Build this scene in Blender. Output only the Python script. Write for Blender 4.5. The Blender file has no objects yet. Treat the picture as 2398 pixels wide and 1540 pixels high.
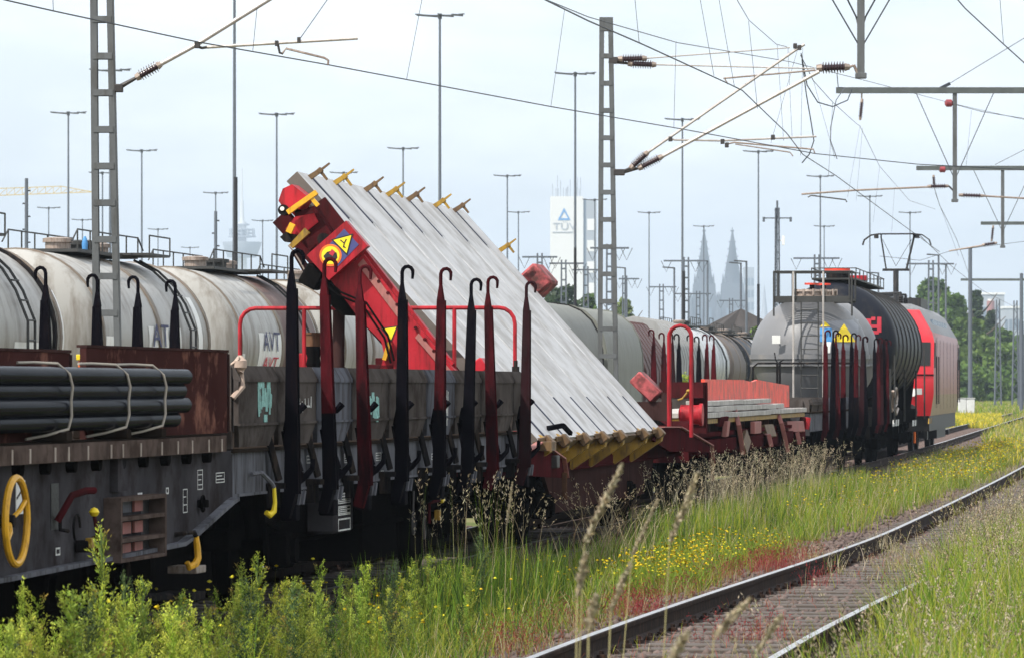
import bpy, math, random
import numpy as np
from mathutils import Vector, Matrix, Euler

# ------------------------------------------------------------------ camera, world, sun, exposure
SC = bpy.context.scene
COL = SC.collection
F = 11000.0            # focal length in picture units (picture 2398 x 1540), eye 1.7 m above the rails
CX, HZ = 1199.0, 905.0
EYE = 1.7
cam_d = bpy.data.cameras.new('camera')
cam_d.sensor_width = 36.0
cam_d.lens = 36.0 * F / 2398.0
cam_d.shift_y = (HZ - 770.0) / 2398.0
cam_d.clip_start = 0.5
cam_d.clip_end = 30000.0
cam_d.dof.use_dof = True
cam_d.dof.focus_distance = 48.0
cam_d.dof.aperture_fstop = 14.0
cam = bpy.data.objects.new('camera', cam_d)
cam.location = (0, 0, EYE)
cam.rotation_euler = (math.radians(90), 0, 0)
COL.objects.link(cam)
SC.camera = cam

SUN = Vector((-0.47, -0.42, 0.77)).normalized()
world = bpy.data.worlds.new('World')
SC.world = world
world.use_nodes = True
wn, wl = world.node_tree.nodes, world.node_tree.links
wn.clear()
w_out = wn.new('ShaderNodeOutputWorld')
w_bg = wn.new('ShaderNodeBackground')
w_bg.inputs['Strength'].default_value = 0.15
w_sky = wn.new('ShaderNodeTexSky')
w_sky.sky_type = 'NISHITA'
w_sky.sun_disc = False
w_sky.sun_elevation = math.asin(SUN.z)
w_sky.sun_rotation = math.atan2(SUN.x, SUN.y)
w_sky.air_density = 1.0
w_sky.dust_density = 2.0
w_sky.ozone_density = 1.5
# thin, even cloud veil over the whole dome
w_tc = wn.new('ShaderNodeTexCoord')
w_map = wn.new('ShaderNodeMapping')
w_map.inputs['Scale'].default_value = (1.0, 1.0, 3.0)
w_no = wn.new('ShaderNodeTexNoise')
w_no.inputs['Scale'].default_value = 14.0
w_no.inputs['Detail'].default_value = 6.0
w_no.inputs['Roughness'].default_value = 0.55
w_rmp = wn.new('ShaderNodeValToRGB')
w_rmp.color_ramp.elements[0].position = 0.36
w_rmp.color_ramp.elements[0].color = (0.58, 0.58, 0.58, 1)
w_rmp.color_ramp.elements[1].position = 0.66
w_rmp.color_ramp.elements[1].color = (0.95, 0.95, 0.95, 1)
w_mix = wn.new('ShaderNodeMixRGB')
w_mix.inputs['Color2'].default_value = (8.0, 8.3, 8.6, 1)
wl.new(w_tc.outputs['Generated'], w_map.inputs['Vector'])
wl.new(w_map.outputs['Vector'], w_no.inputs['Vector'])
wl.new(w_no.outputs['Fac'], w_rmp.inputs['Fac'])
wl.new(w_rmp.outputs['Color'], w_mix.inputs['Fac'])
wl.new(w_sky.outputs['Color'], w_mix.inputs['Color1'])
wl.new(w_mix.outputs['Color'], w_bg.inputs['Color'])
wl.new(w_bg.outputs['Background'], w_out.inputs['Surface'])

sun_d = bpy.data.lights.new('sun', 'SUN')
sun_d.energy = 4.8
sun_d.angle = math.radians(0.6)
sun_d.color = (1.0, 0.95, 0.87)
sun = bpy.data.objects.new('sun', sun_d)
sun.rotation_euler = SUN.to_track_quat('Z', 'Y').to_euler()
COL.objects.link(sun)

SC.view_settings.view_transform = 'Standard'
SC.view_settings.look = 'None'
SC.view_settings.exposure = 0.25
SC.view_settings.gamma = 1.0
SC.cycles.use_denoising = True
SC.cycles.max_bounces = 6
SC.cycles.diffuse_bounces = 3
SC.cycles.glossy_bounces = 3
SC.cycles.transmission_bounces = 2
SC.cycles.volume_bounces = 0
SC.cycles.transparent_max_bounces = 6
SC.cycles.sample_clamp_indirect = 6.0

rnd = random.Random(7)
nrg = np.random.default_rng(11)

# ------------------------------------------------------------------ materials
MATS = {}
def mat(name, base, rough=0.6, metal=0.0, vary=0.18, dirt=None, amt=0.45, scale=3.0, bump=0.15, spec=0.4, streak=True, fine=40.0):
    if name in MATS:
        return MATS[name]
    m = bpy.data.materials.new(name)
    m.use_nodes = True
    n, l = m.node_tree.nodes, m.node_tree.links
    b = n['Principled BSDF']
    b.inputs['Metallic'].default_value = metal
    b.inputs['Specular IOR Level'].default_value = spec
    tc = n.new('ShaderNodeTexCoord')
    oi = n.new('ShaderNodeObjectInfo')
    add = n.new('ShaderNodeVectorMath'); add.operation = 'ADD'
    mul = n.new('ShaderNodeMath'); mul.operation = 'MULTIPLY'; mul.inputs[1].default_value = 37.0
    l.new(oi.outputs['Random'], mul.inputs[0])
    l.new(tc.outputs['Object'], add.inputs[0]); l.new(mul.outputs[0], add.inputs[1])
    n1 = n.new('ShaderNodeTexNoise'); n1.inputs['Scale'].default_value = scale; n1.inputs['Detail'].default_value = 5
    l.new(add.outputs[0], n1.inputs['Vector'])
    r1 = n.new('ShaderNodeMapRange'); r1.inputs['From Min'].default_value = 0.3; r1.inputs['From Max'].default_value = 0.7
    r1.inputs['To Min'].default_value = 1 - vary; r1.inputs['To Max'].default_value = 1 + vary
    l.new(n1.outputs['Fac'], r1.inputs['Value'])
    mx = n.new('ShaderNodeMixRGB'); mx.blend_type = 'MULTIPLY'; mx.inputs['Fac'].default_value = 1
    mx.inputs['Color1'].default_value = (*base, 1)
    l.new(r1.outputs['Result'], mx.inputs['Color2'])
    tn = n.new('ShaderNodeMapRange'); tn.inputs['To Min'].default_value = 0.92; tn.inputs['To Max'].default_value = 1.08
    l.new(oi.outputs['Random'], tn.inputs['Value'])
    mt = n.new('ShaderNodeMixRGB'); mt.blend_type = 'MULTIPLY'; mt.inputs['Fac'].default_value = 1
    l.new(mx.outputs['Color'], mt.inputs['Color1']); l.new(tn.outputs['Result'], mt.inputs['Color2'])
    col = mt.outputs['Color']
    if dirt is not None:
        mp = n.new('ShaderNodeMapping'); mp.inputs['Scale'].default_value = (3.0, 3.0, 0.5) if streak else (1, 1, 1)
        l.new(add.outputs[0], mp.inputs['Vector'])
        n2 = n.new('ShaderNodeTexNoise'); n2.inputs['Scale'].default_value = scale * 1.3; n2.inputs['Detail'].default_value = 7
        n2.inputs['Roughness'].default_value = 0.65
        l.new(mp.outputs[0], n2.inputs['Vector'])
        r2 = n.new('ShaderNodeMapRange')
        r2.inputs['From Min'].default_value = 0.62 - 0.3 * amt; r2.inputs['From Max'].default_value = 0.75 - 0.2 * amt
        r2.inputs['To Max'].default_value = min(1.0, 0.55 + amt * 0.5)
        l.new(n2.outputs['Fac'], r2.inputs['Value'])
        m2 = n.new('ShaderNodeMixRGB'); m2.inputs['Color2'].default_value = (*dirt, 1)
        l.new(r2.outputs['Result'], m2.inputs['Fac']); l.new(col, m2.inputs['Color1'])
        col = m2.outputs['Color']
    l.new(col, b.inputs['Base Color'])
    n3 = n.new('ShaderNodeTexNoise'); n3.inputs['Scale'].default_value = fine; n3.inputs['Detail'].default_value = 4
    l.new(add.outputs[0], n3.inputs['Vector'])
    rr = n.new('ShaderNodeMapRange'); rr.inputs['To Min'].default_value = max(0.02, rough - 0.15); rr.inputs['To Max'].default_value = min(1, rough + 0.15)
    l.new(n3.outputs['Fac'], rr.inputs['Value']); l.new(rr.outputs['Result'], b.inputs['Roughness'])
    if bump:
        bp = n.new('ShaderNodeBump'); bp.inputs['Strength'].default_value = bump; bp.inputs['Distance'].default_value = 0.02
        l.new(n3.outputs['Fac'], bp.inputs['Height']); l.new(bp.outputs['Normal'], b.inputs['Normal'])
    MATS[name] = m
    return m

def tint_mat(name, rough=0.6, transl=0.35, gain=1.0):
    """Leaf and blade material: the plant's own colours come from a 'tint' attribute."""
    m = bpy.data.materials.new(name); m.use_nodes = True
    n, l = m.node_tree.nodes, m.node_tree.links
    b = n['Principled BSDF']; out = n['Material Output']
    at = n.new('ShaderNodeAttribute'); at.attribute_name = 'tint'
    b.inputs['Roughness'].default_value = rough
    b.inputs['Specular IOR Level'].default_value = 0.25
    l.new(at.outputs['Color'], b.inputs['Base Color'])
    tr = n.new('ShaderNodeBsdfTranslucent')
    l.new(at.outputs['Color'], tr.inputs['Color'])
    mx = n.new('ShaderNodeMixShader'); mx.inputs['Fac'].default_value = transl
    l.new(b.outputs[0], mx.inputs[1]); l.new(tr.outputs[0], mx.inputs[2]); l.new(mx.outputs[0], out.inputs['Surface'])
    MATS[name] = m
    return m

RUST = (0.11, 0.05, 0.03)
GRIME = (0.018, 0.016, 0.015)
mat('steel_dark', (0.014, 0.013, 0.014), 0.8, 0.2, dirt=(0.06, 0.045, 0.035), amt=0.4, spec=0.0)
mat('black_under', (0.006, 0.0055, 0.0055), 0.8, dirt=(0.012, 0.010, 0.008), amt=0.35, spec=0.0)
mat('wagon_grey', (0.050, 0.047, 0.051), 0.8, vary=0.35, dirt=(0.022, 0.017, 0.016), amt=0.5, scale=2.2, spec=0.0, streak=False)
mat('wagon_bluegrey', (0.13, 0.132, 0.148), 0.8, dirt=(0.03, 0.025, 0.023), amt=0.45, scale=2.5, spec=0.0)
mat('board_grey', (0.080, 0.069, 0.064), 0.8, vary=0.3, dirt=(0.036, 0.028, 0.024), amt=0.5, scale=2.4, spec=0.0, streak=False)
mat('board_blue', (0.10, 0.103, 0.12), 0.8, dirt=(0.04, 0.033, 0.03), amt=0.45, scale=2.2, spec=0.0)
mat('stake_black', (0.0055, 0.005, 0.0075), 0.8, 0.3, dirt=(0.018, 0.011, 0.010), amt=0.3, spec=0.0)
mat('stake_red', (0.062, 0.008, 0.011), 0.8, dirt=(0.014, 0.006, 0.007), amt=0.7, spec=0.0)
mat('stake_brown', (0.026, 0.010, 0.012), 0.8, dirt=(0.02, 0.014, 0.014), amt=0.5, spec=0.0)
mat('red_paint', (0.40, 0.020, 0.030), 0.45, dirt=(0.16, 0.016, 0.018), amt=0.6, scale=3.4, spec=0.15)
mat('red_bright', (0.80, 0.06, 0.03), 0.5, dirt=(0.25, 0.07, 0.04), amt=0.5, scale=2.6, streak=False)  # brightened to stand in for sunlight on the shaded side board
mat('red_dark', (0.062, 0.0105, 0.013), 0.8, dirt=(0.035, 0.012, 0.012), amt=0.65, scale=2.0, spec=0.0)
mat('red_chipped', (0.44, 0.085, 0.09), 0.7, dirt=(0.055, 0.020, 0.016), amt=0.80, scale=4.5, streak=False)
mat('rust_plate', (0.052, 0.021, 0.019), 0.8, dirt=(0.30, 0.14, 0.10), amt=0.30, scale=2.2, streak=False, spec=0.0)
mat('rust_lip', (0.10, 0.074, 0.064), 0.8, vary=0.3, dirt=(0.045, 0.032, 0.026), amt=0.55, scale=5.0, spec=0.0, streak=False)
mat('rust', (0.14, 0.075, 0.045), 0.8, dirt=(0.06, 0.032, 0.022), amt=0.6, scale=4.0, spec=0.0)
mat('rust_brown', (0.05, 0.026, 0.024), 0.8, dirt=(0.026, 0.015, 0.014), amt=0.5, scale=2.0, spec=0.0)
mat('pink_brown', (0.33, 0.12, 0.105), 0.7, dirt=(0.22, 0.10, 0.08), amt=0.5)
mat('yellow', (0.70, 0.36, 0.015), 0.45, dirt=(0.30, 0.15, 0.02), amt=0.35, scale=6)
mat('yellow_clean', (0.86, 0.63, 0.02), 0.5, vary=0.05)
mat('yellow_worn', (0.33, 0.19, 0.015), 0.6, dirt=(0.10, 0.06, 0.025), amt=0.5, scale=5)
mat('clamp_brown', (0.13, 0.075, 0.03), 0.65, dirt=(0.06, 0.035, 0.025), amt=0.5, scale=6)
mat('white_mark', (0.62, 0.62, 0.60), 0.6, vary=0.25, dirt=(0.2, 0.19, 0.18), amt=0.4, scale=14)
mat('white_plate', (0.74, 0.74, 0.71), 0.5, vary=0.06, dirt=(0.45, 0.43, 0.40), amt=0.2)
mat('turquoise', (0.25, 0.50, 0.46), 0.7, vary=0.3, dirt=(0.12, 0.16, 0.15), amt=0.5, scale=25)
mat('blue_sign', (0.055, 0.06, 0.18), 0.5, vary=0.1, dirt=(0.05, 0.05, 0.09), amt=0.3)
mat('orange_sign', (0.75, 0.15, 0.02), 0.5, vary=0.08)
mat('black_print', (0.02, 0.02, 0.02), 0.6, vary=0.05)
mat('navy_print', (0.03, 0.035, 0.10), 0.6, vary=0.05)
mat('red_print', (0.48, 0.03, 0.05), 0.6, vary=0.05)
mat('blue_print', (0.07, 0.26, 0.55), 0.6, vary=0.05)
mat('slab', (0.47, 0.465, 0.468), 0.55, vary=0.05, dirt=(0.30, 0.285, 0.27), amt=0.6, scale=1.6, bump=0.10, streak=False, spec=0.1)
mat('slab_edge', (0.13, 0.112, 0.098), 0.8, dirt=(0.12, 0.10, 0.085), amt=0.5)
mat('strap', (0.012, 0.014, 0.035), 0.6, vary=0.05)
mat('plank', (0.42, 0.40, 0.37), 0.75, dirt=(0.22, 0.20, 0.18), amt=0.5, scale=3)
mat('pipe', (0.008, 0.009, 0.014), 0.16, 0.0, vary=0.4, dirt=(0.012, 0.012, 0.016), amt=0.3, bump=0.02, spec=0.006)
mat('wire_beige', (0.34, 0.30, 0.25), 0.6)
mat('rope', (0.40, 0.30, 0.24), 0.8)
mat('timber', (0.022, 0.017, 0.014), 0.8, spec=0.0)
mat('tank_grey', (0.34, 0.33, 0.305), 0.42, vary=0.06, dirt=(0.17, 0.145, 0.115), amt=0.55, scale=0.9, bump=0.03)
mat('tank_band', (0.16, 0.13, 0.10), 0.6, vary=0.1, dirt=(0.16, 0.11, 0.08), amt=0.5)
mat('tank_rust', (0.105, 0.06, 0.05), 0.6, dirt=(0.26, 0.22, 0.19), amt=0.25, scale=1.2)
mat('silo_grey', (0.17, 0.172, 0.18), 0.42, vary=0.05, dirt=(0.24, 0.225, 0.21), amt=0.3, scale=1.2, bump=0.03, streak=False, spec=0.25)
mat('silo_panel', (0.20, 0.21, 0.235), 0.4, vary=0.04)
mat('tank_dark', (0.015, 0.017, 0.024), 0.42, 0.0, vary=0.12, dirt=(0.04, 0.037, 0.035), amt=0.35, scale=1.2, bump=0.04, spec=0.06)
mat('tank_rib', (0.05, 0.05, 0.05), 0.5, 0.2, dirt=(0.05, 0.04, 0.035), amt=0.4, spec=0.1)
mat('hopper_green', (0.17, 0.175, 0.15), 0.6, vary=0.08, dirt=(0.13, 0.125, 0.105), amt=0.5, scale=1.0)
mat('hopper_grey', (0.30, 0.30, 0.295), 0.6, vary=0.06, dirt=(0.2, 0.195, 0.18), amt=0.4, scale=1.0)
mat('hood_brown', (0.10, 0.05, 0.048), 0.65, dirt=(0.06, 0.035, 0.03), amt=0.5)
mat('tank_white', (0.46, 0.475, 0.485), 0.35, 0.2, vary=0.06, dirt=(0.34, 0.34, 0.33), amt=0.3, scale=1.0)
mat('tank_brown', (0.14, 0.11, 0.095), 0.6, dirt=(0.08, 0.06, 0.05), amt=0.5)
mat('railing_grey', (0.045, 0.045, 0.043), 0.6, 0.3)
mat('loco_red', (0.66, 0.022, 0.035), 0.32, vary=0.04, dirt=(0.40, 0.03, 0.03), amt=0.25, scale=1.0, bump=0.02)
mat('loco_side', (0.33, 0.15, 0.14), 0.35, 0.1, vary=0.06, dirt=(0.36, 0.22, 0.19), amt=0.35, scale=0.7, bump=0.02, spec=0.12)
mat('loco_low', (0.33, 0.25, 0.16), 0.45, vary=0.06, dirt=(0.34, 0.3, 0.2), amt=0.35, scale=0.8, spec=0.1)
mat('loco_dark', (0.025, 0.025, 0.028), 0.5, 0.2, dirt=(0.06, 0.05, 0.04), amt=0.4)
mat('roof_grey', (0.20, 0.20, 0.205), 0.5, 0.2, dirt=(0.1, 0.09, 0.08), amt=0.4)
mat('mast_grey', (0.10, 0.106, 0.11), 0.65, 0.1, vary=0.1, dirt=(0.06, 0.058, 0.052), amt=0.4, scale=2)
mat('mast_dark', (0.02, 0.02, 0.024), 0.6, 0.2)
mat('beam_grey', (0.085, 0.095, 0.092), 0.65, 0.1)
mat('tube_pale', (0.52, 0.48, 0.45), 0.4, 0.4, vary=0.1, dirt=(0.36, 0.32, 0.29), amt=0.4)
mat('insulator', (0.045, 0.022, 0.026), 0.25, vary=0.1, spec=0.6)
mat('fitting', (0.33, 0.27, 0.23), 0.55, 0.3, dirt=(0.16, 0.10, 0.07), amt=0.5, scale=8)
mat('fitting_dark', (0.055, 0.05, 0.048), 0.55, 0.4)
mat('insulator_red', (0.30, 0.05, 0.06), 0.35)
mat('cable', (0.04, 0.045, 0.055), 0.5, 0.5)
mat('pole_grey', (0.10, 0.115, 0.14), 0.6, 0.1, vary=0.06)
mat('lamp_grey', (0.06, 0.065, 0.07), 0.6, 0.2)
mat('concrete', (0.32, 0.31, 0.295), 0.85, dirt=(0.2, 0.19, 0.17), amt=0.4)
mat('cabinet', (0.60, 0.605, 0.60), 0.55, vary=0.05, dirt=(0.42, 0.41, 0.39), amt=0.3)
mat('sleeper', (0.085, 0.07, 0.06), 0.85, dirt=(0.07, 0.055, 0.045), amt=0.5, scale=3)
mat('rail_web', (0.028, 0.019, 0.016), 0.75, 0.2, dirt=(0.08, 0.045, 0.03), amt=0.4, scale=6, spec=0.05)
mat('rail_top', (0.52, 0.51, 0.51), 0.32, 0.9, vary=0.1, dirt=(0.25, 0.2, 0.17), amt=0.5, bump=0.02)
mat('stone', (0.115, 0.083, 0.072), 0.9, vary=0.55, dirt=(0.075, 0.05, 0.042), amt=0.5, scale=1.7, streak=False)
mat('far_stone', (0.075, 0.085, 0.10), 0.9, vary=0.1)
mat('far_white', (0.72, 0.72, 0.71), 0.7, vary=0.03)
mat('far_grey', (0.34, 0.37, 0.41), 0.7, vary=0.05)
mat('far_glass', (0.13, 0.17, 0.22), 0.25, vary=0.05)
mat('coal_heap', (0.045, 0.038, 0.035), 0.95, vary=0.3, dirt=(0.02, 0.018, 0.016), amt=0.5, scale=0.4, streak=False)
mat('bark', (0.09, 0.07, 0.055), 0.9)
mat('stem_green', (0.10, 0.15, 0.035), 0.7)
mat('crane_yellow', (0.50, 0.36, 0.10), 0.6)
tint_mat('leaf', 0.55, 0.35)
tint_mat('grass_blade', 0.6, 0.3)

# ------------------------------------------------------------------ mesh helpers
class MB:
    def __init__(self):
        self.v, self.f, self.mi, self.mats, self.cur = [], [], [], [], 0
    def use(self, m):
        m = MATS[m]
        if m not in self.mats:
            self.mats.append(m)
        self.cur = self.mats.index(m)
        return self
    def add(self, vs, fs):
        o = len(self.v)
        self.v += [tuple(p) for p in vs]
        self.f += [tuple(i + o for i in q) for q in fs]
        self.mi += [self.cur] * len(fs)
        return self
    def box(self, a, b):
        x0, y0, z0 = [min(a[i], b[i]) for i in range(3)]
        x1, y1, z1 = [max(a[i], b[i]) for i in range(3)]
        return self.add([(x0, y0, z0), (x1, y0, z0), (x1, y1, z0), (x0, y1, z0), (x0, y0, z1), (x1, y0, z1), (x1, y1, z1), (x0, y1, z1)],
                        [(0, 3, 2, 1), (4, 5, 6, 7), (0, 1, 5, 4), (1, 2, 6, 5), (2, 3, 7, 6), (3, 0, 4, 7)])
    def cbox(self, c, s, rot=None):
        """bevelled box, centre c, size s, optional 3x3 rotation"""
        h = [x / 2 for x in s]; e = min(h) * 0.18
        R = rot or Matrix.Identity(3)
        vs, idx = [], {}
        for sx in (-1, 1):
            for sy in (-1, 1):
                for sz in (-1, 1):
                    for k in range(3):
                        p = [sx * h[0], sy * h[1], sz * h[2]]
                        for j in range(3):
                            if j != k:
                                p[j] -= (sx, sy, sz)[j] * e
                        idx[(sx, sy, sz, k)] = len(vs)
                        vs.append(Vector(c) + R @ Vector(p))
        fs = []
        for k in range(3):
            a, b = [(1, 2), (2, 0), (0, 1)][k]
            for s0 in (-1, 1):
                q = []
                for (sa, sb) in ((-1, -1), (1, -1), (1, 1), (-1, 1)):
                    t = [0, 0, 0]; t[k] = s0; t[a] = sa; t[b] = sb
                    q.append(idx[(*t, k)])
                fs.append(q if s0 > 0 else q[::-1])
            for sa in (-1, 1):
                for sb in (-1, 1):
                    t0 = [0, 0, 0]; t0[k] = -1; t0[a] = sa; t0[b] = sb
                    t1 = list(t0); t1[k] = 1
                    q = [idx[(*t0, a)], idx[(*t1, a)], idx[(*t1, b)], idx[(*t0, b)]]
                    fs.append(q if sa * sb < 0 else q[::-1])
        for sx in (-1, 1):
            for sy in (-1, 1):
                for sz in (-1, 1):
                    q = [idx[(sx, sy, sz, k)] for k in range(3)]
                    fs.append(q if sx * sy * sz > 0 else q[::-1])
        return self.add(vs, fs)
    def beam(self, p0, p1, w, h=None, up=(0, 0, 1), w1=None, h1=None):
        """box bar from p0 to p1, w across, h along 'up'; may taper to w1, h1"""
        p0, p1 = Vector(p0), Vector(p1); h = h or w; w1 = w1 or w; h1 = h1 or h
        d = (p1 - p0).normalized(); up = Vector(up)
        s = d.cross(up)
        if s.length < 1e-4:
            s = d.cross(Vector((1, 0, 0)))
        s.normalize(); t = s.cross(d)
        vs = []
        for p, a, b in ((p0, w, h), (p1, w1, h1)):
            for (x, y) in ((-1, -1), (1, -1), (1, 1), (-1, 1)):
                vs.append(p + s * (x * a / 2) + t * (y * b / 2))
        return self.add(vs, [(3, 2, 1, 0), (4, 5, 6, 7), (0, 1, 5, 4), (1, 2, 6, 5), (2, 3, 7, 6), (3, 0, 4, 7)])
    def prof(self, p0, p1, prof, n=12):
        """surface of revolution about p0->p1; prof = [(t 0..1 along, radius)]"""
        p0, p1 = Vector(p0), Vector(p1); d = p1 - p0; dn = d.normalized()
        s = dn.orthogonal().normalized(); t = dn.cross(s)
        vs, fs = [], []
        for (a, r) in prof:
            for k in range(n):
                q = 2 * math.pi * k / n
                vs.append(p0 + d * a + (s * math.cos(q) + t * math.sin(q)) * r)
        for i in range(len(prof) - 1):
            for k in range(n):
                k2 = (k + 1) % n
                fs.append((i * n + k, i * n + k2, (i + 1) * n + k2, (i + 1) * n + k))
        if prof[0][1] > 1e-5:
            fs.append(tuple(range(n))[::-1])
        if prof[-1][1] > 1e-5:
            fs.append(tuple((len(prof) - 1) * n + k for k in range(n)))
        return self.add(vs, fs)
    def cyl(self, p0, p1, r, r1=None, n=10):
        return self.prof(p0, p1, [(0, r), (1, r if r1 is None else r1)], n)
    def tube(self, path, r, n=6, closed=False):
        P = [Vector(p) for p in path]; m = len(P)
        rs = r if isinstance(r, (list, tuple)) else [r] * m
        vs, fs = [], []
        prev = None
        for i, p in enumerate(P):
            a = P[(i - 1) % m] if (closed or i > 0) else p
            b = P[(i + 1) % m] if (closed or i < m - 1) else p
            d = (b - a).normalized()
            if prev is None:
                s = d.orthogonal().normalized()
            else:
                s = prev - d * prev.dot(d)
                s = s.normalized() if s.length > 1e-6 else d.orthogonal().normalized()
            prev = s; t = d.cross(s)
            for k in range(n):
                q = 2 * math.pi * k / n
                vs.append(p + (s * math.cos(q) + t * math.sin(q)) * rs[i])
        for i in range(m if closed else m - 1):
            j = (i + 1) % m
            for k in range(n):
                k2 = (k + 1) % n
                fs.append((i * n + k, i * n + k2, j * n + k2, j * n + k))
        if not closed:
            fs.append(tuple(range(n))[::-1]); fs.append(tuple((m - 1) * n + k for k in range(n)))
        return self.add(vs, fs)
    def prism(self, pts, ext):
        """polygon pts (3-D, planar) extruded by vector ext"""
        P = [Vector(p) for p in pts]; e = Vector(ext); n = len(P)
        nrm = Vector((0, 0, 0))
        for i in range(n):
            nrm += P[i].cross(P[(i + 1) % n])
        if nrm.dot(e) > 0:
            P = P[::-1]
        fs = [tuple(range(n)), tuple(range(2 * n - 1, n - 1, -1))]
        for i in range(n):
            j = (i + 1) % n
            fs.append((i, i + n, j + n, j))
        return self.add(P + [p + e for p in P], fs)
    def mesh(self, name, angle=42):
        me = bpy.data.meshes.new(name)
        me.from_pydata(self.v, [], self.f)
        for m in self.mats:
            me.materials.append(m)
        me.polygons.foreach_set('material_index', self.mi)
        me.polygons.foreach_set('use_smooth', [True] * len(me.polygons))
        me.update()
        me.set_sharp_from_angle(angle=math.radians(angle))
        return me
    def build(self, name, m=None, parent=None, loc=None):
        if m is not None:
            self.mats = [MATS[m]]; self.mi = [0] * len(self.f)
        o = bpy.data.objects.new(name, self.mesh(name))
        COL.objects.link(o)
        if parent is not None:
            o.parent = parent
        if loc is not None:
            o.location = loc
        return o

def each(b, name, m, parent):
    """build every connected piece of b as an object of its own"""
    n = len(b.v); par = list(range(n))
    def find(i):
        while par[i] != i:
            par[i] = par[par[i]]; i = par[i]
        return i
    for f in b.f:
        r0 = find(f[0])
        for i in f[1:]:
            par[find(i)] = r0
    groups = {}
    for k, f in enumerate(b.f):
        groups.setdefault(find(f[0]), []).append(k)
    out = []
    for ks in groups.values():
        q = MB(); ids = {}
        q.mats = list(b.mats)
        for k in ks:
            f = []
            for i in b.f[k]:
                if i not in ids:
                    ids[i] = len(q.v); q.v.append(b.v[i])
                f.append(ids[i])
            q.f.append(tuple(f)); q.mi.append(b.mi[k])
        out.append(q.build(name, m, parent))
    return out
def link_mesh(name, me, parent=None, loc=(0, 0, 0), rz=0.0, sc=1.0):
    o = bpy.data.objects.new(name, me); COL.objects.link(o)
    o.location = loc; o.rotation_euler = (0, 0, rz)
    o.scale = (sc, sc, sc) if not isinstance(sc, (tuple, list)) else sc
    if parent is not None:
        o.parent = parent
    return o
def tag(o, label, cat, group=None):
    o['label'] = label; o['category'] = cat
    if group:
        o['group'] = group
    return o
def thing(name, label, cat, loc=(0, 0, 0), rz=0.0, group=None):
    o = bpy.data.objects.new(name, None); COL.objects.link(o)
    o.location = loc; o.rotation_euler = (0, 0, rz); o.empty_display_size = 0.2
    return tag(o, label, cat, group)
def kind(o, k, label=None):
    o['kind'] = k
    if label:
        o['label'] = label
    return o
def copy_tree(o, loc=None, rz=None, parent=None, sc=None):
    c = o.copy(); COL.objects.link(c)
    c.parent = parent
    if loc is not None:
        c.location = loc
    if rz is not None:
        c.rotation_euler = (0, 0, rz)
    if sc is not None:
        c.scale = (sc, sc, sc)
    for ch in list(o.children):
        copy_tree(ch, parent=c)
    return c
def text(name, s, size, m, parent, M4, ext=0.002):
    cu = bpy.data.curves.new(name, 'FONT'); cu.body = s; cu.size = size; cu.extrude = ext
    cu.align_x = 'CENTER'; cu.align_y = 'CENTER'; cu.resolution_u = 3
    cu.materials.append(MATS[m])
    tmp = bpy.data.objects.new(name, cu); COL.objects.link(tmp)
    bpy.context.view_layer.update()
    me = bpy.data.meshes.new_from_object(tmp.evaluated_get(bpy.context.evaluated_depsgraph_get()))
    bpy.data.objects.remove(tmp)
    me.materials.clear(); me.materials.append(MATS[m])
    o = bpy.data.objects.new(name, me); COL.objects.link(o); o.parent = parent; o.matrix_local = M4
    return o

def W(px, py, Y):
    """the point at depth Y that the photograph shows at (px, py)"""
    return Vector(((px - CX) / F * Y, Y, EYE + (HZ - py) / F * Y))

# ------------------------------------------------------------------ track alignments (all bend slightly to the left)
CURV = 1.0e-4
def ctr(Y):
    return -3.09 + 0.1513 * (Y - 34.5) - CURV * (max(0.0, min(Y, 150.0) - 40.0) ** 2 + 220.0 * max(0.0, Y - 150.0))
def ctr2(Y):
    t = min(1.0, max(0.0, (Y - 30.0) / 26.0)); t = t * t * (3 - 2 * t)
    return ctr(Y) + 4.72 + 0.45 * t
def ctr3(Y):
    return -7.3 + 0.135 * (Y - 72.8) - 1.0e-4 * max(0.0, Y - 120.0) ** 2
def hd(c, Y):
    return math.atan2(c(Y + 0.5) - c(Y - 0.5), 1.0)
def off(c, Y, v):
    th = hd(c, Y)
    return Vector((c(Y) + v * math.cos(th), Y - v * math.sin(th), 0))

class Veh:
    """a rail vehicle: local x = towards the near side, y = along the track away from the camera, z = above rail top"""
    def __init__(s, name, label, Y0, L=10.0, c=ctr, group=None, cat='wagon'):
        s.Y0, s.c = Y0, c
        Ym = Y0 + L * 0.49
        s.th = math.atan2(c(Y0 + L * 0.9887) - c(Y0), L * 0.9887)
        s.o = thing(name, label, cat, (c(Y0), Y0, 0), -s.th, group)
        s.cl = s.loc(Vector((0, 0, 0)))
    def loc(s, p):
        d = Vector((p[0] - s.c(s.Y0), p[1] - s.Y0, p[2])); a = s.th
        return Vector((d.x * math.cos(a) - d.y * math.sin(a), d.x * math.sin(a) + d.y * math.cos(a), d.z))
    def at(s, px, py, v):
        """photo point on the plane local x = v"""
        dl = s.loc(Vector(((px - CX) / F, 1, 0))) - s.cl
        t = (v - s.cl.x) / dl.x
        return Vector((v, s.cl.y + t * dl.y, EYE + (HZ - py) / F * t))
    def cross(s, px, py, u):
        """photo point on the plane local y = u"""
        dl = s.loc(Vector(((px - CX) / F, 1, 0))) - s.cl
        t = (u - s.cl.y) / dl.y
        return Vector((s.cl.x + t * dl.x, u, EYE + (HZ - py) / F * t))

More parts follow.
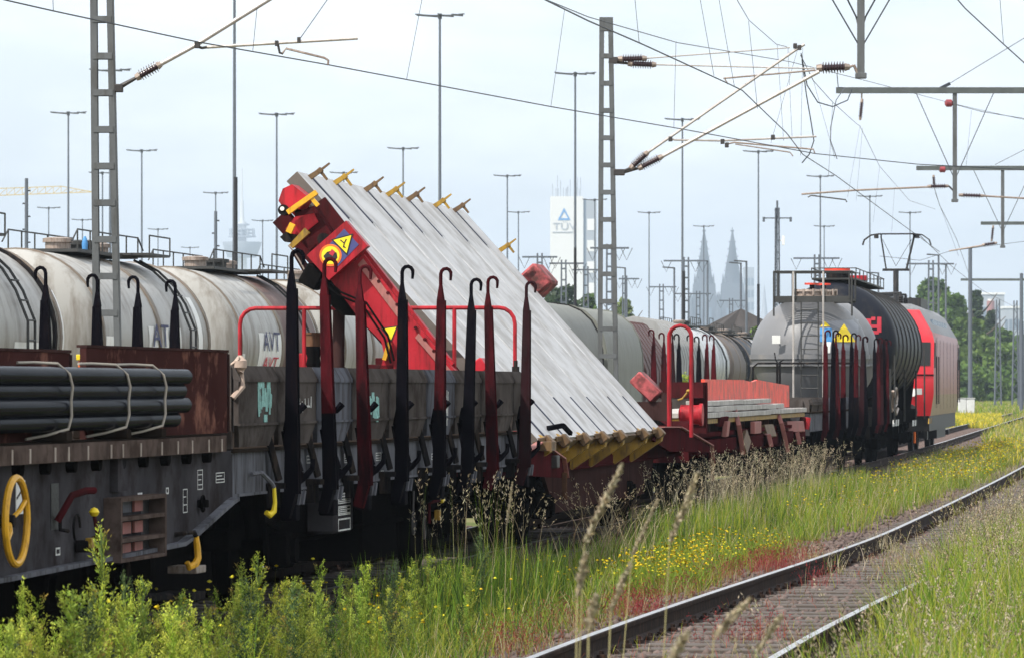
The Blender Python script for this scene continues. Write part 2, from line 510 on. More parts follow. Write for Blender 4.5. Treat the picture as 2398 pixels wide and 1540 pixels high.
# ------------------------------------------------------------------ setting: ground, ballast, tracks
def ground_mat(name, cols, scale, bump=0.4, stones=0.0):
    m = bpy.data.materials.new(name); m.use_nodes = True
    n, l = m.node_tree.nodes, m.node_tree.links
    b = n['Principled BSDF']; b.inputs['Roughness'].default_value = 0.95; b.inputs['Specular IOR Level'].default_value = 0.1
    tc = n.new('ShaderNodeTexCoord')
    n1 = n.new('ShaderNodeTexNoise'); n1.inputs['Scale'].default_value = scale; n1.inputs['Detail'].default_value = 8; n1.inputs['Roughness'].default_value = 0.7
    l.new(tc.outputs['Object'], n1.inputs['Vector'])
    r = n.new('ShaderNodeValToRGB'); e = r.color_ramp.elements
    while len(e) < len(cols):
        e.new(0.5)
    for i, c in enumerate(cols):
        e[i].position = 0.32 + 0.36 * i / max(1, len(cols) - 1); e[i].color = (*c, 1)
    l.new(n1.outputs['Fac'], r.inputs['Fac'])
    col = r.outputs['Color']
    hsrc = n1.outputs['Fac']
    if stones:
        vo = n.new('ShaderNodeTexVoronoi'); vo.inputs['Scale'].default_value = stones
        l.new(tc.outputs['Object'], vo.inputs['Vector'])
        mr = n.new('ShaderNodeMapRange'); mr.inputs['To Min'].default_value = 0.45; mr.inputs['To Max'].default_value = 1.5
        sp = n.new('ShaderNodeSeparateColor'); l.new(vo.outputs['Color'], sp.inputs[0]); l.new(sp.outputs[0], mr.inputs['Value'])
        mx = n.new('ShaderNodeMixRGB'); mx.blend_type = 'MULTIPLY'; mx.inputs['Fac'].default_value = 1
        l.new(col, mx.inputs['Color1']); l.new(mr.outputs['Result'], mx.inputs['Color2']); col = mx.outputs['Color']
        hsrc = vo.outputs['Distance']
    l.new(col, b.inputs['Base Color'])
    bp = n.new('ShaderNodeBump'); bp.inputs['Strength'].default_value = bump; bp.inputs['Distance'].default_value = 0.05
    l.new(hsrc, bp.inputs['Height']); l.new(bp.outputs['Normal'], b.inputs['Normal'])
    MATS[name] = m
ground_mat('ground', [(0.055, 0.08, 0.022), (0.11, 0.13, 0.04), (0.19, 0.17, 0.085), (0.10, 0.11, 0.04)], 0.35)
ground_mat('ballast', [(0.085, 0.06, 0.05), (0.14, 0.10, 0.085), (0.11, 0.085, 0.075)], 0.8, 0.8, 16.0)

g = MB()
g.add([(-5200, -60, -0.27), (5200, -60, -0.27), (5200, 9000, -0.27), (-5200, 9000, -0.27)], [(0, 1, 2, 3)])
kind(g.build('ground', 'ground'), 'structure')

def strip(name, c, Y0, Y1, ws, zs, m, step=2.5, jit=0.12):
    r = random.Random(len(name) + int(Y0))
    vs, fs = [], []
    n = int((Y1 - Y0) / step)
    for i in range(n + 1):
        Y = Y0 + (Y1 - Y0) * i / n
        for k, (w, z) in enumerate(zip(ws, zs)):
            e = (k in (0, len(ws) - 1))
            p = off(c, Y, w + (r.uniform(-jit, jit) if e else 0)); p.z = z
            vs.append(p)
    k = len(ws)
    for i in range(n):
        for j in range(k - 1):
            fs.append((i * k + j, i * k + j + 1, (i + 1) * k + j + 1, (i + 1) * k + j))
    b = MB(); b.add(vs, fs)
    return kind(b.build(name, m), 'structure')
strip('ballast_bed', ctr, -20, 420, [-2.1, -1.6, 1.6, 2.05], [-0.30, -0.19, -0.19, -0.30], 'ballast')
strip('ballast_bed', ctr2, -20, 420, [-2.15, -1.5, 1.5, 2.1], [-0.30, -0.185, -0.185, -0.30], 'ballast')
strip('ballast_bed', ctr3, -20, 420, [-3.0, -1.5, 1.5, 3.0], [-0.30, -0.19, -0.19, -0.30], 'ballast')

RAILP = [(-0.07, -0.158), (0.07, -0.158), (0.07, -0.146), (0.012, -0.122), (0.010, -0.048), (0.034, -0.036), (0.036, -0.008), (0.029, 0.0),
         (-0.029, 0.0), (-0.036, -0.008), (-0.034, -0.036), (-0.010, -0.048), (-0.012, -0.122), (-0.07, -0.146)]
def rail(c, v, Y0, Y1, parent, step=2.0):
    b = MB(); n = int((Y1 - Y0) / step); k = len(RAILP)
    vs = []
    for i in range(n + 1):
        Y = Y0 + (Y1 - Y0) * i / n
        for (x, z) in RAILP:
            p = off(c, Y, v + x); p.z = z; vs.append(p)
    b.use('rail_web'); b.add(vs, [])
    b.use('rail_top'); b.use('rail_web')
    for i in range(n):
        for j in range(k):
            j2 = (j + 1) % k
            b.f.append((i * k + j, i * k + j2, (i + 1) * k + j2, (i + 1) * k + j))
            b.mi.append(1 if j == 7 else 0)
    return b.build('rail', None, parent)
def sleeper_mesh():
    b = MB().use('sleeper')
    b.cbox((0, 0, -0.20), (2.5, 0.25, 0.09))
    b.use('rail_web')
    for v in (-0.7525, 0.7525):
        b.box((v - 0.17, -0.08, -0.157), (v + 0.17, 0.08, -0.152))
        for s in (-1, 1):
            b.cbox((v + s * 0.105, 0, -0.142), (0.06, 0.1, 0.035))
            b.cyl((v + s * 0.105, 0, -0.13), (v + s * 0.105, 0, -0.10), 0.018, n=6)
    return b.mesh('sleeper')
SLP = sleeper_mesh()
def track(c, Y0, Y1, S0, S1):
    t = bpy.data.objects.new('railway_track', None); COL.objects.link(t); t['kind'] = 'structure'
    rail(c, -0.7525, Y0, Y1, t); rail(c, 0.7525, Y0, Y1, t)
    Y = S0
    while Y < S1:
        p = off(c, Y, 0)
        o = link_mesh('sleeper', SLP, t, (p.x, p.y, rnd.uniform(-0.008, 0.006)), -hd(c, Y) + rnd.uniform(-0.012, 0.012))
        Y += 0.62
    return t
track(ctr2, -18, 420, 27, 120)
track(ctr, -18, 420, 24, 62)
track(ctr3, -18, 420, 60, 60)

# loose ballast stones: real small polyhedra
def stones(name, P, size, m='stone', label=None):
    N = len(P)
    base = np.array([(1, 0, 0), (-1, 0, 0), (0, 1, 0), (0, -1, 0), (0, 0, 1), (0, 0, -1), (.6, .6, .5), (-.6, .6, -.4), (.5, -.7, -.3), (-.5, -.6, .6)])
    fs0 = np.array([(0, 6, 4), (6, 2, 4), (2, 1, 4), (1, 9, 4), (9, 3, 4), (3, 0, 4), (0, 2, 6), (0, 5, 2), (2, 5, 7), (2, 7, 1), (7, 5, 1), (1, 5, 3), (1, 3, 9), (3, 5, 8), (8, 5, 0), (3, 8, 0)])
    j = nrg.uniform(0.7, 1.25, (N, 10, 1)) * base[None] * nrg.uniform(0.7, 1.3, (N, 1, 3))
    a = nrg.uniform(0, 6.28, N); ca, sa = np.cos(a)[:, None], np.sin(a)[:, None]
    x = j[:, :, 0] * ca - j[:, :, 1] * sa; y = j[:, :, 0] * sa + j[:, :, 1] * ca
    V = np.stack([x, y, j[:, :, 2] * 0.7], -1) * (np.asarray(size)[:, None, None]) + np.asarray(P)[:, None, :]
    Fc = fs0[None] + (np.arange(N) * 10)[:, None, None]
    me = np_mesh(name, V.reshape(-1, 3), Fc.reshape(-1, 3))
    me.materials.append(MATS[m])
    o = link_mesh(name, me); o['kind'] = 'stuff'
    if label:
        o['label'] = label
    return o
def np_mesh(name, V, Fc, tint=None):
    me = bpy.data.meshes.new(name)
    V = np.ascontiguousarray(V, dtype=np.float32); Fc = np.ascontiguousarray(Fc, dtype=np.int32)
    n, k = Fc.shape
    me.vertices.add(len(V)); me.vertices.foreach_set('co', V.ravel())
    me.loops.add(n * k); me.loops.foreach_set('vertex_index', Fc.ravel())
    me.polygons.add(n)
    me.polygons.foreach_set('loop_start', np.arange(0, n * k, k, dtype=np.int32))
    me.polygons.foreach_set('loop_total', np.full(n, k, dtype=np.int32))
    if tint is not None:
        a = me.attributes.new('tint', 'FLOAT_COLOR', 'POINT')
        c = np.ones((len(V), 4), dtype=np.float32); c[:, :3] = tint
        a.data.foreach_set('color', c.ravel())
    me.update(calc_edges=True)
    return me
def offs(c, Ys, vs, z):
    out = np.zeros((len(Ys), 3))
    for i, (Y, v) in enumerate(zip(Ys, vs)):
        p = off(c, Y, v); out[i] = (p.x, p.y, z)
    return out
NS = 15000
Ys = 26 + (nrg.random(NS) ** 1.5) * 60; vv = nrg.uniform(-2.0, 2.0, NS)
P = offs(ctr2, Ys, vv, -0.178); P[:, 2] += nrg.uniform(-0.015, 0.012, NS) - 0.06 * np.clip(np.abs(vv) - 1.5, 0, 1)
stones('ballast_stones', P, nrg.uniform(0.02, 0.05, NS), 'stone', 'loose brown ballast stones between and beside the empty track rails')
NS = 2500
Ys = 27 + nrg.random(NS) * 36; vv = nrg.uniform(-1.9, 1.9, NS)
stones('ballast_stones', offs(ctr, Ys, vv, -0.185), nrg.uniform(0.02, 0.045, NS), 'stone', 'loose ballast stones in the shade under the train')

# ------------------------------------------------------------------ rail vehicle components
def wheelset(o, u, r=0.46, m='black_under'):
    for s in (-1, 1):
        b = MB()
        b.prof((s * 0.69, u, r), (s * 0.82, u, r), [(0, r + 0.028), (0.2, r + 0.025), (0.25, r), (1, r - 0.006), (1.0, r - 0.08), (0.75, r - 0.1), (0.7, 0.15), (1.05, 0.13), (1.05, 0.0)], 22)
        b.build('wheel', m, o)
    b = MB(); b.cyl((-1.0, u, r), (1.0, u, r), 0.08, n=8); b.build('axle', m, o)
def axlebox(o, u, r=0.46, m='black_under', v=1.02):
    for s in (-1, 1):
        b = MB()
        b.cbox((s * v, u, r), (0.2, 0.26, 0.26)); b.cyl((s * (v + 0.08), u, r), (s * (v + 0.14), u, r), 0.1, n=12)
        for k in range(6):      # leaf spring
            w = 0.62 - 0.085 * k; z = r + 0.16 + 0.026 * (5 - k) * 0 + 0.024 * k
            b.tube([(s * v, u - w, z + 0.10 - 0.02 * k), (s * v, u - w * 0.5, z + 0.03), (s * v, u, z), (s * v, u + w * 0.5, z + 0.03), (s * v, u + w, z + 0.10 - 0.02 * k)], 0.014, 4)
        for e in (-1, 1):
            b.beam((s * v, u + e * 0.62, r + 0.22), (s * v, u + e * 0.66, r + 0.50), 0.05, 0.05)
            b.beam((s * (v - 0.06), u + e * 0.15, 0.30), (s * (v - 0.06), u + e * 0.3, 0.95), 0.03, 0.09)
        b.build('spring', m, o)
def buffers(o, u, s, m='black_under'):
    """s = -1 buffers at the near end, +1 at the far end"""
    for v in (-0.875, 0.875):
        b = MB()
        b.prof((v, u, 1.05), (v, u + s * 0.60, 1.05), [(0, 0.13), (0.5, 0.13), (0.5, 0.095), (0.93, 0.095), (0.95, 0.22), (1, 0.21), (1.0, 0)], 16)
        b.build('buffer', m, o)
    b = MB(); b.tube([(0, u, 1.0), (0, u + s * 0.3, 0.98), (0, u + s * 0.42, 0.9), (0.03, u + s * 0.4, 0.7)], 0.035, 6); b.build('coupling', m, o)
def underframe(o, u0, u1, hw, zt, m='black_under', sole='wagon_grey', depth=0.26):
    b = MB()
    for s in (-1, 1):
        b.box((s * (hw - 0.09), u0, zt - depth), (s * hw, u1, zt))
        b.box((s * (hw - 0.10), u0 + 0.01, zt - depth - 0.02), (s * (hw + 0.012), u1 - 0.01, zt - depth))
    each(b, 'solebar', sole, o)
    b = MB()
    for s in (-1, 1):
        b.box((s * 0.25, u0 + 0.1, zt - 0.42), (s * 0.42, u1 - 0.1, zt - 0.02))
    n = max(2, int((u1 - u0) / 1.7))
    for i in range(n + 1):
        u = u0 + 0.1 + (u1 - u0 - 0.2) * i / n
        b.box((-hw + 0.1, u - 0.05, zt - 0.24), (hw - 0.1, u + 0.05, zt - 0.03))
    for k in range(3):
        u = u0 + (u1 - u0) * (0.35 + 0.12 * k)
        b.cyl((-0.6, u, zt - 0.55), (-0.2, u + 0.5, zt - 0.55), 0.16, n=10)
    b.tube([(0.6, u0 + 1.4, 0.55), (0.6, (u0 + u1) / 2, 0.42), (0.6, u1 - 1.4, 0.55)], 0.025, 6)
    b.tube([(0.75, u0 + 2.4, 0.5), (0.75, u1 - 2.4, 0.48)], 0.02, 6)
    b.build('underframe', m, o)
def dark_pan(o, u0, u1, hw, z0, z1, m='black_under'):
    """brake gear, tanks and rigging hanging under the floor"""
    b = MB(); r = random.Random(int(u1 * 10))
    n = int((u1 - u0) * 1.6)
    for i in range(n):
        u = r.uniform(u0, u1); v = r.uniform(-hw, hw)
        b.cbox((v, u, r.uniform(z0, z1)), (r.uniform(0.05, 0.35), r.uniform(0.08, 0.6), r.uniform(0.05, 0.28)))
    b.build('brake_gear', m, o)['kind'] = 'stuff'

HOOK = []
def stake(parent, u, v, side, z0=0.92, z1=2.44, m='stake_black', m2=None, lean=0.0, split=1.5, spike=False):
    """one side stake: tapered box with forged hook on top, opening outwards"""
    b = MB().use(m2 or m)
    w0, d0, w1, d1 = (0.115, 0.095, 0.078, 0.060) if not spike else (0.17, 0.155, 0.07, 0.052)
    def sec(z):
        t = (z - z0) / (z1 - z0)
        return (v + lean * t, w0 + (w1 - w0) * t, d0 + (d1 - d0) * t)
    zs = [z0, split, z1] if m2 else [z0, z1]
    for a, c in zip(zs[:-1], zs[1:]):
        b.use((m2 if a == z0 else m) if m2 else m)
        va, wa, da = sec(a); vc, wc, dc = sec(c)
        b.beam((va, u, a), (vc, u, c), wa, da, up=(1, 0, 0), w1=wc, h1=dc)
        for s in (-1, 1):       # flange lips
            b.beam((va + side * da * 0.5, u + s * wa * 0.42, a), (vc + side * dc * 0.5, u + s * wc * 0.42, c), 0.018, 0.022, up=(1, 0, 0))
    # foot bends in under the sill
    b.use(m2 or m)
    b.beam((v, u, z0 + 0.03), (v - side * 0.05, u, z0 - 0.17), w0 * 0.95, d0 * 0.9, up=(1, 0, 0), w1=0.09, h1=0.075)
    b.use(m)
    vt = v + lean
    b.beam((vt, u, z1), (vt, u, z1 + 0.13), 0.078, 0.06, up=(1, 0, 0), w1=0.03, h1=0.028)
    hk = [(vt, u, z1 + 0.1), (vt, u, z1 + 0.2)]
    for k in range(7):
        a = math.pi - math.pi * 1.08 * k / 6
        hk.append((vt + side * (0.045 + 0.045 * math.cos(a)), u, z1 + 0.225 + 0.05 * math.sin(a)))
    hk.append((vt + side * 0.085, u, z1 + 0.17))
    b.tube(hk, [0.016] * (len(hk) - 2) + [0.014, 0.011], 7)
    return b.build('stake', None, parent)

def latch(parent, u, v, z=1.5):
    b = MB().use('stake_black')
    b.tube([(v, u, z - 0.12), (v + 0.02, u + 0.02, z), (v + 0.09, u + 0.05, z + 0.02), (v + 0.13, u + 0.07, z + 0.07)], [0.022, 0.024, 0.026, 0.030], 6)
    b.beam((v + 0.0, u, z - 0.12), (v + 0.035, u + 0.02, z - 0.35), 0.05, 0.05)
    b.beam((v + 0.02, u - 0.05, z - 0.10), (v + 0.10, u + 0.06, z - 0.42), 0.045, 0.03)
    b.beam((v + 0.10, u + 0.06, z - 0.42), (v + 0.06, u + 0.05, z - 0.62), 0.05, 0.05)
    b.tube([(v + 0.04, u + 0.1, z - 0.52), (v + 0.12, u + 0.14, z - 0.46), (v + 0.17, u + 0.16, z - 0.40), (v + 0.175, u + 0.17, z - 0.33)], [0.03, 0.026, 0.022, 0.02], 6)
    b.cbox((v + 0.03, u + 0.03, z - 0.72), (0.12, 0.16, 0.12))
    b.use('wagon_bluegrey')
    b.beam((v + 0.105, u - 0.03, z - 0.66), (v + 0.115, u + 0.0, z - 0.56), 0.02, 0.02)
    b.beam((v + 0.115, u + 0.07, z - 0.66), (v + 0.125, u + 0.1, z - 0.56), 0.02, 0.02)
    b.beam((v + 0.055, u - 0.03, z - 0.16), (v + 0.115, u + 0.05, z - 0.36), 0.012, 0.012)
    return b.build('latch', None, parent)

def frame_mark(parent, v, u0, z0, u1, z1, t=0.008, rows=0, m='white_mark'):
    """stencilled white frame with rows, 2 mm proud of the plate"""
    b = MB()
    e = 0.002
    for (a0, c0, a1, c1) in ((u0, z0, u1, z0 + t), (u0, z1 - t, u1, z1), (u0, z0 + t, u0 + t, z1 - t), (u1 - t, z0 + t, u1, z1 - t)):
        b.box((v, a0, c0), (v + e, a1, c1))
    for k in range(rows):
        z = z0 + (z1 - z0) * (k + 1) / (rows + 1)
        b.box((v, u0 + t * 2, z - t * 0.5), (v + e, u1 - t * 2 - (u1 - u0) * 0.25 * (k % 2), z + t * 0.5))
    return b.build('marking', m, parent)

# ------------------------------------------------------------------ flat wagon carrying pipes (left edge of the picture)
fw = Veh('flat_wagon', 'dark grey heavy flat wagon with yellow handwheel, at left in front', 20.0, 12.0)
o = fw.o
VD = 1.58
ue = fw.at(540, 1025, VD).y
b = MB()
zt, zb = 1.372, 1.265
lip = [(VD, -4), (VD, ue - 0.22)] + [(VD - 0.26 + 0.26 * math.cos(a), ue - 0.22 + 0.5 * math.sin(a)) for a in (0.3, 0.6, 0.9, 1.2, 1.5)] + [(1.0, ue + 0.62), (-1.0, ue + 0.62), (-VD, ue), (-VD, -4)]
b.prism([(x, y, zb) for x, y in lip], (0, 0, zt - zb))
b.build('deck', 'rust_lip', o)
b = MB()
dk = [(x * 0.985, y - 0.02, zt + 0.002) for x, y in lip]
b.prism(dk, (0, 0, 0.006)); b.build('deck_planking', 'timber', o)
VS = 1.50
def fs(px, py):
    return fw.at(px, py, VS)
sp = [fs(0, 1350), fs(415, 1268), fs(442, 1248), fs(530, 1170), fs(541, 1163)]
pts = [(VS, -4, sp[0].z)] + [(VS, p.y, p.z) for p in sp] + [(VS, sp[-1].y, zb), (VS, -4, zb)]
b = MB(); b.prism(pts, (-0.025, 0, 0)); b.build('side_frame', 'wagon_grey', o)
b = MB()
for a, c in zip(pts[:5], pts[1:6]):
    b.beam((VS - 0.02, a[1], a[2] - 0.012), (VS - 0.02, c[1], c[2] - 0.012), 0.16, 0.026, up=(0, 0, 1))
b.build('bottom_flange', 'wagon_bluegrey', o)
b = MB(); b.box((-VS, -4, 0.66), (-VS + 0.03, ue - 1.5, zb)); b.build('side_frame', 'wagon_grey', o)
b = MB()
for i in range(14):
    u = ue - 0.5 - i * 0.62
    b.cyl((VS, u, zb - 0.02), (VS + 0.05, u, zb - 0.02), 0.05, n=12)
    b.use('steel_dark')
each(b, 'lashing_ring', 'black_under', o)
b = MB()
r = random.Random(3)
for i in range(16):
    u = ue - 0.25 - i * 0.47 + r.uniform(-0.1, 0.1)
    b.box((VD, u, zb + 0.004), (VD + 0.004, u + 0.035, zt - 0.02))
each(b, 'weld_mark', 'fitting', o)
# handwheel
hc = fw.at(38, 1219, 1.64)
b = MB()
R = 0.238
b.tube([(1.64, hc.y + R * math.cos(a), hc.z + R * math.sin(a)) for a in [2 * math.pi * k / 36 for k in range(36)]], 0.021, 8, closed=True)
hw_o = b.build('handwheel', 'yellow', o)
b = MB()
for a in (0.5, 0.5 + math.pi):
    b.tube([(1.60, hc.y, hc.z), (1.635, hc.y + 0.12 * math.cos(a), hc.z + 0.12 * math.sin(a)), (1.64, hc.y + R * math.cos(a), hc.z + R * math.sin(a))], 0.014, 6)
each(b, 'spoke', 'yellow', hw_o)
b = MB(); b.cyl((1.48, hc.y, hc.z), (1.63, hc.y, hc.z), 0.035, n=10); b.build('spindle', 'steel_dark', hw_o)
p = fs(46, 1165)
b = MB(); b.box((VS + 0.002, p.y - 0.10, p.z - 0.09), (VS + 0.006, p.y + 0.10, p.z + 0.10)); b.build('label_plate', 'white_plate', o)
b = MB()
for k in (-0.04, 0.03):
    b.beam((VS + 0.008, p.y - 0.09, p.z + k - 0.03), (VS + 0.008, p.y + 0.09, p.z + k + 0.04), 0.004, 0.012)
each(b, 'label_stripe', 'black_print', o)
# lever in its slot
p = fs(127, 1183)
b = MB(); b.box((VS + 0.002, p.y - 0.09, p.z - 0.14), (VS + 0.005, p.y + 0.09, p.z + 0.13)); b.build('lever_slot', 'black_print', o)
b = MB()
b.tube([(VS + 0.02, p.y - 0.01, p.z - 0.09), (VS + 0.06, p.y + 0.0, p.z - 0.02), (VS + 0.10, p.y + 0.03, p.z + 0.06), (VS + 0.16, p.y + 0.12, p.z + 0.085), (VS + 0.19, p.y + 0.20, p.z + 0.085)], 0.021, 8)
b.build('brake_lever', 'red_dark', o)
b = MB(); b.tube([(VS + 0.03, p.y + 0.02, p.z - 0.07), (VS + 0.03, p.y + 0.02, p.z - 0.14), (VS + 0.05, p.y + 0.13, p.z - 0.15)], 0.012, 6); b.build('lever_guard', 'steel_dark', o)
# brake valve with yellow knob
p = fs(182, 1198)
b = MB(); b.prof((VS + 0.10, p.y, p.z - 0.03), (VS + 0.10, p.y, p.z + 0.03), [(0, 0.0), (0.15, 0.02), (0.5, 0.032), (0.85, 0.02), (1, 0)], 10); b.build('valve_knob', 'yellow_clean', o)
b = MB()
b.tube([(VS + 0.10, p.y, p.z - 0.02), (VS + 0.11, p.y + 0.03, p.z - 0.12), (VS + 0.10, p.y + 0.07, p.z - 0.18)], 0.013, 6)
b.tube([(VS + 0.08, p.y + 0.06, p.z - 0.15), (VS + 0.1, p.y + 0.10, p.z - 0.24), (VS + 0.1, p.y + 0.12, p.z - 0.34)], 0.019, 6)
b.build('valve_handle', 'red_dark', o)
b = MB()
b.tube([(VS + 0.03, p.y - 0.14 + 0.08 * math.cos(a), p.z - 0.09 + 0.08 * math.sin(a)) for a in [0.3 * k for k in range(15)]], 0.008, 5)
b.cbox((VS + 0.05, p.y - 0.04, p.z - 0.2), (0.08, 0.14, 0.07)); b.build('valve_body', 'steel_dark', o)
b = MB(); b.cbox((VS + 0.09, p.y - 0.06, p.z - 0.18), (0.04, 0.08, 0.06)); b.build('valve_tag', 'yellow_worn', o)
# rack box with pink panels behind its bars
a0, a1 = fs(243, 1165), fs(350, 1300)
u0, u1, z1, z0 = a0.y, a1.y, a0.z, a1.z + 0.0
dp = 0.11
b = MB()
b.box((VS + 0.001, u0 - 0.01, z0), (VS + dp, u0 + 0.03, z1)); b.box((VS + 0.001, u1 - 0.03, z0), (VS + dp, u1 + 0.01, z1))
b.box((VS + 0.001, u0 + 0.03, z1 - 0.025), (VS + dp, u1 - 0.03, z1)); b.box((VS + 0.001, u0 + 0.03, z0), (VS + dp, u1 - 0.03, z0 + 0.02))
for k in (1, 2):
    z = z0 + (z1 - z0) * k / 3
    b.box((VS + 0.02, u0 + 0.03, z - 0.012), (VS + dp - 0.004, u1 - 0.03, z + 0.012))
rack = b.build('rack_box', 'rust_lip', o)
b = MB().use('pink_brown')
for k in range(3):
    za, zc = z0 + (z1 - z0) * k / 3 + 0.03, z0 + (z1 - z0) * (k + 1) / 3 - 0.03
    b.use('wagon_bluegrey' if k == 2 else 'pink_brown'); b.box((VS + 0.004, u0 + 0.04, za), (VS + 0.02, u0 + (u1 - u0) * 0.52, zc))
    b.use('pink_brown'); b.box((VS + 0.004, u0 + (u1 - u0) * 0.60, za), (VS + 0.02, u0 + (u1 - u0) * 0.78, zc))
each(b, 'rack_panel', None, rack)
b = MB().use('black_print'); b.box((VS + 0.001, u0 + (u1 - u0) * 0.8, z0 + 0.03), (VS + 0.003, u1 - 0.03, z1 - 0.03)); b.build('rack_opening', None, rack)
# yellow hook hanging below the sill
p0 = fw.at(455, 1255, 1.56)
b = MB(); b.tube([(1.5, p0.y - 0.32, p0.z + 0.02), (1.56, p0.y - 0.3, p0.z + 0.03), (1.57, p0.y - 0.05, p0.z + 0.03), (1.57, p0.y, p0.z)], 0.016, 6); b.build('step_bracket', 'steel_dark', o)
b = MB()
b.tube([(1.57, p0.y, p0.z), (1.575, p0.y + 0.02, p0.z - 0.08), (1.58, p0.y + 0.02, p0.z - 0.14), (1.57, p0.y - 0.01, p0.z - 0.18), (1.54, p0.y - 0.06, p0.z - 0.20), (1.53, p0.y - 0.08, p0.z - 0.165)], [0.02, 0.024, 0.024, 0.026, 0.024, 0.018], 7)
b.build('uncoupling_handle', 'yellow', o)
for (x0, y0, x1, y1, rows) in ((462, 1098, 474, 1146, 3), (505, 1104, 525, 1130, 2), (428, 1143, 438, 1200, 2), (195, 1145, 212, 1155, 0), (322, 1152, 332, 1160, 0), (130, 1280, 140, 1300, 0), (388, 1140, 394, 1156, 0)):
    q0, q1 = fs(x0, y1), fs(x1, y0)
    frame_mark(o, VS + 0.001, q0.y, q0.z, q1.y, q1.z, 0.006 if rows else 0.01, rows)
p = fs(465, 1178)
b = MB(); b.tube([(VS + 0.03, p.y + 0.05 * math.cos(a), p.z + 0.05 * math.sin(a)) for a in [0.5 * k for k in range(12)]], 0.01, 5); b.cbox((VS + 0.03, p.y, p.z), (0.06, 0.10, 0.05)); b.build('drain_cock', 'black_under', o)
b = MB(); p = fs(275, 1110); b.box((VS + 0.001, p.y - 0.2, p.z - 0.10), (VS + 0.05, p.y + 0.06, p.z + 0.10)); b.build('hinge_block', 'wagon_grey', o)
underframe(o, -4, ue + 0.5, 1.40, 1.24, sole='black_under', depth=0.3)
for u in (ue - 1.6, ue - 3.3, ue - 5.0, ue - 8.4):
    wheelset(o, u); axlebox(o, u, v=1.08)
dark_pan(o, 0, ue - 0.2, 1.1, 0.35, 0.9)
for ub in (ue - 5.7, ue - 11.0):
    b = MB()
    for s in (-1, 1):
        b.prism([(s * 1.0, ub, 0.30), (s * 1.0, ub + 4.9, 0.30), (s * 1.0, ub + 5.1, 0.75), (s * 1.0, ub + 4.4, 0.92), (s * 1.0, ub + 0.6, 0.92), (s * 1.0, ub - 0.2, 0.75)], (s * -0.07, 0, 0))
    b.box((-0.93, ub + 0.3, 0.16), (0.93, ub + 4.6, 0.62)); b.build('bogie_frame', 'black_under', o)  # solid box between the bogie sides added to darken the underside
buffers(o, ue + 0.6, 1)
b = MB(); b.tube([(1.3, ue - 1.9, 0.62), (1.32, ue - 1.85, 0.35), (1.3, ue - 0.5, 0.30)], 0.03, 6); b.box((1.2, ue - 0.6, 0.28), (1.45, ue - 0.2, 0.33)); b.build('step', 'steel_dark', o)
b = MB(); p = fw.at(550, 1330, 1.3); b.cbox((1.3, ue - 0.1, 0.47), (0.2, 0.3, 0.05)); b.build('foot_tread', 'fitting', o)

# rusty side walls standing on the flat wagon
def plate_thing(name, label, x0, x1, yt, v, cat):
    a, c = fw.at(x0, yt, v), fw.at(x1, yt, v)
    t = thing(name, label, cat, fw.o.location, -fw.th)
    z1 = c.z
    b = MB(); b.box((v - 0.04, a.y, 1.383), (v, c.y, z1)); b.build('wall', 'rust_plate', t)
    b = MB(); b.box((v - 0.06, a.y - 0.003, z1 + 0.001), (v + 0.006, c.y + 0.003, z1 + 0.018)); b.build('rim', 'rust_brown', t)
    b = MB(); b.box((v - 0.9, c.y - 0.04, 1.383), (v - 0.045, c.y - 0.004, z1 - 0.002)); b.build('end_wall', 'rust_plate', t)
    b = MB()
    b.box((v + 0.001, c.y - 0.03, 1.39), (v + 0.012, c.y - 0.001, z1 - 0.01)); b.build('corner_strip', 'rust_brown', t)
    return t
plate_thing('steel_trough', 'long rusty brown steel trough behind the bundled pipes, right one', 202, 534, 825, 1.40, 'trough')
plate_thing('steel_trough', 'shorter rusty brown steel trough behind the pipes, cut by left picture edge', -160, 165, 826, 1.40, 'trough')
t = thing('marker_lamp', 'small yellow and orange marker between the two rusty troughs', 'marker', fw.o.location, -fw.th)
p = fw.at(193, 840, 1.30)
b = MB(); b.cbox((1.30, p.y, p.z + 0.01), (0.05, 0.12, 0.035)); b.build('cap', 'yellow_clean', t)
b = MB(); b.cbox((1.30, p.y, p.z - 0.05), (0.035, 0.08, 0.08)); b.build('body', 'orange_sign', t)
b = MB(); b.box((1.28, p.y - 0.02, 1.383), (1.32, p.y + 0.02, p.z - 0.09)); b.build('stand', 'rust_brown', t)

# dark pipes strapped in a bundle
PIPE_W = ['top', 'second', 'third', 'bottom']
pe = fw.at(436, 900, 1.55).y
rd = 0.052
for k in range(4):
    for j in range(2):
        v = 1.545 - 0.03 * (k % 2) - j * 0.106 + (0.012 if k == 1 else 0)
        z = 1.44 + rd + (3 - k) * 0.091
        e = pe - (0.02, 0.10, 0.04, 0.22)[k] - 0.05 * j
        b = MB(); mid = -3.0
        b.prof((v, mid, z), (v, e, z), [(0, rd), (1, rd), (1, rd - 0.008), (0.985, rd - 0.008), (0.985, 0)], 18)
        b.mats = [MATS['pipe']]
        po = b.build('steel_pipe', 'pipe', None); po.location = fw.o.location; po.rotation_euler = (0, 0, -fw.th)
        tag(po, 'long dark steel pipe, %s row of the bundle, %s' % (PIPE_W[k], 'outer side' if j == 0 else 'inner side against rusty trough'), 'pipe', 'dark pipes strapped on the flat wagon')
for k, x in enumerate((120, 262, 345)):
    u = fw.at(x, 1000, 1.5).y
    b = MB(); b.cbox((1.44, u, 1.411), (0.34, 0.12, 0.055)); bo = b.build('timber_block', 'timber', None)
    bo.location = fw.o.location; bo.rotation_euler = (0, 0, -fw.th)
    tag(bo, 'dark timber bearer under the pipe bundle, %s from the left' % ('first', 'second', 'third')[k], 'timber', 'bearers under the pipes')
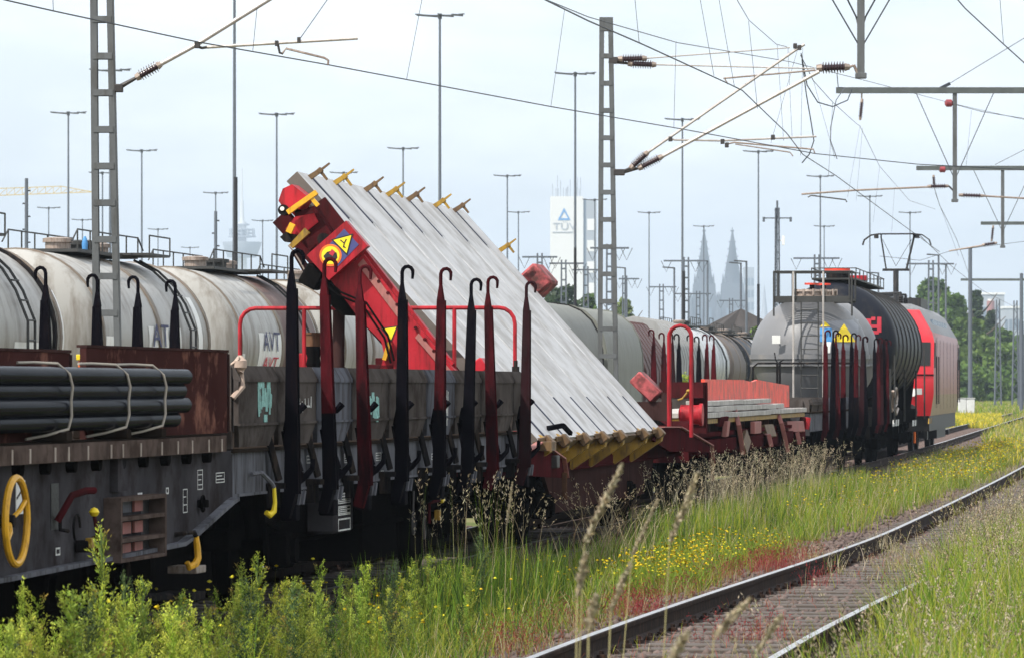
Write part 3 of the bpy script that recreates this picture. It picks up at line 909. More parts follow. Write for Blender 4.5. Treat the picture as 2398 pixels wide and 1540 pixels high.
for k, x in enumerate((163, 298, 383)):
    u = fw.at(x, 930, 1.6).y
    zt2 = 1.44 + 0.091 * 3 + 2 * rd + 0.006
    path = [(1.43, u - 0.35, 1.40), (1.50, u - 0.16, 1.42), (1.60, u - 0.03, 1.455), (1.612, u, 1.53), (1.605, u + 0.015, 1.62), (1.615, u + 0.015, 1.70), (1.60, u, 1.775), (1.54, u - 0.05, zt2 + 0.012), (1.44, u - 0.22, zt2 + 0.018), (1.405, u - 0.45, zt2 + 0.015)]
    b = MB(); b.tube(path, 0.0085, 6)
    wo = b.build('tie_wire', 'wire_beige', None); wo.location = fw.o.location; wo.rotation_euler = (0, 0, -fw.th)
    tag(wo, 'beige tie wire looped round the dark pipes, %s' % ('leftmost', 'middle one', 'rightmost near pipe ends')[k], 'wire', 'tie wires round the pipes')

# ------------------------------------------------------------------ stake wagon builder
def stake_wagon(name, label, Y0, L, ustk, cols, group=None, detail=True, far=True, zb=1.85):
    w = Veh(name, label, Y0, L, group=group); o = w.o
    hv = 1.40
    underframe(o, 0.02, L - 0.02, 1.33, 1.235, sole='wagon_bluegrey', depth=0.29)
    b = MB(); b.box((-1.36, 0.03, 1.236), (1.36, L - 0.03, 1.262)); b.build('floor', 'timber', o)
    edges = [0.0] + [u for u in ustk] + [L]
    for s in ((1, -1) if True else (1,)):
        for i, (a, c) in enumerate(zip(edges[:-1], edges[1:])):
            a2, c2 = a + 0.012, c - 0.012
            if c2 - a2 < 0.25:
                continue
            b = MB(); k = 0.16 if c2 - a2 > 0.8 else 0.05
            v = s * hv
            poly = [(v, a2, zb - 0.10), (v, c2, zb - 0.10), (v, c2, 1.43), (v - s * 0.03, c2 - k, 1.275), (v - s * 0.03, a2 + k, 1.275), (v, a2, 1.43)]
            b.prism(poly, (-s * 0.035, 0, 0))
            # rolled top edge leaning in, and a proud rib under it
            b.prism([(v + s * 0.012, a2, zb - 0.115), (v + s * 0.012, a2, zb - 0.09), (v - s * 0.035, a2, zb), (v - s * 0.075, a2, zb), (v - s * 0.035, a2, zb - 0.10)], (0, c2 - a2, 0))
            b.beam((v + s * 0.004, a2, 1.435), (v + s * 0.004, c2, 1.435), 0.016, 0.018)
            bo = b.build('side_board', 'board_blue' if (i in (2, 5) and s > 0) else 'board_grey', o)
    for e, u in ((0, 0.0), (1, L)):
        b = MB(); b.box((-1.35, u + (0.0 if e == 0 else -0.06), 1.265), (1.35, u + (0.06 if e == 0 else 0.0), zb - 0.01))
        for k in range(5):
            vv = -1.2 + k * 0.6
            b.box((vv - 0.04, u + (-0.04 if e == 0 else 0.001), 1.25), (vv + 0.04, u + (-0.001 if e == 0 else 0.04), zb - 0.04))
        b.build('end_board', 'board_grey', o)
        b = MB(); b.box((-1.36, u + (-0.06 if e == 0 else 0.001), 0.86), (1.36, u + (-0.001 if e == 0 else 0.06), 1.23)); b.build('headstock', 'wagon_grey', o)
        buffers(o, u + (-0.06 if e == 0 else 0.06), -1 if e == 0 else 1)
    for i, u in enumerate(ustk):
        m, m2 = cols[i % len(cols)]
        lean = rnd.uniform(-0.045, 0.045)
        stake(o, u, hv + 0.105, 1, m=m, m2=m2, lean=lean, z1=2.42 + rnd.uniform(-0.045, 0.035))
        if far and not (detail and i == 7):
            stake(o, u, -hv - 0.105, -1, spike=True, m=('stake_black' if detail else cols[(i * 3) % len(cols)][0]), lean=rnd.uniform(-0.03, 0.0), z1=2.42 + rnd.uniform(-0.04, 0.02))
        if detail:
            latch(o, u + 0.13, hv + 0.03)
            b = MB(); b.box((1.335, u - 0.1, 0.96), (1.47, u + 0.1, 1.00)); b.box((1.335, u - 0.09, 0.82), (1.40, u + 0.09, 0.96)); b.beam((1.345, u - 0.16, 1.40), (1.42, u - 0.05, 1.02), 0.025, 0.05); b.build('stake_pocket', 'steel_dark', o)
    for u in (L * 0.5 - 4.0, L * 0.5 + 4.0):
        wheelset(o, u); axlebox(o, u, v=1.12)
    dark_pan(o, 1.2, L - 1.2, 1.0, 0.45, 0.95)
    b = MB(); b.box((-0.75, 0.3, 0.16), (0.70, 4.0, 0.93)); b.build('dark_fill_end', 'black_under', o)  # these solid boxes are added to keep the space under the floor black
    b = MB(); b.box((-0.45, 4.2, 0.44), (0.55, 8.4, 0.93)); b.build('dark_fill_mid', 'black_under', o)
    b = MB(); b.box((-0.75, 8.6, 0.16), (0.70, L - 0.3, 0.93)); b.build('dark_fill_end', 'black_under', o)
    return w

stk = [34.48, 35.95, 37.4, 39.05, 40.9, 42.4, 43.9, 45.9]
Y0 = 33.1
us = [(y - Y0) / 0.9887 for y in stk]
B_, R_, N_ = ('stake_black', None), ('stake_red', None), ('stake_brown', None)
sw = stake_wagon('stake_wagon', 'grey two-axle wagon with low side boards and eight hooked stakes, nearest of its kind', Y0, 13.65, us,
                 [B_, ('stake_red', 'stake_black'), R_, B_, ('stake_red', 'stake_black'), B_, R_, N_])
o = sw.o
# graffiti strokes on the boards
def scribble(px0, py0, px1, py1, n, m, seed, w=0.012):
    r = random.Random(seed); b = MB(); v = 1.4025
    q0, q1 = sw.at(px0, py1, v), sw.at(px1, py0, v)
    prev = None
    for i in range(n):
        u = q0.y + (q1.y - q0.y) * (i + 0.5) / n
        za, zc = q0.z + (q1.z - q0.z) * r.uniform(0, 0.35), q0.z + (q1.z - q0.z) * r.uniform(0.65, 1.0)
        b.beam((v, u + r.uniform(-.02, .02), za), (v, u + r.uniform(-.02, .02), zc), 0.004, w * r.uniform(0.8, 2.2), up=(0, 1, 0))
        if i and i % 2:
            z = r.choice((q0.z, q1.z, (q0.z + q1.z) / 2)) + r.uniform(-.02, .02)
            b.beam((v, u - (q1.y - q0.y) / n * 1.5, z), (v, u + (q1.y - q0.y) / n * 0.5, z), 0.005, w * 1.8)
    b.build('graffiti', m, o)
scribble(604, 900, 636, 978, 9, 'turquoise', 1, 0.03)
scribble(866, 925, 888, 985, 9, 'turquoise', 2, 0.03)
scribble(698, 925, 732, 965, 5, 'white_mark', 3, 0.008)
scribble(1042, 910, 1050, 1010, 3, 'white_mark', 4, 0.02)
for (x0, y0, x1, y1, rows) in ((718, 1065, 728, 1084, 1), (806, 1060, 818, 1083, 3), (880, 1058, 892, 1078, 2), (892, 1100, 898, 1122, 1), (1010, 1060, 1020, 1076, 1)):
    q0, q1 = sw.at(x0, y1, 1.331), sw.at(x1, y0, 1.331)
    frame_mark(o, 1.331, q0.y, q0.z, q1.y, q1.z, 0.007, rows)
# equipment box hanging at the sill
p0, p1 = sw.at(792, 1245, 1.36), sw.at(820, 1150, 1.36)
b = MB(); b.cbox((1.24, (p0.y + p1.y) / 2, (p0.z + p1.z) / 2), (0.24, p1.y - p0.y + 0.25, p1.z - p0.z + 0.02)); bx = b.build('equipment_box', 'wagon_grey', o)
for (f0, f1, rows) in ((0.02, 0.34, 0), (0.42, 0.66, 4), (0.72, 0.84, 1), (0.88, 0.99, 0)):
    zz = p1.z - p0.z
    frame_mark(bx, 1.3605, p0.y, p0.z + zz * f0, p1.y, p0.z + zz * f1, 0.012 if rows == 0 else 0.008, rows)
# yellow handle under the near corner
p = sw.at(632, 1140, 1.42)
b = MB(); b.tube([(1.36, p.y - 0.35, p.z + 0.10), (1.40, p.y - 0.2, p.z + 0.11), (1.44, p.y - 0.02, p.z + 0.03), (1.45, p.y, p.z)], 0.016, 6); b.build('handle_bracket', 'wagon_bluegrey', o)
b = MB(); b.tube([(1.45, p.y, p.z), (1.455, p.y + 0.01, p.z - 0.11), (1.45, p.y, p.z - 0.17), (1.425, p.y - 0.03, p.z - 0.20), (1.405, p.y - 0.06, p.z - 0.18)], [0.014, 0.016, 0.022, 0.024, 0.02], 7); b.build('uncoupling_handle', 'yellow_clean', o)
p = sw.at(1034, 1170, 1.45)
b = MB(); b.prof((1.45, p.y, p.z - 0.028), (1.45, p.y, p.z + 0.028), [(0, 0), (0.15, 0.02), (0.5, 0.03), (0.85, 0.02), (1, 0)], 10); b.build('valve_knob', 'yellow_clean', o)
b = MB(); b.tube([(1.45, p.y, p.z), (1.40, p.y - 0.1, p.z - 0.01), (1.36, p.y - 0.12, p.z - 0.03), (1.36, p.y - 0.12, p.z - 0.2)], 0.014, 6); b.build('valve_handle', 'red_dark', o)
b = MB(); b.cbox((1.42, p.y - 0.03, p.z - 0.13), (0.05, 0.07, 0.09)); b.build('valve_tag', 'yellow_worn', o)
p = sw.at(968, 1225, 1.36)
for q in (0.0, 0.55):
    b = MB(); b.tube([(1.36, p.y + q + 0.05 * math.cos(a), p.z + 0.09 * math.sin(a) - q * 0.1) for a in [2 * math.pi * k / 14 for k in range(14)]], 0.011, 5, closed=True)
    b.tube([(1.36, p.y + q, p.z + 0.09 - q * 0.1), (1.36, p.y + q + 0.02, p.z + 0.28)], 0.01, 5); b.build('chain_ring', 'fitting_dark', o)
# rope knotted at the near corner post
p = sw.at(572, 840, 1.38)
b = MB()
b.tube([(1.36, 0.0, 1.62), (1.42, 0.05, 1.70), (1.40, 0.08, 1.80), (1.36, 0.03, 1.86), (1.40, 0.0, 1.90), (1.43, 0.06, 1.86), (1.41, 0.02, 1.80)], 0.022, 7)
b.prof((1.41, 0.03, 1.80), (1.41, 0.03, 1.92), [(0, 0.01), (0.3, 0.045), (0.7, 0.045), (1, 0.01)], 9)
ro = b.build('rope_knot', 'rope', None); ro.location = o.location; ro.rotation_euler = o.rotation_euler
tag(ro, 'knotted beige rope on the front corner of the nearest stake wagon', 'rope')
b = MB(); b.box((1.30, 13.5, 1.85), (1.36, 13.6, 1.90)); b.cyl((1.33, 13.55, 1.88), (1.33, 13.55, 1.96), 0.02, n=8); b.build('corner_pin', 'steel_dark', o)

# ------------------------------------------------------------------ turnout wagon with its platform tilted up
tw = Veh('turnout_wagon', 'red turnout transport wagon with pale slab platform tilted steeply up', 47.2, 14.2)
o = tw.o
TL = 14.2
underframe(o, 0.05, TL, 1.1, 1.02, sole='red_dark', depth=0.22)
b = MB(); b.box((-1.36, 0.0, 1.025), (1.36, 1.3, 1.08)); b.box((-1.36, 11.3, 1.025), (1.36, TL, 1.08)); b.box((-0.5, 1.3, 1.02), (0.5, 11.3, 1.07)); each(b, 'floor', 'red_dark', o)
# deep belly frame
pp = [tw.at(x, y, 1.05) for x, y in ((1262, 1110), (1420, 1095), (1440, 1180), (1290, 1205))]
b = MB(); b.prism([(1.05, pp[0].y, 0.95), (1.05, pp[1].y + 5, 0.95), (1.05, pp[2].y + 3.4, 0.36), (1.05, pp[3].y + 0.3, 0.33)], (-0.05, 0, 0))
b.prism([(-1.05, pp[0].y, 0.95), (-1.05, pp[1].y + 5, 0.95), (-1.05, pp[2].y + 3.4, 0.36), (-1.05, pp[3].y + 0.3, 0.33)], (0.05, 0, 0))
b.box((-1.0, pp[3].y + 0.35, 0.335), (1.0, pp[2].y + 3.3, 0.36)); b.build('belly_frame', 'rust_brown', o)
# wing plates at the sides
def wing(pl, v, m='red_dark'):
    q = [tw.at(x, y, v) for x, y in pl]
    b = MB(); b.prism(q, (-0.03, 0, 0)); wo = b.build('wing_plate', m, o)
    b = MB()
    n = len(q)
    for i in (0, 1, 2):
        if i + 1 < n:
            b.beam(q[i] + Vector((0.01, 0, 0.006)), q[i + 1] + Vector((0.01, 0, 0.006)), 0.07, 0.014, up=(0, 0, 1))
    b.build('wing_rim', 'pink_brown', wo)  # lighter colour paints in the light along the plate's upper edges
    return q
wing([(1222, 1062), (1262, 1036), (1316, 1074), (1323, 1118), (1215, 1112)], 1.42)
wing([(1548, 1000), (1590, 1000), (1664, 1043), (1668, 1090), (1660, 1058), (1568, 1056), (1530, 1030)], 1.42)
for (x, y) in ((1322, 1105), (1668, 1075)):
    b = MB(); q = tw.at(x, y, 1.45); b.beam(q, q - Vector((0, 0, 0.22)), 0.04, 0.05); b.prof(q - Vector((0, 0, 0.30)), q - Vector((0, 0, 0.2)), [(0, 0), (0.2, 0.035), (0.8, 0.035), (1, 0.02)], 8); b.build('end_lever', 'rust', o)
b = MB(); q = tw.at(1290, 1080, 1.40); b.cbox((1.43, q.y, q.z), (0.1, 0.2, 0.13)); b.build('lever_box', 'fitting_dark', o)
for u in (1.6, 3.4, 10.6, 12.4):
    wheelset(o, u, 0.42); axlebox(o, u, 0.42, v=1.0)
dark_pan(o, 0.3, TL - 0.3, 1.15, 0.45, 0.9)
buffers(o, 0.0, -1); buffers(o, TL, 1)
b = MB(); b.box((-1.3, -0.05, 0.8), (1.3, 0.0, 1.2)); b.build('headstock', 'red_dark', o)
b = MB(); b.box((-1.3, TL, 0.8), (1.3, TL + 0.05, 1.2)); b.build('headstock', 'red_dark', o)
# near end railing
u = 0.06
ql, qr = tw.cross(562, 722, u), tw.cross(1206, 724, u)
zt_, vl, vr = ql.z, ql.x, qr.x
b = MB()
arc = lambda vc, s: [(vc + s * 0.16 - s * 0.16 * math.cos(a), u, zt_ - 0.16 + 0.16 * math.sin(a)) for a in (0, 0.4, 0.8, 1.2, 1.57)]
b.tube([(vl, u, 1.06)] + [(x, y, z) for x, y, z in arc(vl, 1)] + [(x, y, z) for x, y, z in arc(vr, -1)][::-1] + [(vr, u, 1.06)], 0.021, 8)
b.build('end_railing', 'red_paint', o)
b = MB()
for x in (712, 1064):
    q = tw.cross(x, 760, u); b.tube([(q.x, u, 1.06), (q.x, u, zt_ - 0.004)], 0.021, 8)
each(b, 'railing_post', 'red_paint', o)
b = MB(); b.cbox(((vl + vr) / 2 - 0.4, u, 1.82), (2.0, 0.05, 0.05)); b.build('railing_rail', 'red_paint', o)
# hoop handrail at the far end
q0, q1 = tw.at(1566, 890, 1.0), tw.at(1618, 890, 1.0)
uh = 12.9
qa, qb, qt = tw.cross(1566, 890, uh), tw.cross(1618, 890, uh), tw.cross(1592, 762, uh)
rr = (qb.x - qa.x) / 2
b = MB()
for du, nm in ((0.0, 0), (0.10, 1)):
    b.tube([(qa.x, uh + du, 1.06), (qa.x, uh + du, qt.z - rr)] + [(qa.x + rr - rr * math.cos(a), uh + du, qt.z - rr + rr * math.sin(a)) for a in (0.3, 0.7, 1.1, 1.57, 2.0, 2.4, 2.8)] + [(qb.x, uh + du, qt.z - rr), (qb.x, uh + du, 1.06)], 0.022, 8)
b.build('hoop_handrail', 'red_paint', o)

# the tilted platform: local frame at the lower hinge edge
ang = math.radians(47.7)
E = Vector((-math.cos(ang), 0, math.sin(ang)))       # up the slope
NR = Vector((math.sin(ang), 0, math.cos(ang)))       # out of the slab faces
H0 = Vector((1.40, 0, 1.17))
PW = 3.67
PU0, PU1 = 0.32, 11.15
def pf(e, u, n):
    return H0 + E * e + Vector((0, u, 0)) + NR * n
plat = bpy.data.objects.new('tilt_platform', None); COL.objects.link(plat); plat.parent = o
jo = [PU0]
for x in (723, 781, 852, 903, 951, 1014, 1060):
    # joints read off the upper edge
    lo, hi = PU0, PU1
    for _ in range(40):
        mid = (lo + hi) / 2; p = pf(PW, mid, 0)
        wp = Vector((p.x * math.cos(tw.th) + p.y * math.sin(tw.th) + tw.c(tw.Y0), -p.x * math.sin(tw.th) + p.y * math.cos(tw.th) + tw.Y0, p.z))
        if CX + F * wp.x / wp.y < x: lo = mid
        else: hi = mid
    jo.append(lo)
jo.append(PU1)
TS = 0.15
Rm = Matrix((( -E.x, 0, NR.x), (0, 1, 0), (-E.z, 0, NR.z)))
RM = Matrix(((E.x, 0, NR.x), (0, 1, 0), (E.z, 0, NR.z)))
for a, c in zip(jo[:-1], jo[1:]):
    b = MB()
    g = 0.034
    dz = rnd.uniform(-0.004, 0.004)
    ch = 0.012
    sec = [(a + g, -TS), (c - g, -TS), (c - g, -ch), (c - g - ch, 0), (a + g + ch, 0), (a + g, -ch)]
    b.prism([pf(0.0, u_, n_ + dz) for u_, n_ in sec], E * PW)
    so = b.build('slab', 'slab', plat)
    if a == PU0:
        b = MB(); b.prism([pf(0.0, a + g - 0.006, -TS + 0.002), pf(0.0, a + g - 0.006, -0.004), pf(PW, a + g - 0.006, -0.004), pf(PW, a + g - 0.006, -TS + 0.002)], (0, 0.005, 0)); b.build('slab_edge', 'slab_edge', so)
for a in jo[1:-1]:
    for (e0, e1) in ((0.02, 0.56), (PW - 0.62, PW - 0.02)):
        b = MB(); b.prism([pf(e0, a - 0.04, -0.01), pf(e0, a + 0.04, -0.01), pf(e0, a + 0.034, 0.008), pf(e0, a - 0.034, 0.008)], E * (e1 - e0)); b.build('joint_strap', 'strap', plat)
    b = MB(); b.prism([pf(0.56, a - 0.03, -TS + 0.01), pf(0.56, a + 0.03, -TS + 0.01), pf(0.56, a + 0.03, -0.02), pf(0.56, a - 0.03, -0.02)], E * (PW - 1.2)); b.build('joint_filler', 'mast_dark', plat)
# supporting frame under the slabs
b = MB()
for e in (0.5, 1.7, 2.9, 3.5):
    b.prism([pf(e - 0.08, PU0 + 0.05, -TS - 0.02), pf(e + 0.08, PU0 + 0.05, -TS - 0.02), pf(e + 0.08, PU0 + 0.05, -TS - 0.20), pf(e - 0.08, PU0 + 0.05, -TS - 0.20)], (0, PU1 - PU0 - 0.1, 0))
for u_ in (0.5, 3.0, 6.0, 9.0, 10.9):
    b.prism([pf(0.1, u_ - 0.07, -TS - 0.21), pf(0.1, u_ + 0.07, -TS - 0.21), pf(0.1, u_ + 0.07, -TS - 0.4), pf(0.1, u_ - 0.07, -TS - 0.4)], E * (PW - 0.3))
b.build('platform_frame', 'red_dark', plat)
b = MB()
for s_ in ((0.02, 0.07), (0.12, 0.16)):
    b.prism([pf(0.2, 0.20, -TS - s_[0]), pf(0.2, 0.26, -TS - s_[0]), pf(0.2, 0.26, -TS - s_[1]), pf(0.2, 0.20, -TS - s_[1])], E * (PW - 0.5))
each(b, 'edge_rail', 'red_paint', plat)
b = MB()
for k in range(7):
    b.cyl(pf(2.75 - 0.0 + 0.12 * k - 0.0, 0.19, -TS - 0.10), pf(2.75 + 0.12 * k, 0.215, -TS - 0.10), 0.035, n=12)
each(b, 'roller', 'steel_dark', plat)
# clamps on the upper edge
def top_clamp(u_, m, e=PW, hgt=0.22, parent=plat):
    b = MB().use(m)
    A = pf(e - 0.05, u_, -0.03); Bq = A + Vector((0.13, 0, 0.085))
    b.beam(A, Bq, 0.055, 0.05, up=(0, 1, 0), w1=0.045, h1=0.04)
    b.cbox(Bq, (0.055, 0.05, 0.05), RM)
    C1 = Bq + Vector((0.10, 0, 0.075)); b.beam(Bq, C1, 0.026, 0.03, up=(0, 1, 0), w1=0.018, h1=0.02)
    C2 = Bq + Vector((0.075, 0, -0.095)); b.beam(Bq, C2, 0.034, 0.03, up=(0, 1, 0), w1=0.024, h1=0.022)
    return b.build('clamp', None, parent)
for i, a in enumerate(jo[1:-1]):
    top_clamp(a - 0.12, ('clamp_brown', 'yellow_worn', 'clamp_brown', 'yellow_worn', 'clamp_brown', 'yellow_worn', 'clamp_brown')[i])
top_clamp(PU1 - 0.05, 'yellow_worn', e=PW - 0.62)
# clamps on the lower edge
lo_u = [PU0 + 0.05, 1.2, 3.2, 4.6, 6.1, 8.6, 10.2]
for i, u_ in enumerate([0.75, 2.0, 3.6, 5.1, 6.7, 8.9, 10.5]):
    b = MB().use('yellow_worn')
    P0, P1 = pf(-0.02, u_, 0.05), pf(0.02, u_ - 0.15, -0.44)
    b.prism([pf(-0.09, u_ + 0.08, 0.05), pf(0.06, u_ + 0.08, 0.0), pf(0.06, u_ + 0.02, -0.46), pf(0.0, u_, -0.55), pf(-0.09, u_, -0.48), pf(-0.15, u_ + 0.05, -0.03)], (0, -0.17, 0))
    b.use('clamp_brown')
    b.cbox(pf(-0.06, u_ - 0.1, 0.02), (0.12, 0.2, 0.11), RM)
    b.beam(pf(0.0, u_ - 0.35, -0.02), pf(-0.03, u_ - 0.1, 0.03), 0.05, 0.05)
    b.use('yellow_worn'); b.cyl(pf(0.05, u_ - 0.2, -0.3), pf(0.02, u_ - 0.25, -0.5), 0.035, n=8)
    b.build('clamp', None, plat)
b = MB(); b.beam(pf(0.12, 1.55, 0.02), pf(0.05, 1.7, 0.14), 0.05, 0.05); b.beam(pf(0.05, 1.7, 0.14), pf(-0.05, 1.9, 0.12), 0.04, 0.04); b.build('clamp_handle', 'stake_black', plat)
b = MB(); b.box(pf(-0.06, PU0 - 0.1, -0.1), pf(-0.12, PU0 + 0.25, 0.1)); b.build('corner_bracket', 'clamp_brown', plat)
b = MB(); b.prism([pf(-0.03, PU0 + 0.1, -0.16), pf(-0.03, PU1 - 0.1, -0.16), pf(-0.03, PU1 - 0.1, -0.02), pf(-0.03, PU0 + 0.1, -0.02)], E * 0.028); b.build('lower_sill', 'clamp_brown', plat)
# box at the far end of the tilt beam
pb = pf(2.46, 11.7, 0.02)
b = MB(); b.cbox(pb, (0.34, 0.7, 0.36), RM); b.build('beam_end_box', 'red_chipped', plat)

# red lifting arm under the near end
UA = -0.12
def ac(x, y, u_=UA):
    return tw.cross(x, y, u_)
def arm_part(name, pl, m, u_=UA, t=0.12, parent=None):
    b = MB(); b.prism([ac(x, y, u_) for x, y in pl], (0, t, 0)); return b.build(name, m, parent or o)
arm = arm_part('lifting_arm', [(772, 652), (852, 596), (905, 668), (1010, 800), (1066, 868), (1000, 900), (880, 900), (900, 830), (893, 800), (840, 745)], 'red_paint', UA + 0.02, 0.22)
arm_part('arm_web', [(735, 480), (760, 462), (1085, 880), (1050, 900), (905, 690)], 'red_dark', UA + 0.3, 0.06)
arm_part('arm_rail', [(838, 588), (852, 580), (1062, 850), (1050, 862)], 'red_paint', UA + 0.10, 0.12)
arm_part('arm_channel', [(838, 620), (850, 606), (950, 742), (938, 752)], 'pink_brown', UA - 0.005, 0.02)
arm_part('arm_channel', [(972, 790), (980, 780), (1055, 866), (1042, 872)], 'pink_brown', UA - 0.005, 0.02)
hd1 = arm_part('arm_head', [(690, 500), (735, 482), (785, 560), (740, 605), (700, 560)], 'red_dark', UA + 0.05, 0.26)
b = MB(); b.prism([ac(x, y, UA + 0.02) for x, y in ((668, 536), (690, 508), (735, 500), (745, 520), (715, 545), (690, 560))], (0, 0.3, 0)); b.build('arm_jaw', 'red_paint', o)
b = MB(); b.prism([ac(x, y, UA) for x, y in ((652, 470), (662, 442), (684, 432), (722, 462), (700, 490), (662, 486))], (0, 0.35, 0)); b.build('pulley_block', 'red_paint', o)
b = MB()
for (x, y, rr_) in ((664, 492, 0.055), (672, 556, 0.05), (757, 560, 0.06)):
    q = ac(x, y, UA - 0.01); b.prof((q.x, UA - 0.03, q.z), (q.x, UA + 0.1, q.z), [(0, rr_), (1, rr_)], 14)
each(b, 'pin', 'steel_dark', o)
b = MB(); q = ac(661, 489, UA - 0.035); b.prof((q.x, UA - 0.045, q.z), (q.x, UA - 0.031, q.z), [(0, 0.022), (1, 0.022)], 10); b.build('pin_eye', 'white_plate', o)
b = MB(); b.beam(ac(674, 498, UA - 0.08), ac(742, 450, UA - 0.08), 0.05, 0.06, up=(0, 1, 0)); b.beam(ac(728, 462, UA - 0.08), ac(745, 482, UA - 0.08), 0.04, 0.04, up=(0, 1, 0)); b.build('clamp_bar', 'yellow', o)
b = MB(); b.beam(ac(682, 578, UA - 0.08), ac(720, 540, UA - 0.08), 0.05, 0.06, up=(0, 1, 0), w1=0.07); b.build('clamp_bar', 'yellow_worn', o)
b = MB(); b.beam(ac(676, 545, UA - 0.06), ac(686, 524, UA - 0.06), 0.06, 0.05, up=(0, 1, 0)); b.build('clamp_bar', 'yellow', o)
b = MB(); b.prism([ac(x, y, UA - 0.02) for x, y in ((655, 555), (672, 545), (695, 550), (690, 565), (666, 566))], (0, 0.1, 0)); b.build('claw', 'steel_dark', o)
b = MB(); b.beam(ac(690, 585, UA), ac(722, 640, UA), 0.07, 0.07, up=(0, 1, 0)); b.build('link_bar', 'stake_brown', o)
b = MB(); q = ac(732, 648, UA); b.cbox((q.x, UA + 0.05, q.z), (0.20, 0.26, 0.22), Euler((0, 0.5, 0)).to_matrix()); b.cbox((q.x + 0.12, UA + 0.1, q.z + 0.08), (0.16, 0.2, 0.2)); b.build('hydraulic_block', 'black_under', o)
b = MB(); b.prism([ac(x, y, UA + 0.1) for x, y in ((764, 640), (800, 690), (838, 740), (800, 738), (760, 700))], (0, 0.2, 0)); b.build('arm_gusset', 'black_under', o)
b = MB(); b.tube([ac(675, 575, UA - 0.05), ac(690, 592, UA - 0.05), ac(702, 612, UA - 0.05), ac(713, 632, UA - 0.05)], 0.008, 5); b.build('chain', 'fitting', o)
# hydraulic post
q0, q1 = ac(790, 872, 0.3), ac(794, 700, 0.3)
b = MB(); b.cyl((q0.x, 0.3, 1.06), (q1.x, 0.3, q1.z), 0.062, n=14); b.cyl((q0.x, 0.3, 1.06), (q0.x, 0.3, 1.9), 0.085, n=14); b.build('lift_cylinder', 'rust_brown', o)
q = ac(733, 820, 0.25)
b = MB(); b.prof((q.x, 0.25, 1.06), (q.x, 0.25, q.z + 0.04), [(0, 0.075)] + [(k / 18, 0.07 + 0.012 * (k % 2)) for k in range(1, 18)] + [(1, 0.07)], 14); b.build('spring_drum', 'black_under', o)
b = MB(); b.cyl((q.x, 0.25, q.z + 0.041), (q.x, 0.25, q.z + 0.16), 0.08, n=14); b.cyl((q.x, 0.25, q.z + 0.16), (q.x, 0.25, q.z + 0.18), 0.09, n=14); b.build('drum_cap', 'rust', o)
b = MB(); q = ac(700, 838, 0.25); b.cbox((q.x, 0.3, 1.9), (0.25, 0.2, 0.28)); b.build('control_box', 'red_paint', o)
b = MB(); q0 = ac(875, 862, 0.0); b.cbox((q0.x + 0.05, 0.05, 1.88), (0.36, 0.3, 0.09)); b.cbox((q0.x + 0.12, 0.02, 1.95), (0.18, 0.2, 0.08)); each(b, 'arm_foot', 'red_dark', o)
q = ac(1120, 862, 0.1); b = MB(); b.cbox((q.x, 0.1, q.z), (0.2, 0.3, 0.14), Euler((0, -0.6, 0)).to_matrix()); each(b, 'arm_foot', 'red_paint', o)
b = MB(); b.beam(ac(900, 842, UA - 0.02), ac(912, 802, UA - 0.02), 0.04, 0.05, up=(0, 1, 0)); b.build('clamp_bar', 'yellow', o)
for k, off_ in enumerate(((0, 0), (8, -6))):
    b = MB(); b.tube([ac(735 + off_[0], 640 + off_[1], UA - 0.05), ac(790 + off_[0], 690 + off_[1], UA - 0.07), ac(850 + off_[0], 715 + off_[1], UA - 0.05), ac(900 + off_[0], 790 + off_[1], UA - 0.06), ac(915 + off_[0], 850 + off_[1], UA - 0.05)], 0.012, 6); b.build('hydraulic_hose', 'black_under', o)
for k in range(9):
    q = ac(866 + 21.5 * k, 632 + 27.0 * k, UA + 0.02); b = MB(); b.cyl((q.x, UA - 0.01, q.z), (q.x, UA + 0.02, q.z), 0.017, n=6); b.build('bolt', 'red_dark', arm)
# warning sign box on the arm
sg = arm_part('sign_box', [(718, 598), (810, 517), (861, 576), (770, 656)], 'red_paint', UA - 0.16, 0.16)
us_ = UA - 0.164
b = MB(); b.prism([ac(x, y, us_) for x, y in ((752, 592), (806, 536), (840, 573), (787, 628))], (0, 0.003, 0)); b.build('sign_field', 'blue_sign', sg)
def tri(cx, cy, r_, rot, u_, m, nm, par):
    b = MB(); b.prism([ac(cx + r_ * math.sin(rot + k * 2.0944), cy - r_ * math.cos(rot + k * 2.0944), u_) for k in range(3)], (0, 0.002, 0)); return b.build(nm, m, par)
rot = math.radians(-45 + 60)
tri(805, 569, 31, math.radians(165), us_ - 0.003, 'black_print', 'triangle_border', sg)
tri(805, 569, 25, math.radians(165), us_ - 0.006, 'yellow_clean', 'triangle_sign', sg)
b = MB()
for (x0, y0, x1, y1) in ((797, 562, 806, 570), (806, 570, 811, 560), (806, 570, 804, 580), (804, 576, 809, 581)):
    b.beam(ac(x0, y0, us_ - 0.008), ac(x1, y1, us_ - 0.008), 0.011, 0.002, up=(0, 1, 0))
b.build('pictogram', 'black_print', sg)
def disc(cx, cy, r_, u_, m, nm, par, n=24):
    b = MB(); b.prism([ac(cx + r_ * math.cos(6.2832 * k / n), cy + r_ * math.sin(6.2832 * k / n), u_) for k in range(n)], (0, 0.002, 0)); return b.build(nm, m, par)
disc(774, 598, 26, us_ - 0.003, 'orange_sign', 'round_sign', sg)
disc(774, 598, 21, us_ - 0.006, 'yellow_clean', 'round_sign_face', sg)
b = MB()
b.prism([ac(x, y, us_ - 0.009) for x, y in ((757, 600), (766, 590), (775, 588), (788, 592), (790, 603), (784, 612), (776, 604), (768, 606), (764, 612))], (0, 0.002, 0)); b.build('pictogram', 'black_print', sg)
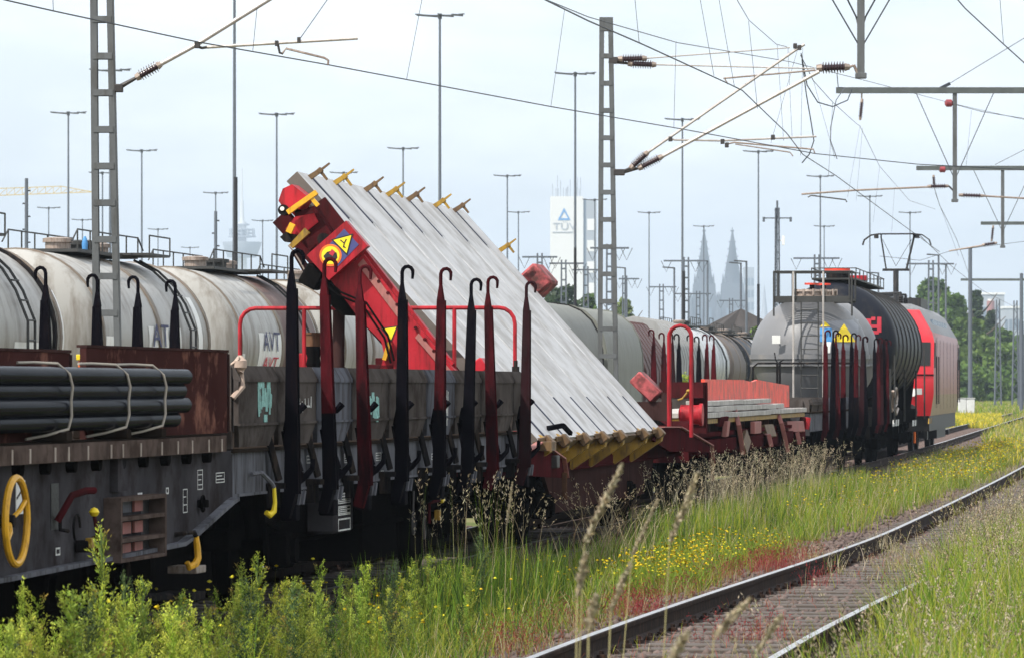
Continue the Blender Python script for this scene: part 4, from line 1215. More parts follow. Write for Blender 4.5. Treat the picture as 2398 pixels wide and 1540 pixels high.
b = MB(); b.prism([ac(x, y, us_ - 0.012) for x, y in ((770, 594), (777, 583), (785, 590), (779, 600))], (0, 0.002, 0)); b.build('pictogram', 'red_print', sg)
tri(913, 777, 24, math.radians(172), UA + 0.015, 'black_print', 'triangle_border', arm)
tri(913, 777, 19, math.radians(172), UA + 0.012, 'yellow_clean', 'triangle_sign', arm)

# ------------------------------------------------------------------ second turnout wagon, platform lowered
lw = Veh('turnout_wagon', 'red turnout transport wagon with flat platform and bright red side board', 62.2, 18.0)
o = lw.o; LL = 18.0
underframe(o, 0.05, LL, 1.2, 1.02, sole='red_dark', depth=0.26)
b = MB(); b.box((-1.36, 0, 1.025), (1.36, LL, 1.08)); each(b, 'floor', 'red_dark', o)
for u in (1.8, 3.6, 13.0, 14.8):
    wheelset(o, u, 0.42); axlebox(o, u, 0.42, v=1.0)
dark_pan(o, 0.4, LL - 0.4, 1.2, 0.4, 0.9)
buffers(o, 0, -1); buffers(o, LL, 1)
# far red side board with bent top
vF = 1.10
q = [lw.at(x, y, vF) for x, y in ((1650, 887), (1760, 889), (1785, 894), (1800, 889), (1885, 902))]
b = MB(); ye = min(q[-1].y, LL - 0.15)
for p in q: p.y = q[0].y + (p.y - q[0].y) * (ye - q[0].y) / max(0.1, q[4].y - q[0].y) if p is not q[4] else p.y
q[4].y = ye
b.prism([(vF, q[0].y, 1.36), (vF, q[0].y, q[0].z)] + [(vF, p.y, p.z) for p in q[1:]] + [(vF, q[-1].y, 1.36)], (-0.05, 0, 0)); b.build('side_board', 'red_bright', o)
b = MB()
p0 = lw.at(1600, 888, -0.9); b.box((-0.95, 0.2, 1.3), (-0.9, q[0].y, 1.80)); b.build('side_board', 'red_dark', o)
# lowered platform: stepped layers of slabs
yl0 = lw.at(1652, 968, 1.38).y
for k, (x1, y1, zth) in enumerate(((1887, 965, 0.085), (1832, 950, 0.085), (1800, 932, 0.08))):
    e1 = min(LL - 0.1, lw.at(x1, y1, 1.38 - 0.05 * k).y)
    zz = 1.27 + 0.085 * k
    n = max(2, int((e1 - yl0) / 1.35)); st = (e1 - yl0) / n
    for i in range(n):
        b = MB(); a, c = yl0 + i * st + 0.008, yl0 + (i + 1) * st - 0.008
        zj = rnd.uniform(-0.006, 0.006)
        v0_ = -0.4 if k == 0 else 1.115
        v1_ = 1.40 - 0.04 * k
        b.cbox(((v0_ + v1_) / 2, (a + c) / 2, zz + zth / 2 - 0.003 + zj), (v1_ - v0_, c - a, zth - 0.012)); b.build('slab', 'plank', o)
b = MB(); b.box((-0.4, yl0, 1.20), (1.36, min(LL - 0.1, lw.at(1887, 965, 1.38).y), 1.262)); b.build('platform_frame', 'yellow_worn', o)
b = MB()
for i in range(13):
    u = yl0 + 0.3 + i * 1.0
    b.box((1.1, u, 1.085), (1.3, u + 0.12, 1.198))
each(b, 'bearer', 'rust_brown', o)
# folded pink and brown clamps along the side
r = random.Random(21)
for (x, y, w_, h_, rt, m) in ((1700, 1003, .5, .22, 0, 'pink_brown'), (1730, 1010, .22, .5, .5, 'pink_brown'), (1770, 1000, .5, .18, 0, 'pink_brown'), (1800, 1008, .4, .2, 0, 'clamp_brown'), (1830, 1004, .3, .55, .45, 'pink_brown'),
                      (1860, 998, .4, .18, 0, 'pink_brown'), (1884, 990, .5, .2, 0, 'red_paint'), (1745, 1035, .28, .2, .3, 'clamp_brown'), (1795, 1030, .36, .2, 0, 'pink_brown'), (1865, 1025, .4, .2, 0, 'pink_brown'), (1690, 985, .4, .14, 0, 'red_dark')):
    p = lw.at(x, y, 1.40 + r.uniform(-.04, .04))
    b = MB(); b.cbox(p, (0.07, w_ * 2.2, h_), Euler((rt, r.uniform(-.3, .3), r.uniform(-.25, .25))).to_matrix()); each(b, 'folded_clamp', m, o)
b = MB(); b.box((1.2, 0.2, 0.80), (1.38, LL - 0.2, 0.98)); b.build('side_beam', 'red_dark', o)
b = MB()
for x in (1660, 1720, 1800, 1880):
    p = lw.at(x, 1050, 1.38); b.beam(p, p + Vector((0.03, 0.1, -0.25)), 0.05, 0.08)
b.cbox(lw.at(1893, 1060, 1.4), (0.05, 0.2, 0.2)); each(b, 'hanger', 'rust_brown', o)
# machinery at its near end: rusty tilted box, cylinder, cabinet
q = lw.cross(1515, 905, 0.4)
b = MB(); b.cbox(q, (0.40, 0.5, 0.20), Euler((0, 0.78, 0)).to_matrix()); b.build('beam_end_box', 'red_chipped', o)
b = MB(); q = lw.cross(1545, 960, 0.3); b.box((q.x - 0.45, 0.2, 1.08), (q.x + 0.1, 0.9, 1.5)); b.build('housing', 'rust_brown', o)
b = MB(); p0, p1 = lw.cross(1590, 908, 0.6), lw.cross(1648, 908, 0.6); b.box((p0.x - 0.25, 0.5, p0.z - 0.13), (p1.x, 1.1, p0.z + 0.08)); b.build('cross_beam', 'red_dark', o)
b = MB(); p0, p1 = lw.cross(1590, 970, 0.4), lw.cross(1646, 970, 0.4); b.prof((p0.x, 0.4, p0.z), (p1.x, 0.4, p0.z), [(0, 0.07), (0.08, 0.13), (0.85, 0.13), (0.86, 0.15), (1, 0.15), (1, 0)], 16); b.build('lift_cylinder', 'red_paint', o)
b = MB(); p0 = lw.cross(1632, 930, 0.7); b.box((p0.x - 0.1, 0.75, 1.08), (p0.x + 0.12, 0.95, 1.72)); b.build('end_post', 'red_dark', o)
b = MB(); p0 = lw.cross(1612, 915, 0.3); b.prof(p0 - Vector((0, 0, .03)), p0 + Vector((0, 0, .03)), [(0, 0), (.15, .02), (.5, .035), (.85, .02), (1, 0)], 10); b.tube([p0, p0 + Vector((-0.08, 0, -0.1)), p0 + Vector((-0.14, 0, -0.12))], 0.015, 6); b.build('valve_knob', 'yellow_worn', o)
b = MB(); p0 = lw.cross(1560, 960, 0.0); b.box((p0.x - 0.06, -0.02, 0.9), (p0.x + 0.06, 0.12, 1.62)); b.build('end_post', 'rust_brown', o)
b = MB(); p0 = lw.cross(1690, 1010, 0.1); b.box((-1.3, -0.05, 0.7), (1.3, 0.0, 1.25)); b.build('headstock', 'red_dark', o)

# ------------------------------------------------------------------ second stake wagon
ys2 = [82.6, 84.2, 85.6, 86.9, 89.0, 90.4, 91.8, 93.2]
Y0 = 81.0
stake_wagon('stake_wagon', 'dark stake wagon with hooked red and black stakes before the grey silo', Y0, 13.0, [(y - Y0) / 0.9887 for y in ys2],
            [R_, B_, R_, ('stake_red', 'stake_black'), B_, ('stake_red', 'stake_black'), N_, B_], zb=1.50, detail=False)

# ------------------------------------------------------------------ silo wagon
sv = Veh('silo_wagon', 'light grey domed silo wagon with ladder, top platform and yellow warning triangle', 95.0, 9.4)
o = sv.o; SL = 9.4
underframe(o, 0.05, SL, 1.3, 1.2, sole='steel_dark', depth=0.3)
b = MB(); b.box((-1.36, 0, 1.205), (1.36, SL, 1.25)); b.build('floor', 'steel_dark', o)
for u in (1.9, 7.5):
    wheelset(o, u); axlebox(o, u, v=1.1)
dark_pan(o, 0.4, SL - 0.4, 1.25, 0.4, 1.1)
buffers(o, 0, -1); buffers(o, SL, 1)
for i, yy in enumerate((96.0, 97.2, 98.2, 99.2, 100.2)):
    m, m2 = [B_, R_, N_, B_, R_][i]
    stake(o, (yy - 95.0) / 0.9887, 1.505, 1, m=m, m2=m2, z1=2.40 + 0.02 * (i % 2))
def silo(uc, nm):
    q = sv.cross(1895, 835, uc)
    rs = 1.24
    ztop = sv.cross(1895, 694, uc).z
    zs = q.z
    b = MB()
    prof = [(0, 0.45), (0.0, 0.47)]
    z0 = 1.25
    H = ztop - z0
    P_ = [(z0, 0.72), (zs - 0.55, 1.06), (zs - 0.2, 1.20), (zs - 0.05, rs)]
    n = 14
    for k in range(n + 1):
        a = math.pi / 2 * k / n * 0.93
        P_.append((zs + (ztop - zs) * math.sin(a) / math.sin(math.pi / 2 * 0.93), rs * math.cos(a)))
    P_.append((ztop + 0.002, 0.0))
    b.prof((0, uc, z0), (0, uc, z0 + 1.0), [((z - z0), r_) for z, r_ in P_], 48)
    so = b.build(nm, 'silo_grey', o)
    b = MB(); b.prof((0, uc, zs - 0.05), (0, uc, zs + 0.05), [(0, rs + 0.002), (0, rs + 0.02), (1, rs + 0.02), (1, rs - 0.02)], 48)
    b.prof((0, uc, zs - 0.20), (0, uc, zs - 0.16), [(0, rs - 0.05), (0, rs + 0.012), (1, rs + 0.012), (1, rs - 0.03)], 48); b.build('seam_band', 'silo_grey', so)
    # manhole
    b = MB(); b.prof((0, uc, ztop - 0.04), (0, uc, ztop + 0.14), [(0, 0.36), (0.25, 0.36), (0.3, 0.30), (0.75, 0.30), (0.75, 0.34), (1, 0.33), (1, 0)], 24)
    for k in range(10):
        a = 6.2832 * k / 10; b.cyl((0.33 * math.cos(a), uc + 0.33 * math.sin(a), ztop + 0.02), (0.33 * math.cos(a), uc + 0.33 * math.sin(a), ztop + 0.15), 0.03, n=6)
    b.build('manhole', 'fitting', so)
    b = MB(); b.cyl((0.05, uc, ztop + 0.14), (0.05, uc, ztop + 0.24), 0.05, n=8); b.build('valve_stem', 'steel_dark', so)
    b = MB(); b.cyl((0.05, uc, ztop + 0.24), (0.05, uc, ztop + 0.28), 0.16, n=14); b.build('valve_cap', 'red_bright', so)
    return so, zs, ztop, rs
UC = (98.4 - 95.0) / 0.9887
so, zs, ztop, rs = silo(UC, 'silo')
silo(UC + 3.3, 'silo')
UF = UC - 1.32
# platform, railing and ladder in front of the silo
zp = sv.cross(1900, 700, UF).z; zr = sv.cross(1900, 636, UF).z
pl, pr = sv.cross(1812, 700, UF).x, sv.cross(1995, 700, UF).x
b = MB()
for k in range(16):
    u = UF + 0.05 + k * 0.068
    b.box((pl, u, zp - 0.03), (pr, u + 0.026, zp - 0.005))
b.box((pl, UF, zp - 0.07), (pr, UF + 0.04, zp + 0.06)); b.box((pl, UF + 1.1, zp - 0.07), (pr, UF + 1.14, zp + 0.02)); each(b, 'platform', 'railing_grey', o)
b = MB()
for x in (pl, pl + (pr - pl) * 0.24, pl + (pr - pl) * 0.28, pl + (pr - pl) * 0.64, pr - 0.05, pr):
    b.tube([(x, UF, zp - (0.35 if x in (pl, pr) else 0)), (x, UF, zr)], 0.02, 6)
b.tube([(pl, UF, zr), (pr, UF, zr)], 0.02, 6)
b.tube([(pl, UF, zr), (pl, UF + 1.1, zr), (pr, UF + 1.1, zr), (pr, UF, zr)], 0.02, 6)
for x in (pl, pr):
    b.tube([(x, UF + 1.1, zp), (x, UF + 1.1, zr)], 0.02, 6)
b.build('railing', 'railing_grey', o)
b = MB()
xs_ = [sv.cross(x, 800, UF - 0.02).x for x in (1858, 1928)]
for x in xs_:
    b.tube([(x, UF - 0.03, 1.25), (x, UF - 0.03, zr)], 0.022, 6)
each(b, 'ladder_stile', 'tube_pale', o)
b = MB(); k = 0
xs2 = [sv.cross(x, 800, UF).x for x in (1876, 1916)]
for x in xs2:
    b.tube([(x, UF + 0.02, 1.25), (x, UF + 0.02, zp)], 0.014, 6)
for k in range(8):
    z = 1.4 + k * 0.27
    if z < zp:
        b.tube([(xs2[0], UF + 0.02, z), (xs2[1], UF + 0.02, z)], 0.011, 5)
b.build('ladder', 'railing_grey', o)
b = MB()
q0, q1 = sv.cross(1768, 850, UF - 0.1), sv.cross(2012, 850, UF - 0.1)
b.tube([(q0.x - 0.05, UF - 0.1, 1.25), (q0.x - 0.04, UF - 0.1, q0.z - 0.08), (q0.x + 0.06, UF - 0.1, q0.z), (q1.x - 0.06, UF - 0.1, q0.z), (q1.x + 0.03, UF - 0.1, q0.z - 0.1), (q1.x + 0.03, UF - 0.1, 1.25)], 0.022, 6)
for x in (1790, 1796):
    q = sv.cross(x * 1.0 + 30, 850, UF - 0.1); b.tube([(q.x, UF - 0.1, 1.25), (q.x, UF - 0.1, q0.z)], 0.025, 6)
q = sv.cross(1822, 850, UF - 0.1); b.tube([(q.x, UF - 0.1, q0.z), (q.x - 0.05, UF - 0.12, q0.z + 0.08), (q.x - 0.07, UF - 0.12, q0.z + 0.22)], 0.014, 5); b.tube([(q.x, UF - 0.1, q0.z), (q.x + 0.12, UF - 0.12, q0.z + 0.08)], 0.014, 5)
b.build('guard_rail', 'steel_dark', o)
# small placard, triangle signs and panel on the dome
def dome_pt(px, py, lift):
    """point on the dome surface seen at px,py, plus outward normal"""
    for k in range(200):
        u = UF + 0.0 + k * 0.01
        p = sv.cross(px, py, u)
        dz = p.z - zs
        rmax = rs * math.cos(math.asin(max(-1, min(1, dz / (ztop - zs) * 0.994)))) if dz > 0 else rs - 0.05
        if math.hypot(p.x, p.y - UC) <= rmax + lift:
            break
    return p
def dome_patch(pl_, lift, m, nm, n=6):
    """a curved sheet following the dome, from a picture quad or triangle (a,b,c,d)"""
    A = [Vector((x, y, 0)) for x, y in pl_]
    vs, fs_ = [], []
    for i in range(n + 1):
        for j in range(n + 1):
            s_, t_ = i / n, j / n
            p = (A[0] * (1 - t_) + A[1] * t_) * (1 - s_) + (A[3] * (1 - t_) + A[2] * t_) * s_
            vs.append(dome_pt(p.x, p.y, lift))
    for i in range(n):
        for j in range(n):
            fs_.append((i * (n + 1) + j, i * (n + 1) + j + 1, (i + 1) * (n + 1) + j + 1, (i + 1) * (n + 1) + j))
    b = MB(); b.add(vs, fs_); return b.build(nm, m, so)
dome_patch(((1926, 752), (2010, 748), (2012, 838), (1920, 838)), 0.02, 'silo_panel', 'placard_panel')
dome_patch(((1976, 758), (1977, 758), (2004, 800), (1949, 800)), 0.035, 'yellow_clean', 'warning_triangle')
dome_patch(((1931, 752), (1932, 752), (1944, 764), (1921, 764)), 0.035, 'yellow_clean', 'warning_triangle')
dome_patch(((1920, 768), (1948, 768), (1948, 800), (1920, 800)), 0.03, 'blue_print', 'blue_sign')
dome_patch(((1926, 800), (1946, 800), (1944, 826), (1928, 826)), 0.035, 'white_plate', 'white_sign')
p = dome_pt(1822, 795, 0.0)
b = MB(); b.cbox(p + Vector((-0.02, -0.22, 0)), (0.17, 0.02, 0.17)); b.build('number_plate', 'white_plate', so)
b = MB(); b.tube([p + Vector((-0.02, -0.21, 0)), p], 0.02, 6); b.build('plate_stem', 'silo_grey', so)

# ------------------------------------------------------------------ dark ribbed tank wagon
tk = Veh('tank_wagon', 'black tank wagon with hoop ribs in front of the red locomotive', 104.6, 13.6)
o = tk.o; KL = 13.6
underframe(o, 0.05, KL, 1.2, 1.15, sole='black_under', depth=0.3)
for u in (1.5, 3.3, 10.3, 12.1):
    wheelset(o, u); axlebox(o, u, v=1.05)
dark_pan(o, 0.3, KL - 0.3, 1.3, 0.35, 1.0)
buffers(o, 0, -1); buffers(o, KL, 1)
RT, ZC = 1.42, 2.62
def tank_body(o, u0, u1, r_, zc, m, nm='tank', dome=0.42):
    b = MB(); Lb = u1 - u0
    pr = []
    for k in range(9):
        a = math.pi / 2 * k / 8
        pr.append((dome * (1 - math.sin(a)) / Lb * 1.0, r_ * math.cos(a)) if False else (dome * (1 - math.cos(a)) / Lb, r_ * math.sin(a)))
    pr += [(1 - t_, r0) for (t_, r0) in pr[::-1]]
    b.prof((0, u0, zc), (0, u1, zc), pr, 48)
    return b.build(nm, m, o)
tb = tank_body(o, 0.35, KL - 0.4, RT, ZC, 'tank_dark', dome=0.75)
for k in range(7):
    u = 1.6 + k * 1.72
    b = MB(); b.prof((0, u, ZC), (0, u + 0.07, ZC), [(0, RT - 0.01), (0.05, RT + 0.03), (0.95, RT + 0.03), (1, RT - 0.01)], 48); b.build('hoop', 'tank_rib', o)
# saddles, walkway, hatches
b = MB()
for u in (1.4, 4.8, 8.6, 12.0):
    for s in (-1, 1):
        b.prism([(s * 1.15, u, 1.15), (s * 0.3, u, 1.15), (s * 0.3, u, 1.35), (s * 0.9, u, 1.62), (s * 1.25, u, 1.95)], (0, 0.12, 0))
each(b, 'saddle', 'black_under', o)
b = MB()
zw = ZC + RT + 0.10
b.box((-0.5, 1.0, zw - 0.04), (0.5, 12.0, zw)); 
for s in (-0.5, 0.5):
    for k in range(9):
        u = 1.0 + k * 1.35; b.tube([(s, u, zw), (s, u, zw + 0.22)], 0.012, 5)
    b.tube([(s, 1.0, zw + 0.22), (s, 12.0, zw + 0.22)], 0.012, 5)
for u in (1.0, 12.0):
    b.tube([(-0.5, u, zw + 0.22), (0.5, u, zw + 0.22)], 0.012, 5)
b.build('walkway', 'railing_grey', o)
b = MB(); b.cyl((0, 2.2, zw), (0, 2.2, zw + 0.16), 0.26, n=20); b.build('manhole', 'steel_dark', o)
b = MB(); b.cyl((0, 2.2, zw + 0.16), (0, 2.2, zw + 0.24), 0.29, n=20); b.build('manhole_lid', 'red_bright', o)
b = MB(); b.cbox((0.2, 5.0, zw + 0.08), (0.6, 0.6, 0.12)); b.build('hatch', 'red_paint', o)
# red stencil on the near dome
b = MB().use('red_print')
for (xa, xb, ya, yb) in ((2022, 2040, 746, 785), (2040, 2050, 742, 750), (2040, 2062, 760, 768), (2054, 2064, 742, 778), (2036, 2058, 774, 782)):
    vs = []
    for x, y in ((xa, ya), (xb, ya), (xb, yb), (xa, yb)):
        for k in range(300):
            p = tk.cross(x, y, 0.34 + k * 0.008)
            u = p.y
            rr_ = RT * math.sin(math.acos(max(-1, min(1, 1 - (u - 0.35) / 0.75)))) if u < 1.1 else RT
            if u > 0.35 and math.hypot(p.x, p.z - ZC) <= rr_ + 0.015:
                break
        vs.append(p - Vector((0, 0.012, 0)))
    b.add(vs, [(0, 1, 2, 3)])
b.build('stencil', None, tb)
# hazard striped step plates, pipes and yellow pole by the frame
b = MB().use('white_mark')
for (x, y, n) in ((2092, 990, 5), (2138, 990, 4), (2175, 985, 4)):
    q = tk.at(x, y, 1.36)
    for k in range(n):
        b.use('black_print' if k % 2 else ('white_mark' if x < 2170 else 'yellow_worn'))
        u0 = q.y + k * 0.45
        b.prism([(1.36, u0, q.z - 0.07), (1.36, u0 + 0.45, q.z - 0.07), (1.36, u0 + 0.6, q.z + 0.07), (1.36, u0 + 0.15, q.z + 0.07)], (-0.02, 0, 0))
each(b, 'hazard_board', None, o)
b = MB()
for x in (2085, 2095, 2118, 2145, 2165):
    q = tk.at(x, 930, 1.38); b.tube([(1.38, q.y, 0.9), (1.38, q.y, 2.1 + 0.3 * (x % 3))], 0.022, 6)
each(b, 'side_pipe', 'railing_grey', o)
b = MB(); q = tk.at(2098, 925, 1.35)
b.tube([(1.35, q.y + 0.5 * math.cos(a), q.z + 0.17 * math.sin(a)) for a in [6.2832 * k / 16 for k in range(16)]], 0.03, 7, closed=True)
b.tube([(1.35, q.y - 1.2, q.z + 0.1), (1.36, q.y - 0.8, q.z - 0.3), (1.36, q.y - 0.2, q.z - 0.42), (1.36, q.y + 0.6, q.z - 0.3)], 0.035, 7)
b.tube([(1.3, q.y - 1.6, q.z + 0.0), (1.32, q.y - 1.2, q.z - 0.35), (1.32, q.y + 0.9, q.z - 0.2)], 0.03, 7); b.build('hose', 'fitting', o)
b = MB(); q = tk.at(2142, 1010, 1.42); b.tube([(1.42, q.y, 0.35), (1.42, q.y, q.z)], 0.03, 6); b.build('marker_pole', 'orange_sign', o)

# ------------------------------------------------------------------ locomotive
lc = Veh('locomotive', 'red electric locomotive with raised pantograph at the head of the train', 121.5, 18.9, cat='locomotive')
o = lc.o; NL = 18.9
hw_ = 1.47
zr1 = 3.86
def loco_sec(k):
    """cross section half outline (v,z): bottom to roof"""
    return [(hw_ * k, 0.95), (hw_, 1.4), (hw_, 2.95), (hw_ - 0.08, 3.1), (hw_ - 0.42, 3.72), (hw_ - 0.6, zr1), (0, zr1 + 0.03)]
b = MB()
side = [(1.0, 0.62), (1.0, 1.35), (0.78, 2.25), (0.35, 3.05)]
# body: hexagonal cab ends. plan outline at several heights
lv = [(0.95, 0.10, 1.38), (1.5, 0.0, hw_), (2.1, 0.0, hw_), (2.9, 0.30, hw_), (3.12, 0.42, hw_ - 0.06), (3.70, 0.72, hw_ - 0.40), (3.86, 0.92, hw_ - 0.62)]
b.use('loco_red'); ring = []
vs = []
for (z, uo, w) in lv:
    pl_ = [(-w, uo + 0.55), (-w * 0.55, uo), (w * 0.55, uo), (w, uo + 0.55), (w, NL - uo - 0.55), (w * 0.55, NL - uo), (-w * 0.55, NL - uo), (-w, NL - uo - 0.55)]
    ring.append(len(vs)); vs += [(x, y, z) for x, y in pl_]
b.add(vs, [])
b.use('loco_side'); b.use('loco_low'); b.use('roof_grey')
for i in range(len(lv) - 1):
    for j in range(8):
        k = (j + 1) % 8
        b.f.append((ring[i] + j, ring[i] + k, ring[i + 1] + k, ring[i + 1] + j))
        if j in (3, 7):
            b.mi.append(2 if i == 0 else (1 if i < 4 else 3))
        else:
            b.mi.append(0 if i < 5 or j in (0, 1, 2, 4, 5, 6) and i < 5 else 3)
b.f.append(tuple(ring[-1] + j for j in range(8))); b.mi.append(3)
b.f.append(tuple(ring[0] + j for j in range(8))[::-1]); b.mi.append(3)
b.build('body', None, o)
b = MB()
b.prism([(-1.0, 0.16, 2.35), (1.0, 0.16, 2.35), (0.9, 0.36, 3.0), (-0.9, 0.36, 3.0)], (0, -0.03, 0.0)); b.build('rear_window', 'far_glass', o)
def chamfer(t, z, lift=0.012):
    uo = 0.0 if z < 2.1 else 0.30 * (z - 2.1) / 0.8
    return Vector((hw_ * (0.55 + 0.45 * t) + lift * 0.64, uo + 0.55 * t - lift * 0.77, z))
b = MB(); b.add([chamfer(0.12, 2.25), chamfer(0.86, 2.25), chamfer(0.86, 2.86), chamfer(0.12, 2.86)], [(0, 1, 2, 3)]); b.build('rear_window', 'black_print', o)
b = MB(); b.add([chamfer(0.1, 1.50), chamfer(0.55, 1.50), chamfer(0.55, 1.66), chamfer(0.1, 1.66)], [(0, 1, 2, 3)]); b.build('lamp_panel', 'white_plate', o)
b = MB(); b.add([chamfer(0.0, 1.98, 0.008), chamfer(1.0, 1.98, 0.008), chamfer(1.0, 2.03, 0.008), chamfer(0.0, 2.03, 0.008)], [(0, 1, 2, 3)]); b.build('panel_joint', 'red_dark', o)
for u in (0.85, 17.2):
    b = MB(); b.box((hw_ + 0.001, u, 2.2), (hw_ + 0.012, u + 0.75, 2.85)); b.build('cab_window', 'black_print', o)
b = MB()
for u in (1.6, 2.8, 16.2, 17.4):
    b.tube([(hw_ + 0.04, u, 1.25), (hw_ + 0.04, u, 2.5)], 0.016, 5)
for u in (2.2, 16.8):
    b.box((hw_ + 0.001, u - 0.3, 1.15), (hw_ + 0.008, u - 0.29, 3.0)); b.box((hw_ + 0.001, u + 0.3, 1.15), (hw_ + 0.008, u + 0.31, 3.0))
for k in range(5):
    b.box((hw_ + 0.001, 4.5 + k * 2.3, 1.1), (hw_ + 0.006, 4.52 + k * 2.3, 2.95))
each(b, 'handrail', 'loco_dark', o)
b = MB()
for k in range(6):
    b.box((hw_ - 0.30, 4.6 + k * 1.6, 3.28), (hw_ - 0.20, 5.9 + k * 1.6, 3.5))
each(b, 'side_vent', 'far_glass', o)
b = MB(); b.box((-1.35, 0.7, 0.55), (1.35, NL - 0.7, 0.945)); b.box((-1.3, 6.5, 0.3), (1.3, 12.2, 0.9)); b.build('bogie_frame', 'loco_dark', o)
for u in (3.2, 5.9, 13.0, 15.7):
    wheelset(o, u, 0.62, 'loco_dark')
dark_pan(o, 2.0, NL - 2.0, 1.3, 0.3, 0.8, 'loco_dark')
buffers(o, 0.25, -1, 'loco_dark'); buffers(o, NL - 0.25, 1, 'loco_dark')
b = MB()
for s in (-1, 1):
    b.cyl((s * 0.95, 0.2, 1.55), (s * 0.95, 0.05, 1.55), 0.10, n=12)
each(b, 'tail_light', 'white_plate', o)
# roof gear and pantograph
b = MB()
for k in range(9):
    u = 4.0 + k * 1.3
    b.prof((0.45 * (-1) ** k, u, zr1 + 0.03), (0.45 * (-1) ** k, u, zr1 + 0.32), [(0, 0.09), (0.2, 0.05), (0.3, 0.09), (0.4, 0.05), (0.5, 0.09), (0.6, 0.05), (0.7, 0.09), (0.8, 0.04), (1, 0.04)], 8)
b.tube([(0.45, 4.0, zr1 + 0.34), (-0.45, 5.3, zr1 + 0.34), (0.45, 6.6, zr1 + 0.34), (-0.45, 9, zr1 + 0.34), (0.45, 14, zr1 + 0.34)], 0.03, 6)
b.box((-0.8, 8.0, zr1 + 0.03), (0.8, 12.0, zr1 + 0.28)); b.build('roof_gear', 'loco_dark', o)
up = 5.2
q = lc.cross(2100, 548, up)
hz = q.z
qb = lc.cross(2098, 632, up)
b = MB()
b.tube([(qb.x + s * 0.0, up + 1.2 * 0, zr1 + 0.1) for s in (0,)] + [(qb.x, up, qb.z)], 0.075, 8); b.build('pantograph_mast', 'loco_dark', o)
w_ = 0.92
b = MB()
for du in (-0.15, 0.15):
    b.tube([(q.x - w_, up + du, hz - 0.30), (q.x - w_ * 0.95, up + du, hz - 0.16), (q.x - w_ * 0.75, up + du, hz - 0.03), (q.x - w_ * 0.5, up + du, hz), (q.x + w_ * 0.5, up + du, hz), (q.x + w_ * 0.75, up + du, hz - 0.03), (q.x + w_ * 0.95, up + du, hz - 0.16), (q.x + w_, up + du, hz - 0.30)], 0.016, 6)
b.box((q.x - 0.5, up - 0.16, hz), (q.x + 0.5, up + 0.16, hz + 0.012)); b.build('pantograph_head', 'loco_dark', o)
b = MB()
b.tube([(qb.x - 0.26, up, qb.z), (q.x - 0.42, up, hz - 0.1), (q.x - 0.42, up, hz)], 0.022, 6)
b.tube([(qb.x + 0.28, up, qb.z), (q.x + 0.46, up, hz - 0.1), (q.x + 0.46, up, hz)], 0.03, 6)
b.tube([(qb.x - 0.36, up, qb.z), (qb.x + 0.36, up, qb.z)], 0.035, 6)
b.tube([(qb.x - 0.0, up, qb.z + 0.1), (q.x - 0.38, up, hz - 0.15)], 0.008, 4); b.tube([(qb.x + 0.0, up, qb.z + 0.1), (q.x + 0.4, up, hz - 0.15)], 0.008, 4)
for s in (-1, 1):
    b.cbox((q.x + s * 0.55, up, hz - 0.07), (0.12, 0.1, 0.1))
b.build('pantograph_arm', 'loco_dark', o)

# ------------------------------------------------------------------ pale tank wagons on the far track
def cyl_patch(parent, u0, u1, a0, a1, r_, zc, m, nm, n=10, dirv=1):
    """sheet bent round a tank; angles in degrees above the horizontal on the near side"""
    vs, fs_ = [], []
    for i in range(n + 1):
        a = math.radians(a0 + (a1 - a0) * i / n)
        for u in (u0, u1):
            vs.append((dirv * r_ * math.cos(a), u, zc + r_ * math.sin(a)))
    for i in range(n):
        fs_.append((2 * i, 2 * i + 1, 2 * i + 3, 2 * i + 2))
    b = MB(); b.add(vs, fs_); return b.build(nm, m, parent)
def tank_text(parent, s, size, u, adeg, r_, zc, m, sx=1.0):
    a = math.radians(adeg)
    nrm = Vector((math.cos(a), 0, math.sin(a))); tx = Vector((0, 1, 0)); ty = Vector((-math.sin(a), 0, math.cos(a)))
    p = nrm * (r_ + 0.022); p = Vector((p.x, u, p.z + zc))
    M4 = Matrix(((tx.x * sx, ty.x, nrm.x, p.x), (tx.y * sx, ty.y, nrm.y, p.y), (tx.z * sx, ty.z, nrm.z, p.z), (0, 0, 0, 1)))
    return text('lettering', s, size, m, parent, M4)
